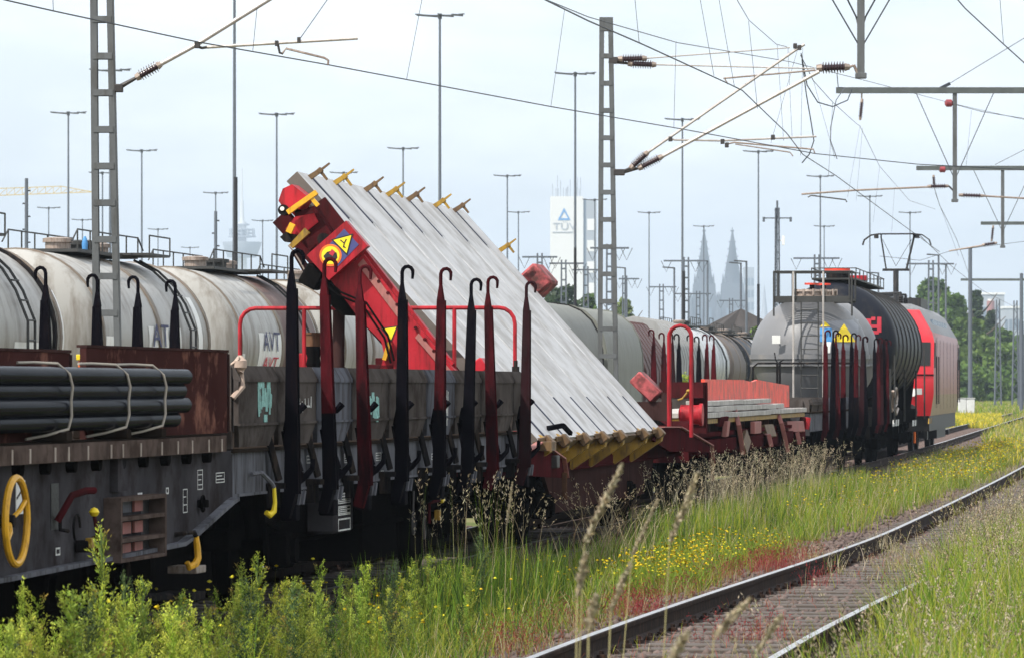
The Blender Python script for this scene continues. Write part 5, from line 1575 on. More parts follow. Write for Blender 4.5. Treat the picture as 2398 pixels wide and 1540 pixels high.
def pale_tank(label, Y0, L, rusty=None, txt=None, blue=False, r_=1.36, zc=2.42, walk=True, m='tank_grey', cat='wagon', ribs=0, name='tank_wagon', detail=True):
    w = Veh(name, label, Y0, L, c=ctr3, group='wagons standing on the far track'); o = w.o
    underframe(o, 0.05, L - 0.05, 1.2, 1.08, sole='wagon_grey', depth=0.28)
    u0, u1 = 0.45, L - 0.45
    tk_ = tank_body(o, u0, u1, r_, zc, m, dome=0.5)
    if rusty:
        b = MB(); b.prof((0, u0 + (u1 - u0) * rusty[0], zc), (0, u0 + (u1 - u0) * rusty[1], zc), [(0, r_ - 0.01), (0.01, r_ + 0.006), (0.99, r_ + 0.006), (1, r_ - 0.01)], 48); b.build('stained_jacket', 'tank_rust', tk_)
    nb = ribs or 3
    for k in range(nb):
        u = u0 + 0.5 + (u1 - u0 - 1.0) * (k / (nb - 1))
        b = MB(); wd = (0.10, 0.26, 0.16)[k] if ribs == 0 else 0.12
        b.prof((0, u, zc), (0, u + wd, zc), [(0, r_ - 0.01), (0.1, r_ + 0.025), (0.9, r_ + 0.025), (1, r_ - 0.01)], 48); b.build('band', 'tank_band' if not ribs else m, o)
    b = MB()
    for u in (u0 + 0.9, u1 - 1.0):
        for s in (-1, 1):
            b.prism([(s * 1.1, u, 1.08), (s * 0.3, u, 1.08), (s * 0.3, u, 1.2), (s * 0.85, u, 1.45), (s * 1.15, u, 1.75)], (0, 0.12, 0))
    each(b, 'saddle', 'wagon_grey', o)
    if walk:
        zw = zc + r_ + 0.06; um = (u0 + u1) / 2
        b = MB(); b.box((-0.55, um - 2.2, zw - 0.05), (0.55, um + 2.2, zw)); b.box((0.2, um + 1.0, zw - 0.02), (1.0, um + 2.6, zw + 0.02)); wk = b.build('walkway', 'railing_grey', o)
        b = MB()
        for s in (-0.55, 0.55):
            for k in range(6):
                u = um - 2.2 + k * 0.88; b.tube([(s, u, zw), (s, u, zw + 0.3)], 0.014, 5)
            b.tube([(s, um - 2.6, zw + 0.1), (s, um - 2.2, zw + 0.3), (s, um + 2.2, zw + 0.3), (s, um + 2.6, zw + 0.1)], 0.014, 5)
        b.tube([(1.0, um + 1.0, zw), (1.0, um + 1.0, zw + 0.3), (1.0, um + 2.6, zw + 0.3), (1.0, um + 2.6, zw)], 0.014, 5)
        b.build('walkway_railing', 'railing_grey', wk)
        b = MB()
        for du in (0.0, 0.42):      # ladder following the tank flank
            b.tube([(r_ * math.cos(a) * 1.0 + 0.09 * math.cos(a), um + 2.0 + du, zc + (r_ + 0.09) * math.sin(a)) for a in (1.2, 0.95, 0.7, 0.45)] + [(r_ + 0.12, um + 2.0 + du, zc + 0.2), (r_ + 0.12, um + 2.0 + du, 0.9)], 0.022, 5)
        for k in range(9):
            z = 0.95 + k * 0.28; x = r_ + 0.12 if z < zc + 0.3 else math.sqrt(max(0.05, (r_ + 0.1) ** 2 - (z - zc) ** 2))
            b.tube([(x, um + 2.0, z), (x, um + 2.42, z)], 0.015, 5)
        b.build('ladder', 'railing_grey', o)
        for k, (du, rr_) in enumerate(((-1.4, 0.2), (0.1, 0.27), (1.5, 0.16))):
            b = MB(); b.prof((0.05, um + du, zw), (0.05, um + du, zw + 0.2), [(0, rr_), (0.6, rr_), (0.6, rr_ * 1.2), (0.9, rr_ * 1.2), (1, rr_ * 0.7), (1, 0)], 14); b.build('dome_cover', 'fitting' if k != 1 else 'railing_grey', o)
        if blue:
            b = MB(); b.prof((0.3, um - 0.6, zw), (0.3, um - 0.6, zw + 0.24), [(0, 0.04), (0.5, 0.05), (0.8, 0.035), (1, 0.015)], 10); b.build('valve_cover', 'blue_print', o)
    if detail:
        for u in ((1.6, L - 1.6) if L < 12 else (1.4, 3.2, L - 3.2, L - 1.4)):
            wheelset(o, u); axlebox(o, u, v=1.05)
    return w, tk_, u0, u1
w1, k1, a0, a1 = pale_tank('pale grey tank wagon cut by the left picture edge, black hoop at its far end', 58.6, 10.7)
b = MB(); b.prof((0, a1 - 0.9, 2.42), (0, a1 - 0.72, 2.42), [(0, 1.35), (0.1, 1.40), (0.9, 1.40), (1, 1.35)], 48); b.build('hoop', 'steel_dark', w1.o)
cyl_patch(k1, a1 - 3.2, a1 - 1.6, -24, -4, 1.366, 2.42, 'white_plate', 'label_panel')
cyl_patch(k1, a1 - 0.5, a1 - 0.2, -8, 30, 1.366, 2.42, 'white_plate', 'label_strip')
w2, k2, a0, a1 = pale_tank('pale grey tank wagon behind the near lattice mast, white panel with letters', 70.2, 9.9, blue=True)
cyl_patch(k2, a0 + 3.8, a0 + 6.3, -22, 10, 1.366, 2.42, 'white_plate', 'label_panel')
tank_text(k2, 'ATO', 0.52, a0 + 5.0, 3, 1.366, 2.42, 'navy_print', 1.9)
tank_text(k2, 'ATO', 0.36, a0 + 5.0, -14, 1.366, 2.42, 'red_print', 2.4)
cyl_patch(k2, a0 + 0.7, a0 + 1.5, -12, 2, 1.366, 2.42, 'white_plate', 'label_panel')
cyl_patch(k2, a1 - 1.3, a1 - 0.95, -6, 34, 1.366, 2.42, 'white_plate', 'label_strip')
b = MB(); b.box((0.6, a1 - 2.2, 2.05), (1.55, a1 - 0.6, 2.12)); b.box((1.35, a1 - 1.4, 1.1), (1.5, a1 - 1.2, 2.05)); b.build('side_platform', 'tank_grey', w2.o)
w3, k3, a0, a1 = pale_tank('pale tank wagon with brown stained far half and white letter panel, behind the red railing', 81.0, 9.6, rusty=(0.52, 0.93))
cyl_patch(k3, a0 + 2.2, a0 + 4.4, -20, 10, 1.366, 2.42, 'white_plate', 'label_panel')
tank_text(k3, 'AVT', 0.50, a0 + 3.3, 3, 1.366, 2.42, 'navy_print', 1.7)
tank_text(k3, 'AVT', 0.34, a0 + 3.3, -13, 1.366, 2.42, 'red_print', 2.2)
cyl_patch(k3, a0 + 0.5, a0 + 0.9, -24, -6, 1.366, 2.42, 'white_plate', 'label_panel')
pale_tank('grey tank wagon half hidden behind the red lifting arm', 91.6, 8.6)
pale_tank('grey tank wagon hidden behind the tilted platform, left of two', 101.2, 9.4, detail=False)
pale_tank('grey tank wagon hidden behind the tilted platform, right of two', 111.4, 9.4, detail=False)

# ------------------------------------------------------------------ hopper and covered wagons further along the far track
def shell_wagon(name, label, Y0, L, prof_, m, rib=0, mend=None, line=True):
    w = Veh(name, label, Y0, L, c=ctr3, group='wagons standing on the far track'); o = w.o
    full = prof_ + [(-x, z) for x, z in prof_[::-1] if x > 1e-4]
    b = MB(); b.prism([(x, 0.3, z) for x, z in full], (0, L - 0.6, 0)); b.build('body', m, o)
    b = MB()
    s_ = 1.006
    n = rib or 2
    for k in range(n):
        u = 0.3 + (L - 0.6 - 0.08) * k / (n - 1) + (0.02 if k == 0 else 0)
        outer = [(x * 1.02, 1.0 + (z - 1.0) * 1.012) for x, z in full]
        b.prism([(x, u, z) for x, z in outer], (0, 0.07, 0))
    b.build('rib', mend or m, o)
    underframe(o, 0.05, L - 0.05, 1.2, 1.0, sole='black_under', depth=0.3)
    for u in (1.6, L - 1.6):
        wheelset(o, u)
    return w
round_roof = [(1.38, 1.05), (1.42, 2.3), (1.40, 2.75), (1.30, 3.2), (1.08, 3.6), (0.78, 3.88), (0.42, 4.04), (0.0, 4.1)]
hood = [(1.36, 1.1), (1.40, 2.2), (1.2, 2.75), (0.55, 3.72), (0.4, 3.8), (0.0, 3.82)]
ang_roof = [(1.38, 1.05), (1.44, 2.6), (1.30, 3.15), (0.75, 3.85), (0.0, 4.05)]
shell_wagon('covered_wagon', 'green grey round-roofed covered wagon right of the tilted platform, nearer one', 121.6, 15.0, round_roof, 'hopper_green', mend='steel_dark')
shell_wagon('covered_wagon', 'green grey round-roofed covered wagon behind the second lattice mast', 136.8, 11.0, round_roof, 'hopper_green')
shell_wagon('hopper_wagon', 'dark brown steep-roofed hopper wagon among the far grey wagons', 148.2, 9.5, hood, 'hood_brown', rib=9)
shell_wagon('covered_wagon', 'grey covered wagon with angular roof behind the red hoop handrail', 158.0, 11.5, ang_roof, 'hopper_grey', rib=12)
w5, k5, a0, a1 = pale_tank('shiny white ribbed tank wagon behind the red hoop handrail', 170.2, 12.0, m='tank_white', ribs=8, r_=1.42, zc=2.5, detail=False)
pale_tank('brown tank wagon beyond the white ribbed tank', 182.8, 9.0, m='tank_brown', r_=1.40, zc=2.45, detail=False)
pale_tank('dark tank wagon just left of the grey silo dome', 192.4, 10.0, m='tank_dark', r_=1.40, zc=2.45, detail=False)
pale_tank('farthest pale tank wagon left of the grey silo', 203.0, 12.0, m='tank_white', r_=1.40, zc=2.45, detail=False)

# ------------------------------------------------------------------ overhead line: lattice masts and cantilevers
def insulator(b, p0, p1, r_=0.07, n=8, m='insulator'):
    p0, p1 = Vector(p0), Vector(p1)
    b.use('fitting'); a, c = p0.lerp(p1, 0.16), p0.lerp(p1, 0.84)
    b.cyl(p0, a, r_ * 0.55, r_ * 0.7, n=8); b.cyl(c, p1, r_ * 0.7, r_ * 0.45, n=8)
    b.use(m)
    pr = [(0, r_ * 0.5)]
    for k in range(n):
        t = (k + 0.5) / n
        pr += [(t - 0.35 / n, r_ * 0.5), (t, r_), (t + 0.12 / n, r_), (t + 0.2 / n, r_ * 0.5)]
    pr.append((1, r_ * 0.5))
    b.prof(a, c, pr, 12)
def lattice_mast(label, Y, xl, xr, ytop, sp, name='lattice_mast', m='mast_grey', fl=0.075):
    """two tapering channels joined by battens. xl, xr = ((top),(at rail level)) picture positions"""
    base = W((xl[1] + xr[1]) / 2, HZ, Y); base.z = -0.3
    t = thing(name, label, 'mast', base)
    zt = W(0, ytop, Y).z
    def X(pair, z):
        k = (zt - z) / (zt + 0.3)
        return W(pair[0] + (pair[1] - pair[0]) * k, 0, Y).x - base.x
    for i, pair in enumerate((xl, xr)):
        s = 1 if i == 0 else -1
        b = MB()
        b.beam((X(pair, -0.3), 0, 0), (X(pair, zt), 0, zt + 0.3), 0.02, 0.16, up=(0, 1, 0))
        for du in (-0.08, 0.08):
            b.beam((X(pair, -0.3) + s * fl / 2, du, 0), (X(pair, zt) + s * fl / 2, du, zt + 0.3), fl, 0.014, up=(0, 1, 0))
        b.build('channel', m, t)
    z = 0.3
    while z < zt - 0.1:
        xa, xb = X(xl, z) + 0.02, X(xr, z) - 0.02
        for du in (-0.09, 0.09):
            b = MB(); b.box((xa, du - 0.006, z + 0.3 - 0.04), (xb, du + 0.006, z + 0.3 + 0.04)); b.build('batten', m, t)
        z += sp
    b = MB(); b.box((X(xl, zt) - 0.01, -0.095, zt + 0.3 - 0.24), (X(xr, zt) + 0.01, 0.095, zt + 0.303)); b.build('head_plate', m, t)
    b = MB(); b.cbox((0, 0, -0.05), (0.9, 0.9, 0.3)); b.build('footing', 'concrete', t)
    return t, base
def rel(base, px, py, Y):
    return W(px, py, Y) - base

Y1 = 60.0
m1, b1 = lattice_mast('near grey lattice mast at left, rising out of the picture', Y1, (213, 224), (262, 292), -110, 0.468)
R1 = lambda x, y, dy=-0.02: rel(b1, x, y, Y1 + dy)
b = MB(); insulator(b, R1(318, 183), R1(378, 150), 0.078, 7); b.build('insulator', None, m1)
b = MB(); b.tube([R1(258, 206), R1(275, 207), R1(320, 182)], [0.03, 0.035, 0.022], 8); b.cbox(R1(278, 207), (0.11, 0.14, 0.1)); b.build('bracket', 'fitting_dark', m1)
b = MB(); b.tube([R1(374, 152), R1(460, 105), R1(635, -4), R1(720, -58)], 0.030, 10); each(b, 'cantilever_tube', 'tube_pale', m1)
b = MB(); b.tube([R1(255, -60), R1(720, -58)], 0.022, 8); each(b, 'stay_tube', 'tube_pale', m1)
b = MB(); b.cbox(R1(462, 106), (0.07, 0.08, 0.08)); b.tube([R1(464, 110), R1(473, 113), R1(485, 111)], 0.018, 6)
for x, y in ((648, 102), (700, 94)):
    b.cbox(R1(x, y), (0.045, 0.06, 0.07))
b.tube([R1(651, 105), R1(655, 124), R1(663, 126)], 0.016, 6); each(b, 'clip', 'fitting_dark', m1)
b = MB(); b.tube([R1(485, 111), R1(838, 90)], 0.021, 8); each(b, 'registration_tube', 'tube_pale', m1)
b = MB(); b.tube([R1(661, 126), R1(670, 114), R1(760, 136), R1(769, 142), R1(768, 152)], 0.015, 6); each(b, 'steady_arm', 'fitting', m1)
b = MB(); b.tube([R1(702, 92), R1(770, -5), R1(800, -50)], 0.006, 4); b.build('stay_wire', 'cable', m1)

Y2 = 84.0
m2, b2 = lattice_mast('grey lattice mast beside the covered wagons, middle of the picture', Y2, (1405, 1399), (1434, 1451), 42, 0.487)
R2 = lambda x, y, dy=-0.02: rel(b2, x, y, Y2 + dy)
for (p0, p1) in (((1476, 395), (1518, 356)), ((1494, 395), (1552, 366)), ((1446, 139), (1515, 137)), ((1470, 149), (1537, 152))):
    b = MB(); insulator(b, R2(*p0), R2(*p1), 0.085, 8); b.build('insulator', None, m2)
b = MB()
b.cbox(R2(1450, 404), (0.2, 0.16, 0.11)); b.tube([R2(1430, 400), R2(1455, 404), R2(1478, 394)], 0.03, 6); b.tube([R2(1455, 406), R2(1496, 394)], 0.025, 6); b.build('bracket', 'fitting_dark', m2)
b = MB(); b.cbox(R2(1436, 142), (0.16, 0.14, 0.12)); b.tube([R2(1425, 145), R2(1472, 149)], 0.025, 6); b.build('bracket', 'fitting_dark', m2)
b = MB(); b.tube([R2(1516, 358), R2(1868, 114), R2(1884, 104)], 0.026, 8); each(b, 'cantilever_tube', 'tube_pale', m2)
b = MB(); b.tube([R2(1550, 367), R2(1918, 168)], 0.034, 8); each(b, 'cantilever_tube', 'tube_pale', m2)
b = MB(); b.tube([R2(1514, 137), R2(1850, 112)], 0.012, 6); b.tube([R2(1535, 152), R2(1908, 161)], 0.013, 6); each(b, 'stay_tube', 'tube_pale', m2)
b = MB(); b.tube([R2(1694, 184), R2(1910, 165)], 0.016, 6); b.tube([R2(1696, 183), R2(1705, 198)], 0.012, 5); each(b, 'registration_tube', 'fitting', m2)
b = MB(); b.tube([R2(1567, 325), R2(1580, 328), R2(1690, 330), R2(1912, 320)], 0.018, 6); each(b, 'registration_tube', 'tube_pale', m2)
b = MB(); b.tube([R2(1700, 338), R2(1720, 334), R2(1905, 350), R2(1908, 360)], 0.015, 6); b.tube([R2(1722, 338), R2(1850, 357), R2(1857, 366)], 0.012, 6); each(b, 'steady_arm', 'fitting', m2)
b = MB()
for x, y in ((1862, 108), (1872, 112), (1570, 326), (1692, 332), (1702, 340), (1810, 322)):
    b.cbox(R2(x, y), (0.07, 0.07, 0.09))
each(b, 'clip', 'fitting_dark', m2)

# portal beams with drop posts over the right-hand tracks
def portal(label, Y, xl, yb, px, ypost, ytop=None, ext=14.0, diag=True, xpost2=None):
    zb_ = W(0, yb, Y).z
    xA = W(xl, 0, Y).x; xB = W(2398, 0, Y).x + ext
    base = Vector((xB, Y, -0.3))
    t = thing('portal_mast', label, 'gantry', base)
    b = MB(); b.box((xA - xB, -0.11, zb_ + 0.3 - 0.09), (0.3, 0.11, zb_ + 0.3 + 0.09)); b.build('cross_beam', 'beam_grey', t)
    b = MB(); b.beam((0.1, 0.3, 0), (0.1, 0.3, zb_ + 3.0), 0.35, 0.35); b.build('mast', 'mast_grey', t)
    b = MB(); b.tube([(0.1, 0.0, zb_ + 2.9), (xA - xB + 0.55 * (xB - xA), 0, zb_ + 0.35)], 0.02, 6); b.build('tie_rod', 'cable', t)
    if px:
        q = W(px, ypost, Y); xq = q.x - xB
        b = MB(); b.beam((xq, 0, zb_ + 0.32), (xq, 0, q.z + 0.3), 0.13, 0.13, up=(0, 1, 0)); b.cbox((xq, 0, q.z + 0.3), (0.2, 0.2, 0.1)); b.build('drop_post', 'mast_grey', t)
        if diag:
            b = MB()
            for s in (-1, 1):
                b.tube([(xq + s * 1.25, 0, zb_ + 0.3), (xq + s * 0.05, 0, q.z + 0.3 + (zb_ - q.z) * 0.22)], 0.014, 5)
            each(b, 'brace', 'cable', t)
    return t, base
def rp(base, px, py, Y):
    return W(px, py, Y) - base
g1, c1 = portal('near gantry above the picture whose grey drop post hangs in at top right', 86.0, 1900, -160, 2016, 178)
Rg = lambda x, y: rp(c1, x, y, 86.0)
b = MB(); insulator(b, Rg(1912, 160), Rg(1990, 157), 0.11, 8); b.build('insulator', None, g1)
b = MB(); b.tube([Rg(1990, 157), Rg(2000, 154), Rg(2008, 172), Rg(2016, 176)], 0.03, 6); b.build('bracket', 'fitting', g1)
b = MB(); b.prism([Rg(2004, 40), Rg(2029, 40), Rg(2022, 64), Rg(2010, 64)], (0, 0.1, 0)); b.build('gusset', 'mast_grey', g1)
b = MB(); b.tube([Rg(2006, 42), Rg(1975, -20)], 0.016, 5); b.tube([Rg(2026, 42), Rg(2060, -20)], 0.016, 5); each(b, 'brace', 'cable', g1)
g2, c2 = portal('second gantry with long grey beam and drop post, upper right', 147.0, 1958, 212, 2236, 470)
Rg = lambda x, y: rp(c2, x, y, 147.0)
b = MB(); b.tube([Rg(2018, 214), Rg(2018, 232)], 0.025, 6); insulator(b, Rg(2019, 232), Rg(2014, 282), 0.075, 8); b.build('insulator', None, g2)
for q0, q1, rr_ in (((2172, 437), (2222, 436), 0.08), ((2245, 457), (2306, 459), 0.08), ((2186, 410), (2188, 440), 0.06)):
    b = MB(); insulator(b, Rg(*q0), Rg(*q1), rr_, 7); b.build('insulator', None, g2)
b = MB(); b.tube([Rg(1877, 455), Rg(2000, 446), Rg(2175, 438)], 0.03, 6); b.tube([Rg(2300, 459), Rg(2420, 466)], 0.03, 6); each(b, 'cantilever_tube', 'fitting', g2)
b = MB(); b.tube([Rg(1892, 462), Rg(1900, 458), Rg(1980, 468), Rg(1983, 474)], 0.022, 5); b.tube([Rg(2222, 436), Rg(2236, 450)], 0.03, 5); each(b, 'steady_arm', 'fitting_dark', g2)
b = MB(); b.beam(Rg(2195, 211), Rg(2225, 196), 0.1, 0.1, up=(0, 1, 0)); b.tube([Rg(2222, 197), Rg(2398, 90), Rg(2460, 52)], 0.012, 5); b.build('anchor_rod', 'cable', g2)
b = MB(); p = Rg(2222, 242); b.prof(p - Vector((0.13, 0, 0)), p + Vector((0.13, 0, 0)), [(0, 0.05), (0.2, 0.12), (0.8, 0.12), (1, 0.05)], 10); b.build('wire_insulator', 'insulator_red', g2)
g3, c3 = portal('third gantry with grey beam and drop post, at right edge', 196.0, 2146, 394, 2348, 578)
Rg = lambda x, y: rp(c3, x, y, 196.0)
for q0, q1, rr_ in (((2300, 574), (2335, 569), 0.09), ((2326, 528), (2322, 566), 0.07)):
    b = MB(); insulator(b, Rg(*q0), Rg(*q1), rr_, 6); b.build('insulator', None, g3)
b = MB(); b.tube([Rg(2222, 588), Rg(2300, 575)], 0.035, 5); each(b, 'cantilever_tube', 'fitting', g3)
b = MB(); p = Rg(2207, 396); b.prof(p - Vector((0.16, 0, 0)), p + Vector((0.16, 0, 0)), [(0, 0.06), (0.2, 0.15), (0.8, 0.15), (1, 0.06)], 10); b.build('wire_insulator', 'insulator_red', g3)
portal('fourth gantry, short grey beam at the right picture edge', 262.0, 2297, 523, None, None)
portal('small distant gantry with thin beam at the right edge above the hedge', 360.0, 2250, 655, None, None)

# ------------------------------------------------------------------ wires
def wire(label, pts, r_=0.007, name='overhead_wire', drops=(), sag=0.0, m='cable', n=6):
    base = Vector(pts[0])
    P_ = []
    for a, c in zip(pts[:-1], pts[1:]):
        a, c = Vector(a), Vector(c)
        for k in range(n):
            t = k / n; p = a.lerp(c, t); p.z -= sag * 4 * t * (1 - t); P_.append(p - base)
    P_.append(Vector(pts[-1]) - base)
    t_ = thing(name, label, 'wire', base)
    b = MB(); b.tube(P_, r_, 5); b.build('conductor', m, t_)
    for a, c in drops:
        b = MB(); b.tube([Vector(a) - base, Vector(c) - base], r_ * 0.55, 4); b.build('dropper', m, t_)
    return t_
YW = lambda y, h=5.82: (h - EYE) * F / max(60.0, (HZ - y))
def cw(x, y, h=5.82):
    return W(x, y, YW(y, h))
wire('contact wire crossing the sky from the top left to the right gantries',
     [cw(-60, -16), cw(125, 26), cw(460, 98), cw(768, 152), cw(1290, 250), cw(1600, 303), cw(1908, 360), cw(2150, 385), cw(2440, 400)],
     0.0085, drops=[(W(125, 26, YW(26)), W(123, -20, YW(26))), (W(592, 120, YW(120)), W(602, 20, YW(120))), (W(952, 187, YW(187)), W(990, -10, YW(187))), (W(1290, 250, YW(250)), W(1322, 24, YW(250))), (W(1578, 298, YW(298)), W(1583, 98, YW(298)))])
wire('thick dark wire descending from the top centre to the pantograph',
     [cw(1240, -18), cw(1377, 49), cw(1500, 102), cw(1705, 196), cw(1738, 212), cw(1842, 312), cw(1880, 362), cw(1958, 412), cw(2125, 535), cw(2200, 590)],
     0.009, drops=[(W(1497, 103, 62), W(1486, -10, 62)), (W(1672, 178, 64), W(1638, -10, 64)), (W(1720, 204, 66), W(1682, -10, 66)), (W(1774, 255, 70), W(1753, 50, 70))])
wire('thin carrier wire running down from the top right of centre past the second mast', [W(1720, -10, 70), W(1754, 48, 76), W(1818, 104, 82), W(1842, 110, 84)], 0.006)
wire('thin wire falling slowly from centre top through the second lattice mast', [W(1250, -12, 66), W(1377, 40, 70), W(1585, 100, 78), W(1850, 145, 92), W(2030, 190, 110), W(2240, 245, 147), W(2440, 290, 190)], 0.0075)
wire('fine catenary wires fanning down behind the cantilever to the far tracks', [W(1875, 130, 86), W(1905, 190, 92), W(1950, 240, 104), W(2000, 285, 140), W(2014, 296, 147), W(2060, 390, 170), W(2130, 470, 200), W(2190, 490, 230)], 0.008,
     drops=[(W(1905, 190, 92), W(1955, 370, 92)), (W(1950, 240, 104), W(1940, 415, 104)), (W(1820, 105, 86), W(1835, 330, 86)), (W(1845, 110, 86), W(1855, 325, 86)), (W(1868, 116, 86), W(1805, 335, 86)), (W(2014, 296, 147), W(1985, 462, 147)), (W(2020, 300, 147), W(2005, 470, 147)), (W(2060, 390, 170), W(2045, 520, 170)), (W(2095, 440, 180), W(2088, 545, 180)), (W(1880, 112, 86), W(1875, 365, 86))])
wire('slack jumper cable looping beside the big insulator', [W(1876, 125, 85), W(1890, 200, 85.2), W(1915, 240, 85.4), W(1950, 250, 85.6), W(1985, 235, 85.8), W(1995, 210, 86)], 0.011)
wire('slack jumper cable hanging to the lower registration tube', [W(1878, 140, 85), W(1888, 220, 85), W(1900, 290, 85), W(1906, 330, 85), W(1895, 362, 85), W(1878, 382, 85)], 0.011)
wire('slack jumper cable hanging below the second gantry beam end', [W(1960, 173, 120), W(1963, 205, 120), W(1978, 206, 120), W(1958, 235, 118), W(1945, 300, 116), W(1945, 330, 114), W(1960, 372, 112)], 0.012)
wire('taut dark wire crossing the top right corner downwards', [W(2225, -20, 74), W(2260, 20, 74), W(2350, 104, 74), W(2440, 185, 74)], 0.010, drops=[(W(2350, 104, 74), W(2341, -10, 74))])
wire('thin wire sloping from the second drop post to the right edge', [W(2236, 245, 147), W(2300, 262, 147), W(2440, 285, 147)], 0.010, drops=[(W(2275, 258, 147), W(2262, 395, 147))])
wire('thin wires from the third gantry down to the far right tracks', [W(2188, 440, 147), W(2200, 480, 160), W(2240, 560, 196), W(2268, 640, 240)], 0.010, drops=[(W(2190, 452, 150), W(2245, 600, 150))])
wire('anchor wire rising to the right edge above the third gantry', [W(2330, 386, 196), W(2440, 330, 196)], 0.012)
wire('low contact wire from the third gantry towards the loco', [W(2060, 600, 196), W(2155, 610, 196), W(2225, 588, 196), W(2440, 560, 196)], 0.010)
wire('thin wire falling right of the pantograph to the hedge', [W(2150, 548, 128), W(2230, 625, 180), W(2300, 680, 240), W(2398, 730, 330)], 0.010)

# ------------------------------------------------------------------ floodlight masts in the yard
def flood_mesh():
    b = MB(); H = 30.0
    b.prof((0, 0, 0), (0, 0, H), [(0, 0.17), (0.16, 0.17), (0.165, 0.145), (1, 0.085)], 10)
    pole = b.mesh('pole')
    b = MB()
    b.tube([(-1.9, 0, H + 0.12), (-0.9, 0, H + 0.02), (0, 0, H), (0.9, 0, H + 0.02), (1.9, 0, H + 0.12)], 0.05, 6)
    b.tube([(0, -1.2, H + 0.05), (0, 0, H), (0, 1.2, H + 0.05)], 0.05, 6); b.cyl((0, 0, H - 0.25), (0, 0, H + 0.15), 0.16, n=10)
    head = b.mesh('head')
    b = MB(); b.cbox((0, 0, 0), (0.85, 0.5, 0.12), Euler((0, 0.08, 0)).to_matrix()); lamp = b.mesh('lamp')
    for me, m in ((pole, 'pole_grey'), (head, 'lamp_grey'), (lamp, 'lamp_grey')):
        me.materials.append(MATS[m])
    return pole, head, lamp
FP, FH, FL_ = flood_mesh()
def flood(px, ytop, label, dx=0.0):
    Y = 28.3 * F / (HZ - ytop)
    x = W(px, 0, Y).x
    t = thing('floodlight_mast', label, 'floodlight', (x, Y, 0), rnd.uniform(-0.15, 0.15), 'tall floodlight masts of the rail yard')
    link_mesh('pole', FP, t); link_mesh('head', FH, t)
    for s in (-1, 1):
        link_mesh('lamp', FL_, t, (s * 0.62, 0, 30.0 - 0.03))
        link_mesh('lamp', FL_, t, (s * 1.35, 0, 30.03))
    return t
FLOODS = [(160, 265, 'tall floodlight mast left of the near lattice mast'), (258, 165, 'tall floodlight mast seen through the near lattice mast'), (332, 353, 'floodlight mast just right of the near lattice mast'),
          (549, -95, 'thickest floodlight mast, its head above the picture, before the telecom tower'), (648, 268, 'tall floodlight mast above the top of the red arm, left of the platform'), (944, 348, 'floodlight mast rising over the middle of the tilted platform'),
          (1030, 37, 'tallest complete floodlight mast, above the tilted platform'), (1347, 173, 'tall floodlight mast in front of the white office tower'), (1188, 412, 'floodlight mast right of the tilted platform top'),
          (505, 452, 'shorter floodlight mast left of the telecom tower'), (114, 487, 'small floodlight mast below the crane jib at left'), (370, 537, 'small low floodlight mast between near lattice mast and telecom tower'),
          (615, 517, 'small floodlight mast right of the telecom tower'), (193, 515, 'small floodlight mast touching the left side of the near lattice mast'), (1598, 280, 'tall floodlight mast just right of the second lattice mast'),
          (1520, 498, 'small floodlight mast between second lattice mast and cathedral'), (1776, 355, 'tall floodlight mast right of the cathedral'), (1921, 413, 'floodlight mast above the silo platform'),
          (2131, 498, 'floodlight mast behind the raised pantograph'), (2037, 460, 'floodlight mast left of the pantograph'), (1214, 497, 'small floodlight mast close right of the platform edge'), (805, 405, 'distant floodlight mast peeping over the platform clamps'),
          (240, 405, 'small floodlight mast within the near lattice mast frame'), (445, 580, 'tiniest floodlight mast above the second pale tank'), (1648, 530, 'floodlight mast in front of the left cathedral spire'), (1930, 530, 'small floodlight mast close behind the silo platform'), (1393, 468, 'floodlight mast on the right side of the white office tower')]
for f in FLOODS:
    flood(*f)

# catenary masts with cross arms further off in the yard
def arm_mast(px, xa, xb, y, label, V=True, yt=None):
    Y = 6.8 * F / (HZ - y); base = W(px, 0, Y); base.z = -0.3
    t = thing('catenary_mast', label, 'mast', base, 0, 'catenary masts in the yard')
    za = 8.5 + 0.3
    b = MB(); s = 0.17
    for dx in (-s, s):
        b.beam((dx, 0, 0), (dx * 0.7, 0, za + 0.2), 0.09, 0.09)
    for k in range(14):
        z = 0.4 + k * 0.62; b.box((-s, -0.02, z), (s, 0.02, z + 0.09))
    b.build('shaft', 'pole_grey', t)
    l, r = W(xa, 0, Y).x - base.x, W(xb, 0, Y).x - base.x
    b = MB(); b.beam((l, 0, za), (r, 0, za), 0.12, 0.09); b.build('cross_arm', 'pole_grey', t)
    if V:
        b = MB()
        for x in (l * 0.88, r * 0.88, l * 0.45 if abs(l) > 1.5 else r * 0.5):
            b.tube([(x - 0.28, 0, za), (x, 0, za - 0.6), (x + 0.28, 0, za)], 0.018, 5)
        each(b, 'insulator_set', 'mast_dark', t)
    return t
for a in [(1264, 1223, 1305, 602, 'catenary mast hidden behind the rusty red box end, wide thin arm'), (1320, 1286, 1367, 617, 'catenary mast before the foot of the white office tower'), (1372, 1340, 1403, 632, 'catenary mast at the right foot of the white office tower'),
          (1607, 1554, 1650, 611, 'catenary mast with V insulators left of the cathedral'), (1427, 1382, 1473, 581, 'catenary mast seen through the second lattice mast'), (1463, 1449, 1497, 653, 'low catenary mast just right of the second lattice mast'),
          (1549, 1520, 1584, 672, 'short catenary mast above the angular grey wagon'), (1635, 1581, 1665, 688, 'short catenary mast below the left cathedral spire'), (1712, 1684, 1746, 704, 'lowest catenary mast below the right cathedral spire'),
          (1913, 1858, 1966, 605, 'catenary mast with V insulators behind the silo platform'), (2180, 2127, 2234, 618, 'catenary mast with wide arm in front of the tall trees')]:
    arm_mast(*a)
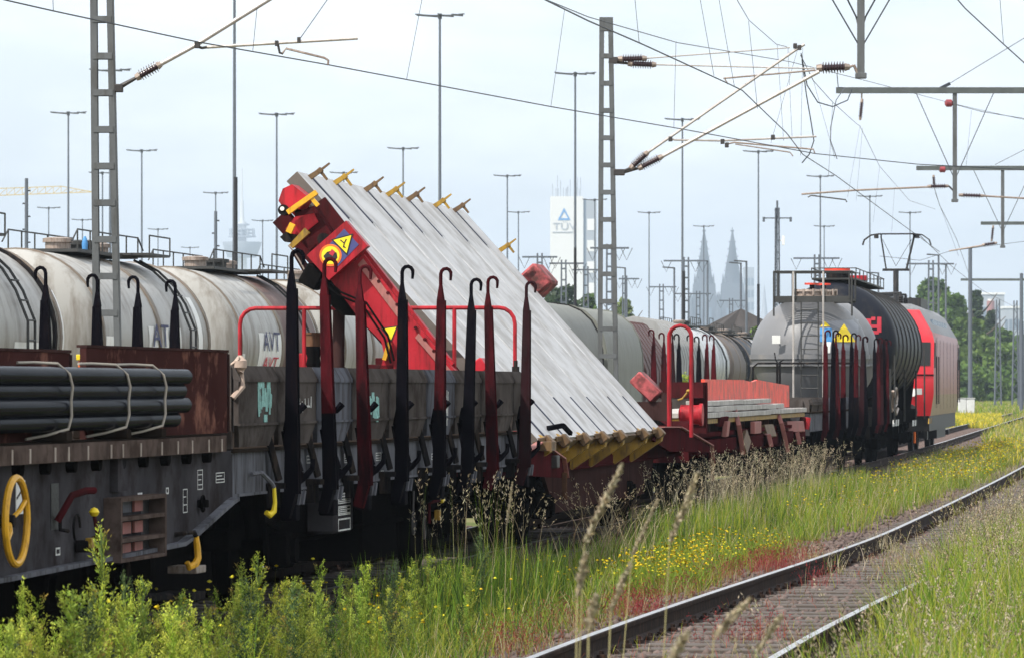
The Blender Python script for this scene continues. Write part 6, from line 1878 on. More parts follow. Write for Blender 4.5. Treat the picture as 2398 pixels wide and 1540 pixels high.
def lamp_pole(px, yt, label, Y):
    base = W(px, 0, Y); base.z = -0.3; zt = W(px, yt, Y).z + 0.3
    t = thing('lamp_pole', label, 'lamp', base, 0, 'slim lamp poles in the yard')
    b = MB(); b.cyl((0, 0, 0), (0, 0, zt), 0.09, 0.06, n=8); b.build('pole', 'pole_grey', t)
    b = MB(); b.beam((0.05, 0, zt), (-0.75, 0, zt + 0.06), 0.16, 0.08); b.build('lamp_head', 'lamp_grey', t)
for a in [(1464, 628, 'slim lamp pole right of the second lattice mast', 330), (1579, 628, 'slim lamp pole left of the cathedral spires', 300), (1735, 617, 'slim lamp pole in front of the right cathedral spire', 300), (1748, 613, 'slim lamp pole right of the right cathedral spire', 280), (2198, 598, 'slim lamp pole in front of the tall trees', 300), (1657, 612, 'slim lamp pole between the cathedral spires', 330), (2057, 640, 'slim lamp pole left of the pantograph mast', 330), (2013, 640, 'slim lamp pole over the dark tank', 330), (2215, 620, 'slim lamp pole right of the tall trees top', 330)]:
    lamp_pole(*a)
def bare_pole(px, yt, Y, r0, label, m='pole_grey', rungs=0, name='pole'):
    base = W(px, 0, Y); base.z = -0.3; zt = W(px, yt, Y).z + 0.3
    t = thing(name, label, 'pole', base)
    b = MB(); b.cyl((0, 0, 0), (0, 0, zt), r0, r0 * 0.8, n=10); b.build('shaft', m, t)
    if rungs:
        b = MB()
        for k in range(int(zt / 0.55)):
            b.box((-r0 - 0.08 if k % 2 else r0 * 0.7, -0.03, 0.4 + k * 0.55), (-r0 * 0.7 if k % 2 else r0 + 0.08, 0.03, 0.46 + k * 0.55))
        each(b, 'climbing_iron', 'mast_dark', t)
    return t
bare_pole(62, 418, 200, 0.09, 'stepped pole at the far left in front of the crane jib', rungs=1)
bare_pole(505, 495, 205, 0.085, 'stepped dark pole left of the telecom tower', rungs=1)
bare_pole(552, 415, 170, 0.085, 'thick dark pole in front of the telecom tower', 'mast_dark')
bare_pole(1347, 580, 190, 0.07, 'dark stout pole before the white office tower', 'mast_dark')
bare_pole(1601, 635, 190, 0.08, 'dark stout pole left of the cathedral', 'mast_dark')
bare_pole(1776, 665, 190, 0.07, 'dark stout pole right of the cathedral', 'mast_dark')
bare_pole(2272, 580, 310, 0.16, 'pale round pole rising behind the white cabinet')
bare_pole(2392, 640, 320, 0.15, 'pale round pole at the right picture edge')
# lattice radio mast with cross arm
base = W(1820, 0, 230); base.z = -0.3
t = thing('radio_mast', 'radio mast with cross arm and small antennas left of the silo', 'mast', base)
zt = W(1820, 470, 230).z + 0.3; za = W(1820, 511, 230).z + 0.3
b = MB()
for dx, dy in ((-0.13, -0.1), (0.13, -0.1), (0, 0.13)):
    b.beam((dx, dy, 0), (dx * 0.6, dy * 0.6, za + 0.5), 0.06, 0.06)
k = 0
z = 0.3
while z < za:
    b.beam((-0.13 if k % 2 else 0.13, -0.1, z), (0.13 if k % 2 else -0.13, -0.1, z + 0.45), 0.035, 0.035); z += 0.45; k += 1
b.cyl((0, 0, za), (0, 0, zt), 0.05, n=6); b.build('shaft', 'pole_grey', t)
b = MB(); b.beam((-0.68, 0, za), (0.68, 0, za), 0.06, 0.06)
for x in (-0.66, 0.66):
    b.cyl((x, 0, za - 0.18), (x, 0, za + 0.05), 0.06, n=6)
b.build('cross_arm', 'pole_grey', t)
b = MB(); b.cbox((0.3, -0.1, za - 1.1), (0.12, 0.12, 0.45)); b.beam((0.1, 0, za - 1.1), (0.3, -0.1, za - 1.1), 0.05, 0.05); each(b, 'antenna', 'white_plate', t)
for px, yt, lb in ((2337, 702, 'small lattice tower right of the narrow dark tree'), (2378, 704, 'small lattice tower near the right picture edge'), (2392, 752, 'smallest lattice tower at the right picture edge')):
    Y = 420; base = W(px, 0, Y); base.z = -0.3; H = W(px, yt, Y).z + 0.3
    t = thing('lattice_tower', lb, 'tower', base, 0, 'small lattice towers behind the hedge')
    b = MB()
    for dx in (-1, 1):
        for dy in (-1, 1):
            b.beam((dx * 0.3, dy * 0.3, 0), (dx * 0.13, dy * 0.13, H), 0.07, 0.07)
    k = 0; z = 0.0
    while z < H - 0.5:
        w0 = 0.3 - 0.17 * z / H
        b.beam((-w0 if k % 2 else w0, -w0, z), (w0 if k % 2 else -w0, -w0, z + 0.6), 0.05, 0.05); z += 0.6; k += 1
    b.build('frame', 'pole_grey', t)

# ------------------------------------------------------------------ far landmarks
Yc = 4583.0
def spire_church():
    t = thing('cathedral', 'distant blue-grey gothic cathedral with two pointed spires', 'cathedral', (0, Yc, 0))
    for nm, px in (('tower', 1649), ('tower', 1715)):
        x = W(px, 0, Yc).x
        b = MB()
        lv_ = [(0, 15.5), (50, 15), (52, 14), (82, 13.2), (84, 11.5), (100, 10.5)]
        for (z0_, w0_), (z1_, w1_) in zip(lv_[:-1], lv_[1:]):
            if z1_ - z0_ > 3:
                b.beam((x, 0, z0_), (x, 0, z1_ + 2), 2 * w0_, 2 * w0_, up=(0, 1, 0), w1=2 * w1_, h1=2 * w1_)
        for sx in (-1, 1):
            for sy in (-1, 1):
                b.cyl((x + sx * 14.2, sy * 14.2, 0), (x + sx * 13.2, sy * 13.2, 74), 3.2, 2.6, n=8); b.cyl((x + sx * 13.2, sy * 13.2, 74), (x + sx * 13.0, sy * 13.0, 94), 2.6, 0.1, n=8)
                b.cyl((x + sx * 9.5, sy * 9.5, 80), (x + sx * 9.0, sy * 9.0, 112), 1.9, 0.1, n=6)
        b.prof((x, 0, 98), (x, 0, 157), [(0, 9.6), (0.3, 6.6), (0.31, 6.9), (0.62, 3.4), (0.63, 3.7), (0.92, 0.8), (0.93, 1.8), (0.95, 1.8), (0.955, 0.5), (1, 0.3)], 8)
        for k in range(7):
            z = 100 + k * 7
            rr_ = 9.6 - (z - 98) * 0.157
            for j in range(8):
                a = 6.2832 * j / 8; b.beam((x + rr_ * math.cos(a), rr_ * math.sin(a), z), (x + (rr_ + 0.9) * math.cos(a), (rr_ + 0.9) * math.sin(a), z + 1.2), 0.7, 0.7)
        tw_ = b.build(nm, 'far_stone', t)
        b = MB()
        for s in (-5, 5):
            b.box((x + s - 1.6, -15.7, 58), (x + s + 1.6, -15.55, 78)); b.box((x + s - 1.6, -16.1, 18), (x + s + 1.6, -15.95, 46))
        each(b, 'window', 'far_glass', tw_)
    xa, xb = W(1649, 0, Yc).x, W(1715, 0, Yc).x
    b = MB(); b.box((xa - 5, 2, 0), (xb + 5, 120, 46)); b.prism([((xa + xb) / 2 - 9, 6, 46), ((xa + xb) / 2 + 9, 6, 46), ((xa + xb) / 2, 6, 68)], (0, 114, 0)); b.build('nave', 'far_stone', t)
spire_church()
def block(name, label, px0, px1, ytop, Y, m, rows=0, cols=0, depth=20.0, gl='far_glass', roof=None):
    x0, x1 = W(px0, 0, Y).x, W(px1, 0, Y).x; z1 = W(0, ytop, Y).z
    t = thing(name, label, 'building', ((x0 + x1) / 2, Y, -0.3)); h = (x1 - x0) / 2
    b = MB(); b.box((-h, 0, 0), (h, depth, z1 + 0.3)); b.build('wall', m, t)
    if roof:
        b = MB(); b.box((-h - 0.5, -0.5, z1 + 0.32), (h + 0.5, depth + 0.5, z1 + 1.5)); b.build('roof', roof, t)
    for i in range(rows):
        for j in range(cols):
            zz = z1 * (0.15 + 0.8 * i / max(1, rows)); xx = -h + 2 * h * (j + 0.5) / cols; ww = h / cols * 0.7
            b = MB(); b.box((xx - ww, -0.12, zz), (xx + ww, -0.02, zz + z1 * 0.5 / rows)); each(b, 'window', gl, t)
    return t, h, z1
block('office_tower', 'pale slab tower standing behind the right cathedral spire', 1742, 1766, 626, 5200, 'far_grey', 8, 3)
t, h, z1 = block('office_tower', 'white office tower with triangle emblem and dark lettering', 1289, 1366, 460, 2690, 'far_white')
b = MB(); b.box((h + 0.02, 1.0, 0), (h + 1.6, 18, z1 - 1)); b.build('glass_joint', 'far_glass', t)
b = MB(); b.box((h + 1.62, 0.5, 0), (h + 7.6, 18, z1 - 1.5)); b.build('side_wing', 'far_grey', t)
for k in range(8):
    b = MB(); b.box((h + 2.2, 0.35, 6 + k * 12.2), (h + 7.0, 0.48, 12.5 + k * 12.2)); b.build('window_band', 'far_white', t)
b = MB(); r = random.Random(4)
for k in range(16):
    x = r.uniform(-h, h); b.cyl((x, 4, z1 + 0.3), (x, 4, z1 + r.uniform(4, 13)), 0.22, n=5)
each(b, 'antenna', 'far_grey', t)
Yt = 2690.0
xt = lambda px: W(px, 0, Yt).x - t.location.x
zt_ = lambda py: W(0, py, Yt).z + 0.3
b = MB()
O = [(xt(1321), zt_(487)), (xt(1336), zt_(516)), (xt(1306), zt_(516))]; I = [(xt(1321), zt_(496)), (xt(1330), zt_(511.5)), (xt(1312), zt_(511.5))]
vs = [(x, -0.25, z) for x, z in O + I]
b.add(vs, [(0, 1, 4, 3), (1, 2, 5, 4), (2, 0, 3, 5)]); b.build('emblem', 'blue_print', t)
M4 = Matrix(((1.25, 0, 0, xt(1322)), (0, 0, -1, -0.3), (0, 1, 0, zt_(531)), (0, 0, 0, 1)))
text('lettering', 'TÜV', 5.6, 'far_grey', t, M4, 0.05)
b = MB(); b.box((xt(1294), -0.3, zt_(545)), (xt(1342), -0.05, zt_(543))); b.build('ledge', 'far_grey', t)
# telecom tower
Yq = 5690.0
base = W(567, 0, Yq); base.z = -0.3
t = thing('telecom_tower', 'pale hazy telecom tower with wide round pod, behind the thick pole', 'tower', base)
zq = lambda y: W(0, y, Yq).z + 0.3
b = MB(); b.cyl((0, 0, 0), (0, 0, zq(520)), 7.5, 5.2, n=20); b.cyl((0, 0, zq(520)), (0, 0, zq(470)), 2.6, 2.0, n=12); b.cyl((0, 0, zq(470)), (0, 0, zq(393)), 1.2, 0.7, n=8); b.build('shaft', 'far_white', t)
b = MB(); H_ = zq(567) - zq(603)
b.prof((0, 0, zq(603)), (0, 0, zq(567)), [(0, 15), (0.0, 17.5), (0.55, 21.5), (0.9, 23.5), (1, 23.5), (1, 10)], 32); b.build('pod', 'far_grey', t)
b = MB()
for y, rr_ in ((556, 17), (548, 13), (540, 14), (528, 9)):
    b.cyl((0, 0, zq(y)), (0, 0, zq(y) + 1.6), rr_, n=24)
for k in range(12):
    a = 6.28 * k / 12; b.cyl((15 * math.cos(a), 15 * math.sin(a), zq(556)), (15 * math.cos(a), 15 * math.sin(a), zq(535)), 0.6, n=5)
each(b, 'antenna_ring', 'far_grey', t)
block('city_block', 'hazy pale building right of the tall trees', 2300, 2352, 690, 2600, 'far_grey', 4, 5, roof='far_white')
block('city_block', 'hazy pale building at the right picture edge above the hedge', 2352, 2392, 722, 2500, 'far_grey', 4, 4, roof='far_white')
bt = bare_pole(2320, 700, 2300, 1.9, 'red and white banded chimney far behind the hedge', 'far_white', name='chimney')
b = MB(); H = W(0, 700, 2300).z + 0.3
for k in range(3):
    b.cyl((0, 0, H - 8 - k * 14), (0, 0, H - 1 - k * 14), 1.95, n=12)
each(b, 'red_band', 'pink_brown', bt)
base = W(1790, 0, 4700); base.z = 0
t = thing('church_spire', 'small faint church spire between tall mast and silo', 'spire', base)
b = MB(); b.prof((0, 0, 0), (0, 0, W(0, 668, 4700).z), [(0, 8), (0.45, 7), (0.46, 6), (1, 0.2)], 8); b.build('spire', 'far_grey', t)
# tower crane jib at far left
Yj = 1500.0
a, c = W(-330, 470, Yj), W(216, 450, Yj)
t = thing('tower_crane', 'pale lattice jib of a tower crane at the far left', 'crane', (a.x, Yj, 0))
A = Vector((0, 0, a.z)); C = Vector((c.x - a.x, 0, c.z))
b = MB(); n = 30; hgt = 2.2
for i in range(n):
    p, q = A.lerp(C, i / n), A.lerp(C, (i + 1) / n); hp, hq = hgt * (1 - 0.0 * i), hgt if i < n - 4 else hgt * (n - 1 - i) / 4
    hp = hgt if i < n - 3 else hgt * (n - i) / 4
    up0, up1 = p + Vector((0, 0, hp)), q + Vector((0, 0, max(0.1, hq)))
    b.beam(p, q, 0.28, 0.28); b.beam(up0, up1, 0.25, 0.25); b.beam(p, up1, 0.16, 0.16); b.beam(p, up0, 0.16, 0.16)
b.build('jib', 'crane_yellow', t)
b = MB()
for dx in (-0.9, 0.9):
    b.beam((dx, 0, 0), (dx, 0, a.z + 9), 0.3, 0.3)
for k in range(30):
    b.beam((-0.9 if k % 2 else 0.9, 0, k * 2.0), (0.9 if k % 2 else -0.9, 0, k * 2.0 + 2.0), 0.15, 0.15)
b.build('tower', 'crane_yellow', t)
# dark heap
base = W(1735, 0, 300); base.z = -0.3
r = random.Random(9); b = MB(); vs = [(0, 0, W(0, 722, 300).z + 0.3)]; Hh = vs[0][2]; nr, na = 7, 26
for i in range(1, nr + 1):
    for j in range(na):
        a = 6.2832 * j / na; rr_ = 12.5 * i / nr * r.uniform(0.93, 1.07)
        vs.append((rr_ * math.cos(a), rr_ * math.sin(a), max(0, Hh * (1 - i / nr) * r.uniform(0.92, 1.05))))
fs_ = [(0, 1 + j, 1 + (j + 1) % na) for j in range(na)]
for i in range(nr - 1):
    for j in range(na):
        fs_.append((1 + i * na + j, 1 + (i + 1) * na + j, 1 + (i + 1) * na + (j + 1) % na, 1 + i * na + (j + 1) % na))
b.add(vs, fs_); ho = b.build('spoil_heap', 'coal_heap', None); ho.location = base
tag(ho, 'dark conical spoil heap in front of the cathedral', 'heap')
# white cabinet by the line
base = W(2263, 0, 306); base.z = -0.27
t = thing('switch_cabinet', 'pair of white switch cabinets beside the pale pole in the grass', 'cabinet', base)
for k in (-1, 1):
    b = MB(); b.cbox((k * 0.27, 0, 0.62), (0.52, 0.4, 1.2)); bb = b.build('cabinet_body', 'cabinet', t)
    b = MB(); b.box((k * 0.27 - 0.22, -0.215, 0.12), (k * 0.27 + 0.22, -0.201, 1.12)); b.build('door', 'cabinet', bb)
    b = MB(); b.box((k * 0.27 - 0.29, -0.24, 1.222), (k * 0.27 + 0.258 if k < 0 else 0.56, 0.24, 1.26)); b.build('lid', 'cabinet', bb)

# ------------------------------------------------------------------ vegetation
G_FRESH = np.array([0.15, 0.255, 0.022]); G_DEEP = np.array([0.05, 0.11, 0.014]); G_YEL = np.array([0.31, 0.33, 0.035])
G_DRY = np.array([0.46, 0.38, 0.22]); G_BROWN = np.array([0.16, 0.10, 0.055]); G_RED = np.array([0.36, 0.085, 0.055]); G_PALE = np.array([0.60, 0.52, 0.36])
def pick(cols, w, n, jit=0.18):
    k = nrg.choice(len(cols), n, p=np.array(w) / np.sum(w))
    c = np.array(cols)[k]
    return np.clip(c * nrg.uniform(1 - jit, 1 + jit, (n, 1)) * nrg.uniform(0.94, 1.06, (n, 3)), 0, 1)
def blades(P, h, w, bend, col0, col1):
    N = len(P); a = nrg.uniform(0, 6.2832, N); d = np.stack([np.cos(a), np.sin(a), np.zeros(N)], -1)
    fa = nrg.uniform(0, 6.2832, N); s = np.stack([np.cos(fa), np.sin(fa), np.zeros(N)], -1)
    ts = np.array([0.0, 0.38, 0.72, 1.0]); ws = np.array([1.0, 0.85, 0.55, 0.08])
    V = np.zeros((N, 8, 3)); T = np.zeros((N, 8, 3))
    for k in range(4):
        t = ts[k]
        c = P + np.array([0, 0, 1.0]) * (h * (t - 0.25 * bend * t * t))[:, None] + d * (h * bend * 0.8 * t * t)[:, None]
        V[:, 2 * k] = c - s * (w * ws[k] / 2)[:, None]; V[:, 2 * k + 1] = c + s * (w * ws[k] / 2)[:, None]
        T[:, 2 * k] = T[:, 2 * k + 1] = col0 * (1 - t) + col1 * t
    f = np.array([(0, 1, 3, 2), (2, 3, 5, 4), (4, 5, 7, 6)])
    Fc = f[None] + (np.arange(N) * 8)[:, None, None]
    tip = V[:, 6]; dirn = V[:, 6] - V[:, 4]; dirn /= np.linalg.norm(dirn, axis=1, keepdims=True) + 1e-9
    return V.reshape(-1, 3), Fc.reshape(-1, 4), T.reshape(-1, 3), tip, dirn
def heads(tip, dirn, L, r, col, droop=0.0):
    """slim four-sided spindles for seed heads, as quads"""
    N = len(tip)
    o1 = np.cross(dirn, np.array([0.3, 0.2, 1.0])); o1 /= np.linalg.norm(o1, axis=1, keepdims=True) + 1e-9
    o2 = np.cross(dirn, o1)
    V = np.zeros((N, 10, 3)); Lc = L[:, None]; rc = r[:, None]
    b0 = tip - dirn * Lc * 0.15
    e = tip + dirn * Lc * 0.85 + np.array([0, 0, -1.0]) * (droop * Lc)
    m = (b0 * 0.55 + e * 0.45)
    V[:, 0] = b0; V[:, 1] = e
    for k, (x, y) in enumerate(((1, 0), (0, 1), (-1, 0), (0, -1))):
        V[:, 2 + k] = m + (o1 * x + o2 * y) * rc
        V[:, 6 + k] = m
    f = np.array([(0, 2, 1, 3), (0, 3, 1, 4), (0, 4, 1, 5), (0, 5, 1, 2)])
    Fc = f[None] + (np.arange(N) * 10)[:, None, None]
    T = np.repeat(col[:, None, :], 10, 1)
    return V.reshape(-1, 3), Fc.reshape(-1, 4), T.reshape(-1, 3)
def panicle(tip, dirn, L, r, col, k=7, spread=0.35):
    n = len(tip); t = nrg.random((n, k)); 
    ax = dirn + np.array([0.0, 0.0, -0.25]) * t.mean(1, keepdims=True)
    P_ = tip[:, None, :] + ax[:, None, :] * ((t - 0.35) * L[:, None])[:, :, None] + nrg.normal(0, 1, (n, k, 3)) * (L[:, None, None] * 0.055)
    d = dirn[:, None, :] + nrg.normal(0, spread, (n, k, 3)); d /= np.linalg.norm(d, axis=2, keepdims=True)
    return heads(P_.reshape(-1, 3), d.reshape(-1, 3), np.repeat(L * 0.20, k) * nrg.uniform(0.7, 1.3, n * k), np.repeat(r * 0.42, k), np.repeat(col, k, 0) * nrg.uniform(0.8, 1.2, (n * k, 1)), 0.1)
class Veg:
    def __init__(s): s.V, s.F, s.T, s.n = [], [], [], 0
    def add(s, V, Fc, T):
        s.V.append(V); s.F.append(Fc + s.n); s.T.append(T); s.n += len(V)
    def build(s, name, label, m='grass_blade'):
        me = np_mesh(name, np.concatenate(s.V), np.concatenate(s.F), np.concatenate(s.T)); me.materials.append(MATS[m])
        o = link_mesh(name, me); o['kind'] = 'stuff'; o['label'] = label
        return o
def grass(vg, P, h0, h1, w0, w1, bend0, bend1, cols, wts, root=0.6, hp=0.0, hl=(0.08, 0.16), hr=(0.004, 0.008), hcols=(G_PALE, G_DRY), droop=0.1, pk=7):
    N = len(P)
    if N == 0: return
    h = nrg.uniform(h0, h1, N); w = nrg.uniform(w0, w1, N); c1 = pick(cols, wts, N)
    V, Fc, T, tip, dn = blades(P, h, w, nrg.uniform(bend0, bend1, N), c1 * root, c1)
    vg.add(V, Fc, T)
    if hp > 0:
        k = nrg.random(N) < hp
        n = int(k.sum())
        if n:
            vg.add(*panicle(tip[k], dn[k], nrg.uniform(*hl, n), nrg.uniform(*hr, n), pick(list(hcols), [1] * len(hcols), n), pk))
def area(c, Y0, Y1, v0, v1, N, z=-0.27, pw=1.0, clump=0.0, ncl=60):
    u = nrg.random(N) ** pw; Ys = Y0 + (Y1 - Y0) * u; vs = nrg.uniform(v0, v1, N)
    if clump:
        k = nrg.integers(0, ncl, N); cy = nrg.uniform(Y0, Y1, ncl); cv = nrg.uniform(v0, v1, ncl)
        sel = nrg.random(N) < clump
        Ys = np.where(sel, np.clip(cy[k] + nrg.normal(0, 0.35, N), Y0, Y1), Ys); vs = np.where(sel, np.clip(cv[k] + nrg.normal(0, 0.12, N), v0, v1), vs)
    return offs(c, Ys, vs, z)
def cull(P, mx=2460, mn=-80):
    px = CX + F * P[:, 0] / P[:, 1]
    return P[(px < mx) & (px > mn)]

# strip between the train and the empty track
vg = Veg()
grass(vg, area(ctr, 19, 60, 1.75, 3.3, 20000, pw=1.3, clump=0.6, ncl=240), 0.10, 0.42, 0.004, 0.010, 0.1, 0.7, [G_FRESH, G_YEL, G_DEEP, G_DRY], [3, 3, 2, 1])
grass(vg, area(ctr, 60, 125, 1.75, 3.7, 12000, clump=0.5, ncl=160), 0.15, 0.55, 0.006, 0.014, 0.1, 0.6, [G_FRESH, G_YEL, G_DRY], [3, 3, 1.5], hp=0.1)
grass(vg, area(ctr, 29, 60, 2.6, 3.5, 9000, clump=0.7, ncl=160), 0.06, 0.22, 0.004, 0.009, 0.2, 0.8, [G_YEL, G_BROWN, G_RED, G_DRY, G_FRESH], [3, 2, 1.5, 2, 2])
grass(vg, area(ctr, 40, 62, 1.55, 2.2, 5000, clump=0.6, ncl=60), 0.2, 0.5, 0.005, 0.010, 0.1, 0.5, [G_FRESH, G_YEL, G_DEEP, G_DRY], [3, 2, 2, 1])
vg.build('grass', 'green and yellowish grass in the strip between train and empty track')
# tall green culms beside the stake wagon end
vg = Veg()
grass(vg, area(ctr, 34.5, 41.0, 1.75, 2.6, 1700, clump=0.75, ncl=16), 0.3, 0.75, 0.006, 0.012, 0.05, 0.35, [G_FRESH, G_DEEP, G_YEL], [3, 2, 1])
grass(vg, area(ctr, 37.3, 40.5, 1.8, 2.5, 75), 0.8, 1.25, 0.003, 0.005, 0.03, 0.18, [G_YEL, G_DRY, G_FRESH], [2, 2, 2], hp=0.9, hl=(0.12, 0.22), hr=(0.005, 0.010), hcols=(G_DRY, G_PALE))
vg.build('tall_grass', 'clump of tall green grass in front of the nearest stake wagon end')
# dry pale grass along the far wagons
vg = Veg()
grass(vg, area(ctr, 52, 80, 1.7, 2.5, 9000, clump=0.4, ncl=50), 0.30, 0.7, 0.006, 0.012, 0.05, 0.4, [G_FRESH, G_YEL, G_DRY, G_DEEP], [3, 3, 1, 2])
grass(vg, area(ctr, 54, 80, 1.65, 2.3, 800, clump=0.75, ncl=20), 0.7, 1.15, 0.003, 0.006, 0.05, 0.5, [G_DRY, G_PALE], [2, 2], hp=0.95, hl=(0.10, 0.2), hr=(0.005, 0.008), hcols=(G_PALE * 1.1, G_PALE * 1.3), droop=0.3)
grass(vg, area(ctr, 42.5, 52, 1.7, 2.4, 110, clump=0.6, ncl=8), 0.7, 1.1, 0.004, 0.007, 0.2, 0.8, [G_DRY, G_BROWN], [2, 1], hp=0.9, hl=(0.10, 0.2), hr=(0.005, 0.010), droop=0.5)
vg.build('dry_grass', 'pale dry grass with seed heads along the red flat wagon')
# tall grass in the right foreground
vg = Veg()
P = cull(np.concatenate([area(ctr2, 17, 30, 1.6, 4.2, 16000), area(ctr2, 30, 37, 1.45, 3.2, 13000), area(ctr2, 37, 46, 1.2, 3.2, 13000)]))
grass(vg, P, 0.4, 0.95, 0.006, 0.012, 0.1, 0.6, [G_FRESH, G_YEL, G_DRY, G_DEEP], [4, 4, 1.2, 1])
P = cull(np.concatenate([area(ctr2, 16, 30, 1.8, 4.2, 650, clump=0.5, ncl=16), area(ctr2, 32, 38, 1.6, 3.0, 700, clump=0.6, ncl=14), area(ctr2, 38, 47, 1.2, 3.0, 1700, clump=0.8, ncl=20)]))
grass(vg, P, 0.62, 1.1, 0.003, 0.005, 0.1, 0.5, [G_DRY, G_YEL, G_PALE], [2, 2, 1], hp=1.0, pk=9, hl=(0.08, 0.17), hr=(0.006, 0.011), hcols=(G_PALE, G_DRY, G_PALE * 0.85), droop=0.35)
P = cull(area(ctr2, 43, 75, 0.85, 2.4, 9000, clump=0.5, ncl=110))
grass(vg, P, 0.3, 0.75, 0.005, 0.010, 0.1, 0.5, [G_YEL, G_DRY, G_FRESH, G_BROWN], [3, 2.5, 2, 0.6], hp=0.25, hcols=(G_PALE, G_DRY))
P = cull(area(ctr2, 46, 57, -0.9, 0.9, 1300, clump=0.9, ncl=9))
grass(vg, P, 0.15, 0.36, 0.005, 0.009, 0.1, 0.5, [G_DRY, G_YEL, G_PALE], [3, 1, 2], hp=0.3)
vg.build('meadow_grass', 'tall green and straw-coloured grass filling the lower right corner')
# thin growth between the sleepers
vg = Veg()
grass(vg, area(ctr2, 27, 60, -0.7, 0.7, 1600, z=-0.19, clump=0.8, ncl=46), 0.04, 0.16, 0.004, 0.008, 0.2, 0.9, [G_RED, G_BROWN, G_YEL, G_DRY], [2, 2, 1, 1])
grass(vg, area(ctr2, 60, 125, -2, 2.5, 5000, z=-0.19, clump=0.6, ncl=90), 0.08, 0.3, 0.006, 0.012, 0.2, 0.7, [G_YEL, G_DRY, G_BROWN], [2, 2, 1])
vg.build('track_weeds', 'sparse reddish and dry weeds between the rails of the empty track')
# red sorrel patches
vg = Veg()
for (Yc_, vc, sy, sv_, n, col) in ((48.0, -1.35, 1.3, 0.20, 650, 0), (45.0, -1.55, 1.6, 0.18, 350, 1), (38.5, -1.35, 0.6, 0.13, 330, 0), (36.0, -1.5, 1.3, 0.16, 260, 1), (32.7, -1.38, 0.9, 0.15, 330, 1), (34.6, 0.1, 0.5, 0.22, 160, 0), (41.5, -1.45, 1.2, 0.18, 260, 1), (44.0, -0.45, 0.4, 0.10, 60, 0), (51, -1.4, 0.8, 0.16, 200, 1)):
    Ys = nrg.normal(Yc_, sy * 0.5, n); vs = nrg.normal(vc, sv_, n)
    P = offs(ctr2, Ys, vs, -0.24)
    R1c, R2c = np.array([0.34, 0.05, 0.055]), np.array([0.32, 0.13, 0.075])
    grass(vg, P, 0.10, 0.30, 0.003, 0.006, 0.1, 0.6, [R1c, R2c, G_DRY] if col == 0 else [R2c, G_DRY, G_YEL], [3, 1.5, 0.6] if col == 0 else [3, 2, 1], hp=0.8, pk=5, hl=(0.05, 0.10), hr=(0.006, 0.010), hcols=((R1c, R1c * 1.2) if col == 0 else (R2c, G_RED)))
vg.build('sorrel', 'red flowering sorrel patches beside the empty track')
# yellow flowers
vg = Veg()
def flowers(c, Y0, Y1, v0, v1, n, hr, z=-0.27, leaf=6, r=(0.012, 0.022), cl=24, vg=vg):
    P = area(c, Y0, Y1, v0, v1, n, z, clump=0.75, ncl=cl)
    h = nrg.uniform(hr[0], hr[1], n)
    g_ = pick([G_FRESH, G_YEL], [2, 2], n)
    V, Fc, T, tip, dn = blades(P, h, np.full(n, 0.006), nrg.uniform(0.02, 0.25, n), g_ * 0.7, g_); vg.add(V, Fc, T)
    up = np.tile(np.array([0.05, -0.1, 1.0]), (n, 1))
    vg.add(*heads(tip, up, nrg.uniform(*r, n) * 1.0, nrg.uniform(*r, n), pick([np.array([0.85, 0.62, 0.02]), np.array([0.75, 0.68, 0.04])], [1, 1], n, 0.1)))
    grass(vg, np.repeat(P, leaf, 0) + nrg.normal(0, 0.05, (n * leaf, 3)) * np.array([1, 1, 0]), hr[0] * 0.3, hr[1] * 0.85, 0.006, 0.014, 0.2, 0.8, [G_FRESH, G_YEL], [3, 2])
flowers(ctr, 42.5, 52, 2.6, 3.5, 620, (0.25, 0.45))
flowers(ctr, 30, 42, 1.9, 3.2, 90, (0.3, 0.55), cl=14)
flowers(ctr, 24, 31, 1.9, 2.8, 40, (0.6, 0.9), cl=6)
flowers(ctr, 60, 84, 1.9, 3.6, 160, (0.3, 0.6), cl=20)
flowers(ctr, 84, 140, 2.0, 4.0, 1500, (0.25, 0.5), r=(0.02, 0.035), leaf=3, cl=60)
vg.build('yellow_flowers', 'yellow wildflowers on green stems beside the tracks')
# far meadow on the right
vg = Veg()
def far_field(Y0, Y1, x0, x1, n, h, w, cols, wts):
    Ys = nrg.uniform(Y0, Y1, n); px = nrg.uniform(x0, x1, n)
    P = np.stack([(px - CX) / F * Ys, Ys, np.full(n, -0.27)], -1)
    grass(vg, P, h * 0.5, h, w * 0.6, w, 0.1, 0.6, cols, wts)
YF = np.array([0.72, 0.58, 0.05])
far_field(215, 300, 2225, 2345, 6500, 0.45, 0.06, [YF, G_YEL, G_FRESH], [4, 2, 1])
far_field(150, 330, 2300, 2440, 4500, 0.4, 0.05, [G_YEL, G_FRESH, G_DRY, YF], [3, 2, 2, 0.7])
far_field(300, 560, 2200, 2440, 8000, 0.6, 0.10, [G_FRESH, G_YEL, G_DRY], [3, 3, 1.5])
far_field(110, 215, 2330, 2440, 3000, 0.4, 0.04, [G_YEL, G_DRY, YF, G_FRESH], [3, 2, 1.5, 2])
vg.build('far_meadow', 'yellow flowering meadow behind the locomotive')

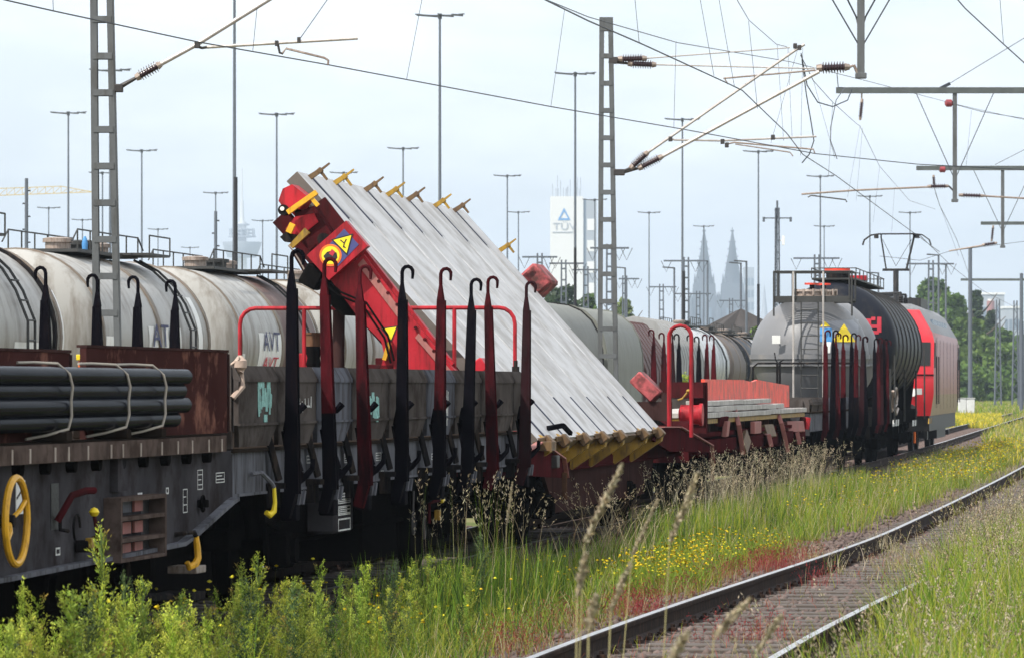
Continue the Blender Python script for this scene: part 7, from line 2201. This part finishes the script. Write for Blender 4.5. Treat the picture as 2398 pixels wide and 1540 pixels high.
# ---- bushy weeds: each plant a thing with stem and foliage
def weed_meshes(seed, dense=1.0, dark=False):
    r = np.random.default_rng(seed); rr_ = random.Random(seed)
    st = MB(); LP, LD, LS, LC = [], [], [], []
    st.tube([(0, 0, 0), (0.02, 0.01, 0.35), (0.0, 0.02, 0.7), (0.02, 0.0, 0.97)], [0.012, 0.010, 0.007, 0.003], 5)
    nb = int(30 * dense)
    for k in range(nb):
        z0 = 0.12 + 0.82 * (k + rr_.random()) / nb; a = rr_.uniform(0, 6.283); L = (0.30 * (1.05 - z0) + 0.06) * rr_.uniform(0.6, 1.25)
        el = rr_.uniform(0.85, 1.28); d = np.array([math.cos(a) * math.cos(el), math.sin(a) * math.cos(el), math.sin(el)])
        p0 = np.array([0.01, 0.01, z0]); p1 = p0 + d * L
        st.tube([tuple(p0), tuple(p0 + d * L * 0.5 + np.array([0, 0, 0.01])), tuple(p1)], [0.005, 0.004, 0.002], 4)
        nl = int((14 + 90 * L) * 1.7)
        t = r.random(nl) ** 0.8
        LP.append(p0 + d * L * t[:, None] + r.normal(0, 0.009, (nl, 3))); LD.append(d * 1.2 + r.normal(0, 0.6, (nl, 3))); LS.append(r.uniform(0.012, 0.032, nl) * (1.2 - 0.5 * t))
        base = np.array([0.17, 0.26, 0.025]) if not dark else np.array([0.045, 0.085, 0.03])
        tipc = np.array([0.50, 0.54, 0.07]) if not dark else np.array([0.075, 0.11, 0.04])
        if rr_.random() < 0.07: tipc = np.array([0.36, 0.24, 0.06])
        LC.append((base * (1 - t[:, None]) + tipc * t[:, None]) * r.uniform(0.6, 1.25, (nl, 1)) * (0.65 + 0.5 * z0))  # shade low on the plant and highlights at the tips are painted in
    nl = int(260 * dense); t = r.random(nl)
    LP.append(np.stack([r.normal(0.01, 0.02, nl), r.normal(0.01, 0.02, nl), 0.08 + 0.9 * t], -1)); LD.append(np.array([0, 0, 1.0]) + r.normal(0, 0.8, (nl, 3))); LS.append(r.uniform(0.014, 0.032, nl) * (1.2 - 0.6 * t)); LC.append(np.tile(base, (nl, 1)) * r.uniform(0.7, 1.4, (nl, 1)))
    P_, D, S, C_ = np.concatenate(LP), np.concatenate(LD), np.concatenate(LS), np.concatenate(LC)
    D /= np.linalg.norm(D, axis=1, keepdims=True); N = len(P_)
    s = np.cross(D, r.normal(0, 1, (N, 3))); s /= np.linalg.norm(s, axis=1, keepdims=True)
    V = np.stack([P_, P_ + D * (S * 0.5)[:, None] + s * (S * 0.17)[:, None], P_ + D * S[:, None], P_ + D * (S * 0.5)[:, None] - s * (S * 0.17)[:, None]], 1)
    Fc = np.arange(N * 4).reshape(N, 4)
    me = np_mesh('foliage', V.reshape(-1, 3), Fc, np.repeat(C_, 4, 0)); me.materials.append(MATS['leaf'])
    sm = st.mesh('stem'); sm.materials.append(MATS['stem_green'])
    return sm, me
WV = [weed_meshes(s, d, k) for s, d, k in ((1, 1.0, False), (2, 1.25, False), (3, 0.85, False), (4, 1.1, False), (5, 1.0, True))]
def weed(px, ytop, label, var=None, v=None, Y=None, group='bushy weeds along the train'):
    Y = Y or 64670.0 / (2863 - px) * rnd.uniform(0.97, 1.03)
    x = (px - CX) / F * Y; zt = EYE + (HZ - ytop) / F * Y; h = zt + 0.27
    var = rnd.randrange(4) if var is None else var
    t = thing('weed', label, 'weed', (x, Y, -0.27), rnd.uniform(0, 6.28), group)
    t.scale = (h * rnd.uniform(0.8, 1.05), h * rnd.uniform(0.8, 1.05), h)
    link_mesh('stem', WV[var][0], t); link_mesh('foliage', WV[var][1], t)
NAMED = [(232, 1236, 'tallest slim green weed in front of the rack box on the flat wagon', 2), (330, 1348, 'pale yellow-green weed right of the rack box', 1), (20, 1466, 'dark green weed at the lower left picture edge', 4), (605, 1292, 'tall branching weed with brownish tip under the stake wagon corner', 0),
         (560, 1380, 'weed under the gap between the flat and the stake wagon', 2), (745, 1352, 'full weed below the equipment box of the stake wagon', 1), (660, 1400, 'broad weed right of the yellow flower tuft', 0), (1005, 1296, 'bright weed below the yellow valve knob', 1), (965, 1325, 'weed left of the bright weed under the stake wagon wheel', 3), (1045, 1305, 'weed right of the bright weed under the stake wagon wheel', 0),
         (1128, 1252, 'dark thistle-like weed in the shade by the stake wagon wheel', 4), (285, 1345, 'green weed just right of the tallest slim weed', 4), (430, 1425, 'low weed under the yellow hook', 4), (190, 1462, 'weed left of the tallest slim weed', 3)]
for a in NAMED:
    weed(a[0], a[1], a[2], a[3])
LV, LF, LT, ln = [], [], [], 0
def mesh_np(me, tint=True):
    n = len(me.vertices); V = np.zeros(n * 3, np.float32); me.vertices.foreach_get('co', V)
    t = np.zeros(n * 4, np.float32)
    if tint: me.attributes['tint'].data.foreach_get('color', t)
    return V.reshape(-1, 3), t.reshape(-1, 4)[:, :3]
WD = [mesh_np(w_[1]) for w_ in WV]
for k in range(120):
    px = rnd.uniform(-20, 1190); Y = 64670.0 / (2863 - px) * rnd.uniform(0.88, 1.06)
    yt = rnd.uniform(1370, 1490) - (80 if 560 < px < 1100 else 0) * rnd.random()
    h = EYE + (HZ - yt) / F * Y + 0.27; V, T_ = WD[rnd.choice((0, 1, 2, 3, 0, 1, 2, 3, 4))]; q = rnd.uniform(0, 6.28); sx = h * rnd.uniform(0.75, 1.1)
    R_m = np.array([[math.cos(q) * sx, -math.sin(q) * sx, 0], [math.sin(q) * sx, math.cos(q) * sx, 0], [0, 0, h]])
    LV.append(V @ R_m.T + np.array([(px - CX) / F * Y, Y, -0.27])); LF.append(np.arange(len(V)).reshape(-1, 4) + ln); ln += len(V); LT.append(T_ * rnd.uniform(0.55, 1.35) * np.array([rnd.uniform(0.85, 1.1), 1.0, rnd.uniform(0.8, 1.3)]))
me = np_mesh('low_weeds', np.concatenate(LV), np.concatenate(LF), np.concatenate(LT)); me.materials.append(MATS['leaf'])
kind(link_mesh('low_weeds', me), 'stuff', 'thick low green weeds along the bottom left in front of the train')

# ---- blurred grass stalks close to the camera
def stalk(tip, base_head, root, Y, label, fl=1.0):
    T_, B_h, R0 = W(*tip, Y), W(*base_head, Y), W(root[0], 0, Y + root[1]); R0.z = -0.27
    t = thing('grass_stalk', label, 'grass', R0, 0, 'tall grass stalks close to the camera')
    b = MB(); M_ = (R0 * 0.45 + B_h * 0.55); M_.x = R0.x * 0.62 + B_h.x * 0.38
    b.tube([p - R0 for p in (R0, R0.lerp(M_, 0.5), M_, B_h)], [0.0022, 0.002, 0.0018, 0.0015], 5); b.use('wire_beige'); b.build('stem', 'stem_straw', t)
    n = int(260 * fl); k = nrg.random(n); Bn, Tn = np.array(B_h - R0), np.array(T_ - R0)
    P_ = Bn + (Tn - Bn) * k[:, None]; ax = (Tn - Bn) / np.linalg.norm(Tn - Bn)
    d = ax + nrg.normal(0, 0.45, (n, 3)); d /= np.linalg.norm(d, axis=1, keepdims=True)
    env = (0.35 + np.sin(np.pi * np.clip(k * 0.9 + 0.08, 0, 1))) * 0.6
    V, Fc, C_ = heads(P_ + d * 0.004, d, nrg.uniform(0.014, 0.028, n) * env * fl, nrg.uniform(0.002, 0.004, n) * fl, pick([G_PALE, G_PALE * 0.85, G_DRY], [3, 2, 1], n))
    me = np_mesh('seed_head', V, Fc, C_); me.materials.append(MATS['grass_blade']); link_mesh('seed_head', me, t)
mat('stem_straw', (0.42, 0.37, 0.18), 0.6)
for a in [((1457, 1088), (1368, 1270), (1330, 0.4), 13.0, 'blurred pale grass stalk leaning right in front of the dark wagon frame', 1.3), ((1634, 1108), (1568, 1270), (1520, 0.4), 13.5, 'blurred pale grass stalk leaning right beside the yellow flowers', 1.3),
          ((1372, 1296), (1352, 1400), (1335, 0.2), 12.0, 'short blurred grass head left of the tall leaning stalk', 1.1), ((1540, 1170), (1480, 1300), (1420, 0.3), 16.0, 'drooping grass head between the two leaning stalks', 1.0), ((1755, 1402), (1672, 1490), (1600, 0.3), 11.5, 'blurred grass head over the sleepers of the empty track', 1.1),
          ((1475, 1320), (1430, 1430), (1400, 0.3), 12.5, 'blurred grass head below the red sorrel', 1.0), ((1395, 1395), (1378, 1480), (1370, 0.2), 11.0, 'blurred grass head low in front of the near rail', 1.2), ((1200, 1128), (1186, 1230), (1178, 0.2), 26.0, 'upright grass head in front of the stake wagon end', 1.0), ((1610, 1480), (1560, 1560), (1530, 0.2), 11.0, 'blurred grass head at the bottom edge on the sleepers', 1.1), ((1830, 1440), (1770, 1530), (1720, 0.2), 12.0, 'blurred grass head near the right rail', 1.0)]:
    stalk(*a)

# ---- trees and bushes in the distance
def crown_mesh(seed, hw, h, col, col2, size, n, base=0.16):
    r = np.random.default_rng(seed)
    nc = max(14, int(26 * h / (2 * hw)) + 18)
    th = r.uniform(0, 6.283, nc); zz = r.uniform(0.0, 1.0, nc)
    env = np.sqrt(np.clip(1 - (2 * np.clip(zz, 0.05, 0.97) - 0.82) ** 2 / 1.4, 0.06, 1)); rad = env * r.uniform(0.25, 0.92, nc)
    C_ = np.stack([rad * np.cos(th) * hw, rad * np.sin(th) * hw, (base + (1 - base) * 0.93 * zz) * h], -1); cs = r.uniform(0.22, 0.42, nc) * hw; cc = r.uniform(0.65, 1.35, nc)
    k = r.choice(nc, n, p=cs ** 2 / np.sum(cs ** 2)); d = r.normal(0, 1, (n, 3)); d /= np.linalg.norm(d, axis=1, keepdims=True)
    P_ = C_[k] + d * (cs[k] * r.uniform(0.5, 1.05, n))[:, None] * np.array([1, 1, 0.8])
    P_[:, 2] = np.clip(P_[:, 2], 0.1, None)
    D = r.normal(0, 1, (n, 3)) + d * 0.6 + np.array([0, 0, 0.3]); D /= np.linalg.norm(D, axis=1, keepdims=True)
    s = np.cross(D, r.normal(0, 1, (n, 3))); s /= np.linalg.norm(s, axis=1, keepdims=True); S = r.uniform(0.6, 1.3, n) * size
    V = np.stack([P_ - s * S[:, None] * 0.5, P_ + D * S[:, None] * 0.5, P_ + s * S[:, None] * 0.5, P_ - D * S[:, None] * 0.5], 1)
    mixv = r.random((n, 1)); col_ = (np.array(col) * (1 - mixv) + np.array(col2) * mixv) * cc[k][:, None] * r.uniform(0.8, 1.2, (n, 1))
    me = np_mesh('crown', V.reshape(-1, 3), np.arange(n * 4).reshape(n, 4), np.repeat(col_, 4, 0)); me.materials.append(MATS['leaf'])
    return me
CRC = [((0.06, 0.115, 0.025), (0.11, 0.18, 0.035)), ((0.09, 0.16, 0.03), (0.15, 0.22, 0.045)), ((0.04, 0.065, 0.026), (0.06, 0.095, 0.03)), ((0.14, 0.19, 0.06), (0.2, 0.25, 0.08))]
def trunk_mesh():
    b = MB(); b.tube([(0, 0, 0), (0.01, 0, 0.25), (-0.01, 0.01, 0.5), (0.0, 0, 0.85)], [0.035, 0.026, 0.018, 0.006], 8)
    r = random.Random(5)
    for k in range(9):
        z = 0.2 + k * 0.07; a = k * 2.4; L = 0.4 * (1 - z) + 0.12
        b.tube([(0, 0, z), (L * 0.5 * math.cos(a), L * 0.5 * math.sin(a), z + 0.09), (L * math.cos(a), L * math.sin(a), z + 0.22)], [0.012, 0.008, 0.003], 5)
    me = b.mesh('trunk'); me.materials.append(MATS['bark']); return me
TR = trunk_mesh()
def tree(px, ytop, hwpx, Y, var, label, name='tree', cat='tree', group=None):
    base = W(px, 0, Y); base.z = -0.27; h = W(px, ytop, Y).z + 0.27; hw = hwpx / F * Y
    t = thing(name, label, cat, base, rnd.uniform(0, 6.28), group)
    n = int(min(9000, 1500 + 130 * hw * h)); link_mesh('crown', crown_mesh(int(px), hw, h, *CRC[var], 0.0011 * Y, n, 0.16 if cat == 'tree' else 0.0), t); tr = link_mesh('trunk', TR, t); tr.scale = (h * 0.9, h * 0.9, h * 0.95)
for a in [(2188, 640, 52, 600, 0, 'tall dark green tree directly behind the locomotive roof'), (2226, 690, 60, 590, 0, 'broad green tree right of the locomotive'), (2288, 668, 18, 620, 2, 'narrow dark columnar tree right of the pale pole'), (2320, 720, 17, 640, 2, 'small dark tree in front of the hazy building'),
          (2262, 745, 62, 570, 1, 'bright green tree behind the pale pole'), (2312, 790, 66, 560, 1, 'wide rounded green tree right of the pale pole'), (2372, 800, 60, 565, 1, 'rounded green tree at the right picture edge'), (2345, 825, 50, 575, 1, 'low rounded green tree between the two right-hand trees'), (2350, 772, 46, 610, 0, 'green tree in front of the hazy pale building'), (2396, 778, 46, 610, 0, 'green tree behind the pole at the right picture edge'), (2412, 825, 55, 560, 0, 'green tree cut by the right picture edge'),
          (1316, 655, 56, 420, 2, 'dark green tree left of the second lattice mast above the wagons'), (1376, 680, 30, 430, 0, 'green tree just left of the second lattice mast'), (1462, 690, 28, 430, 3, 'pale green tree right of the second lattice mast'), (690, 628, 16, 420, 3, 'pale green treetop left of the red lifting arm'), (440, 600, 10, 420, 2, 'tiny dark treetop above the second pale tank')]:
    tree(*a)
for k, (px, yt) in enumerate(((2245, 872), (2270, 850), (2300, 862), (2330, 868), (2358, 858), (2386, 870), (2412, 862), (2225, 860))):
    tree(px, yt, 40, 520 + 6 * k, (0, 1, 0, 1)[k % 4], 'green bush in the hedge behind the meadow, number %s from the left' % ('two', 'three', 'four', 'five', 'six', 'seven', 'eight', 'one')[k], 'bush', 'bush', 'hedge bushes behind the meadow')
for px, yt, lb in ((1768, 752, 'green bush right of the dark spoil heap'), (1792, 760, 'green bush close to the silo left side')):
    tree(px, yt, 18, 280, 1, lb, 'bush', 'bush')
for px, Yb, zt_, lb in ((1600, 92.5, 2.0, 'bright green sprig growing behind the red hoop handrail'), (1710, 102.0, 1.85, 'bright green sprig behind the bright red side board')):
    weed(px, HZ - (zt_ - EYE) / Yb * F, lb, 1, Y=Yb, group=None)

# ------------------------------------------------------------------ haze
b = MB(); b.box((-5300, -70, -1.6), (5300, 9050, 300.0))
hz_m = bpy.data.materials.new('haze_air'); hz_m.use_nodes = True
n_, l_ = hz_m.node_tree.nodes, hz_m.node_tree.links
n_.clear()
ho_ = n_.new('ShaderNodeOutputMaterial'); pv = n_.new('ShaderNodeVolumePrincipled')
pv.inputs['Color'].default_value = (0.72, 0.86, 1.0, 1); pv.inputs['Density'].default_value = 1.7e-4; pv.inputs['Anisotropy'].default_value = 0.2
l_.new(pv.outputs['Volume'], ho_.inputs['Volume'])
MATS['haze_air'] = hz_m
kind(b.build('haze', 'haze_air'), 'stuff', 'pale blue haze in the distance')
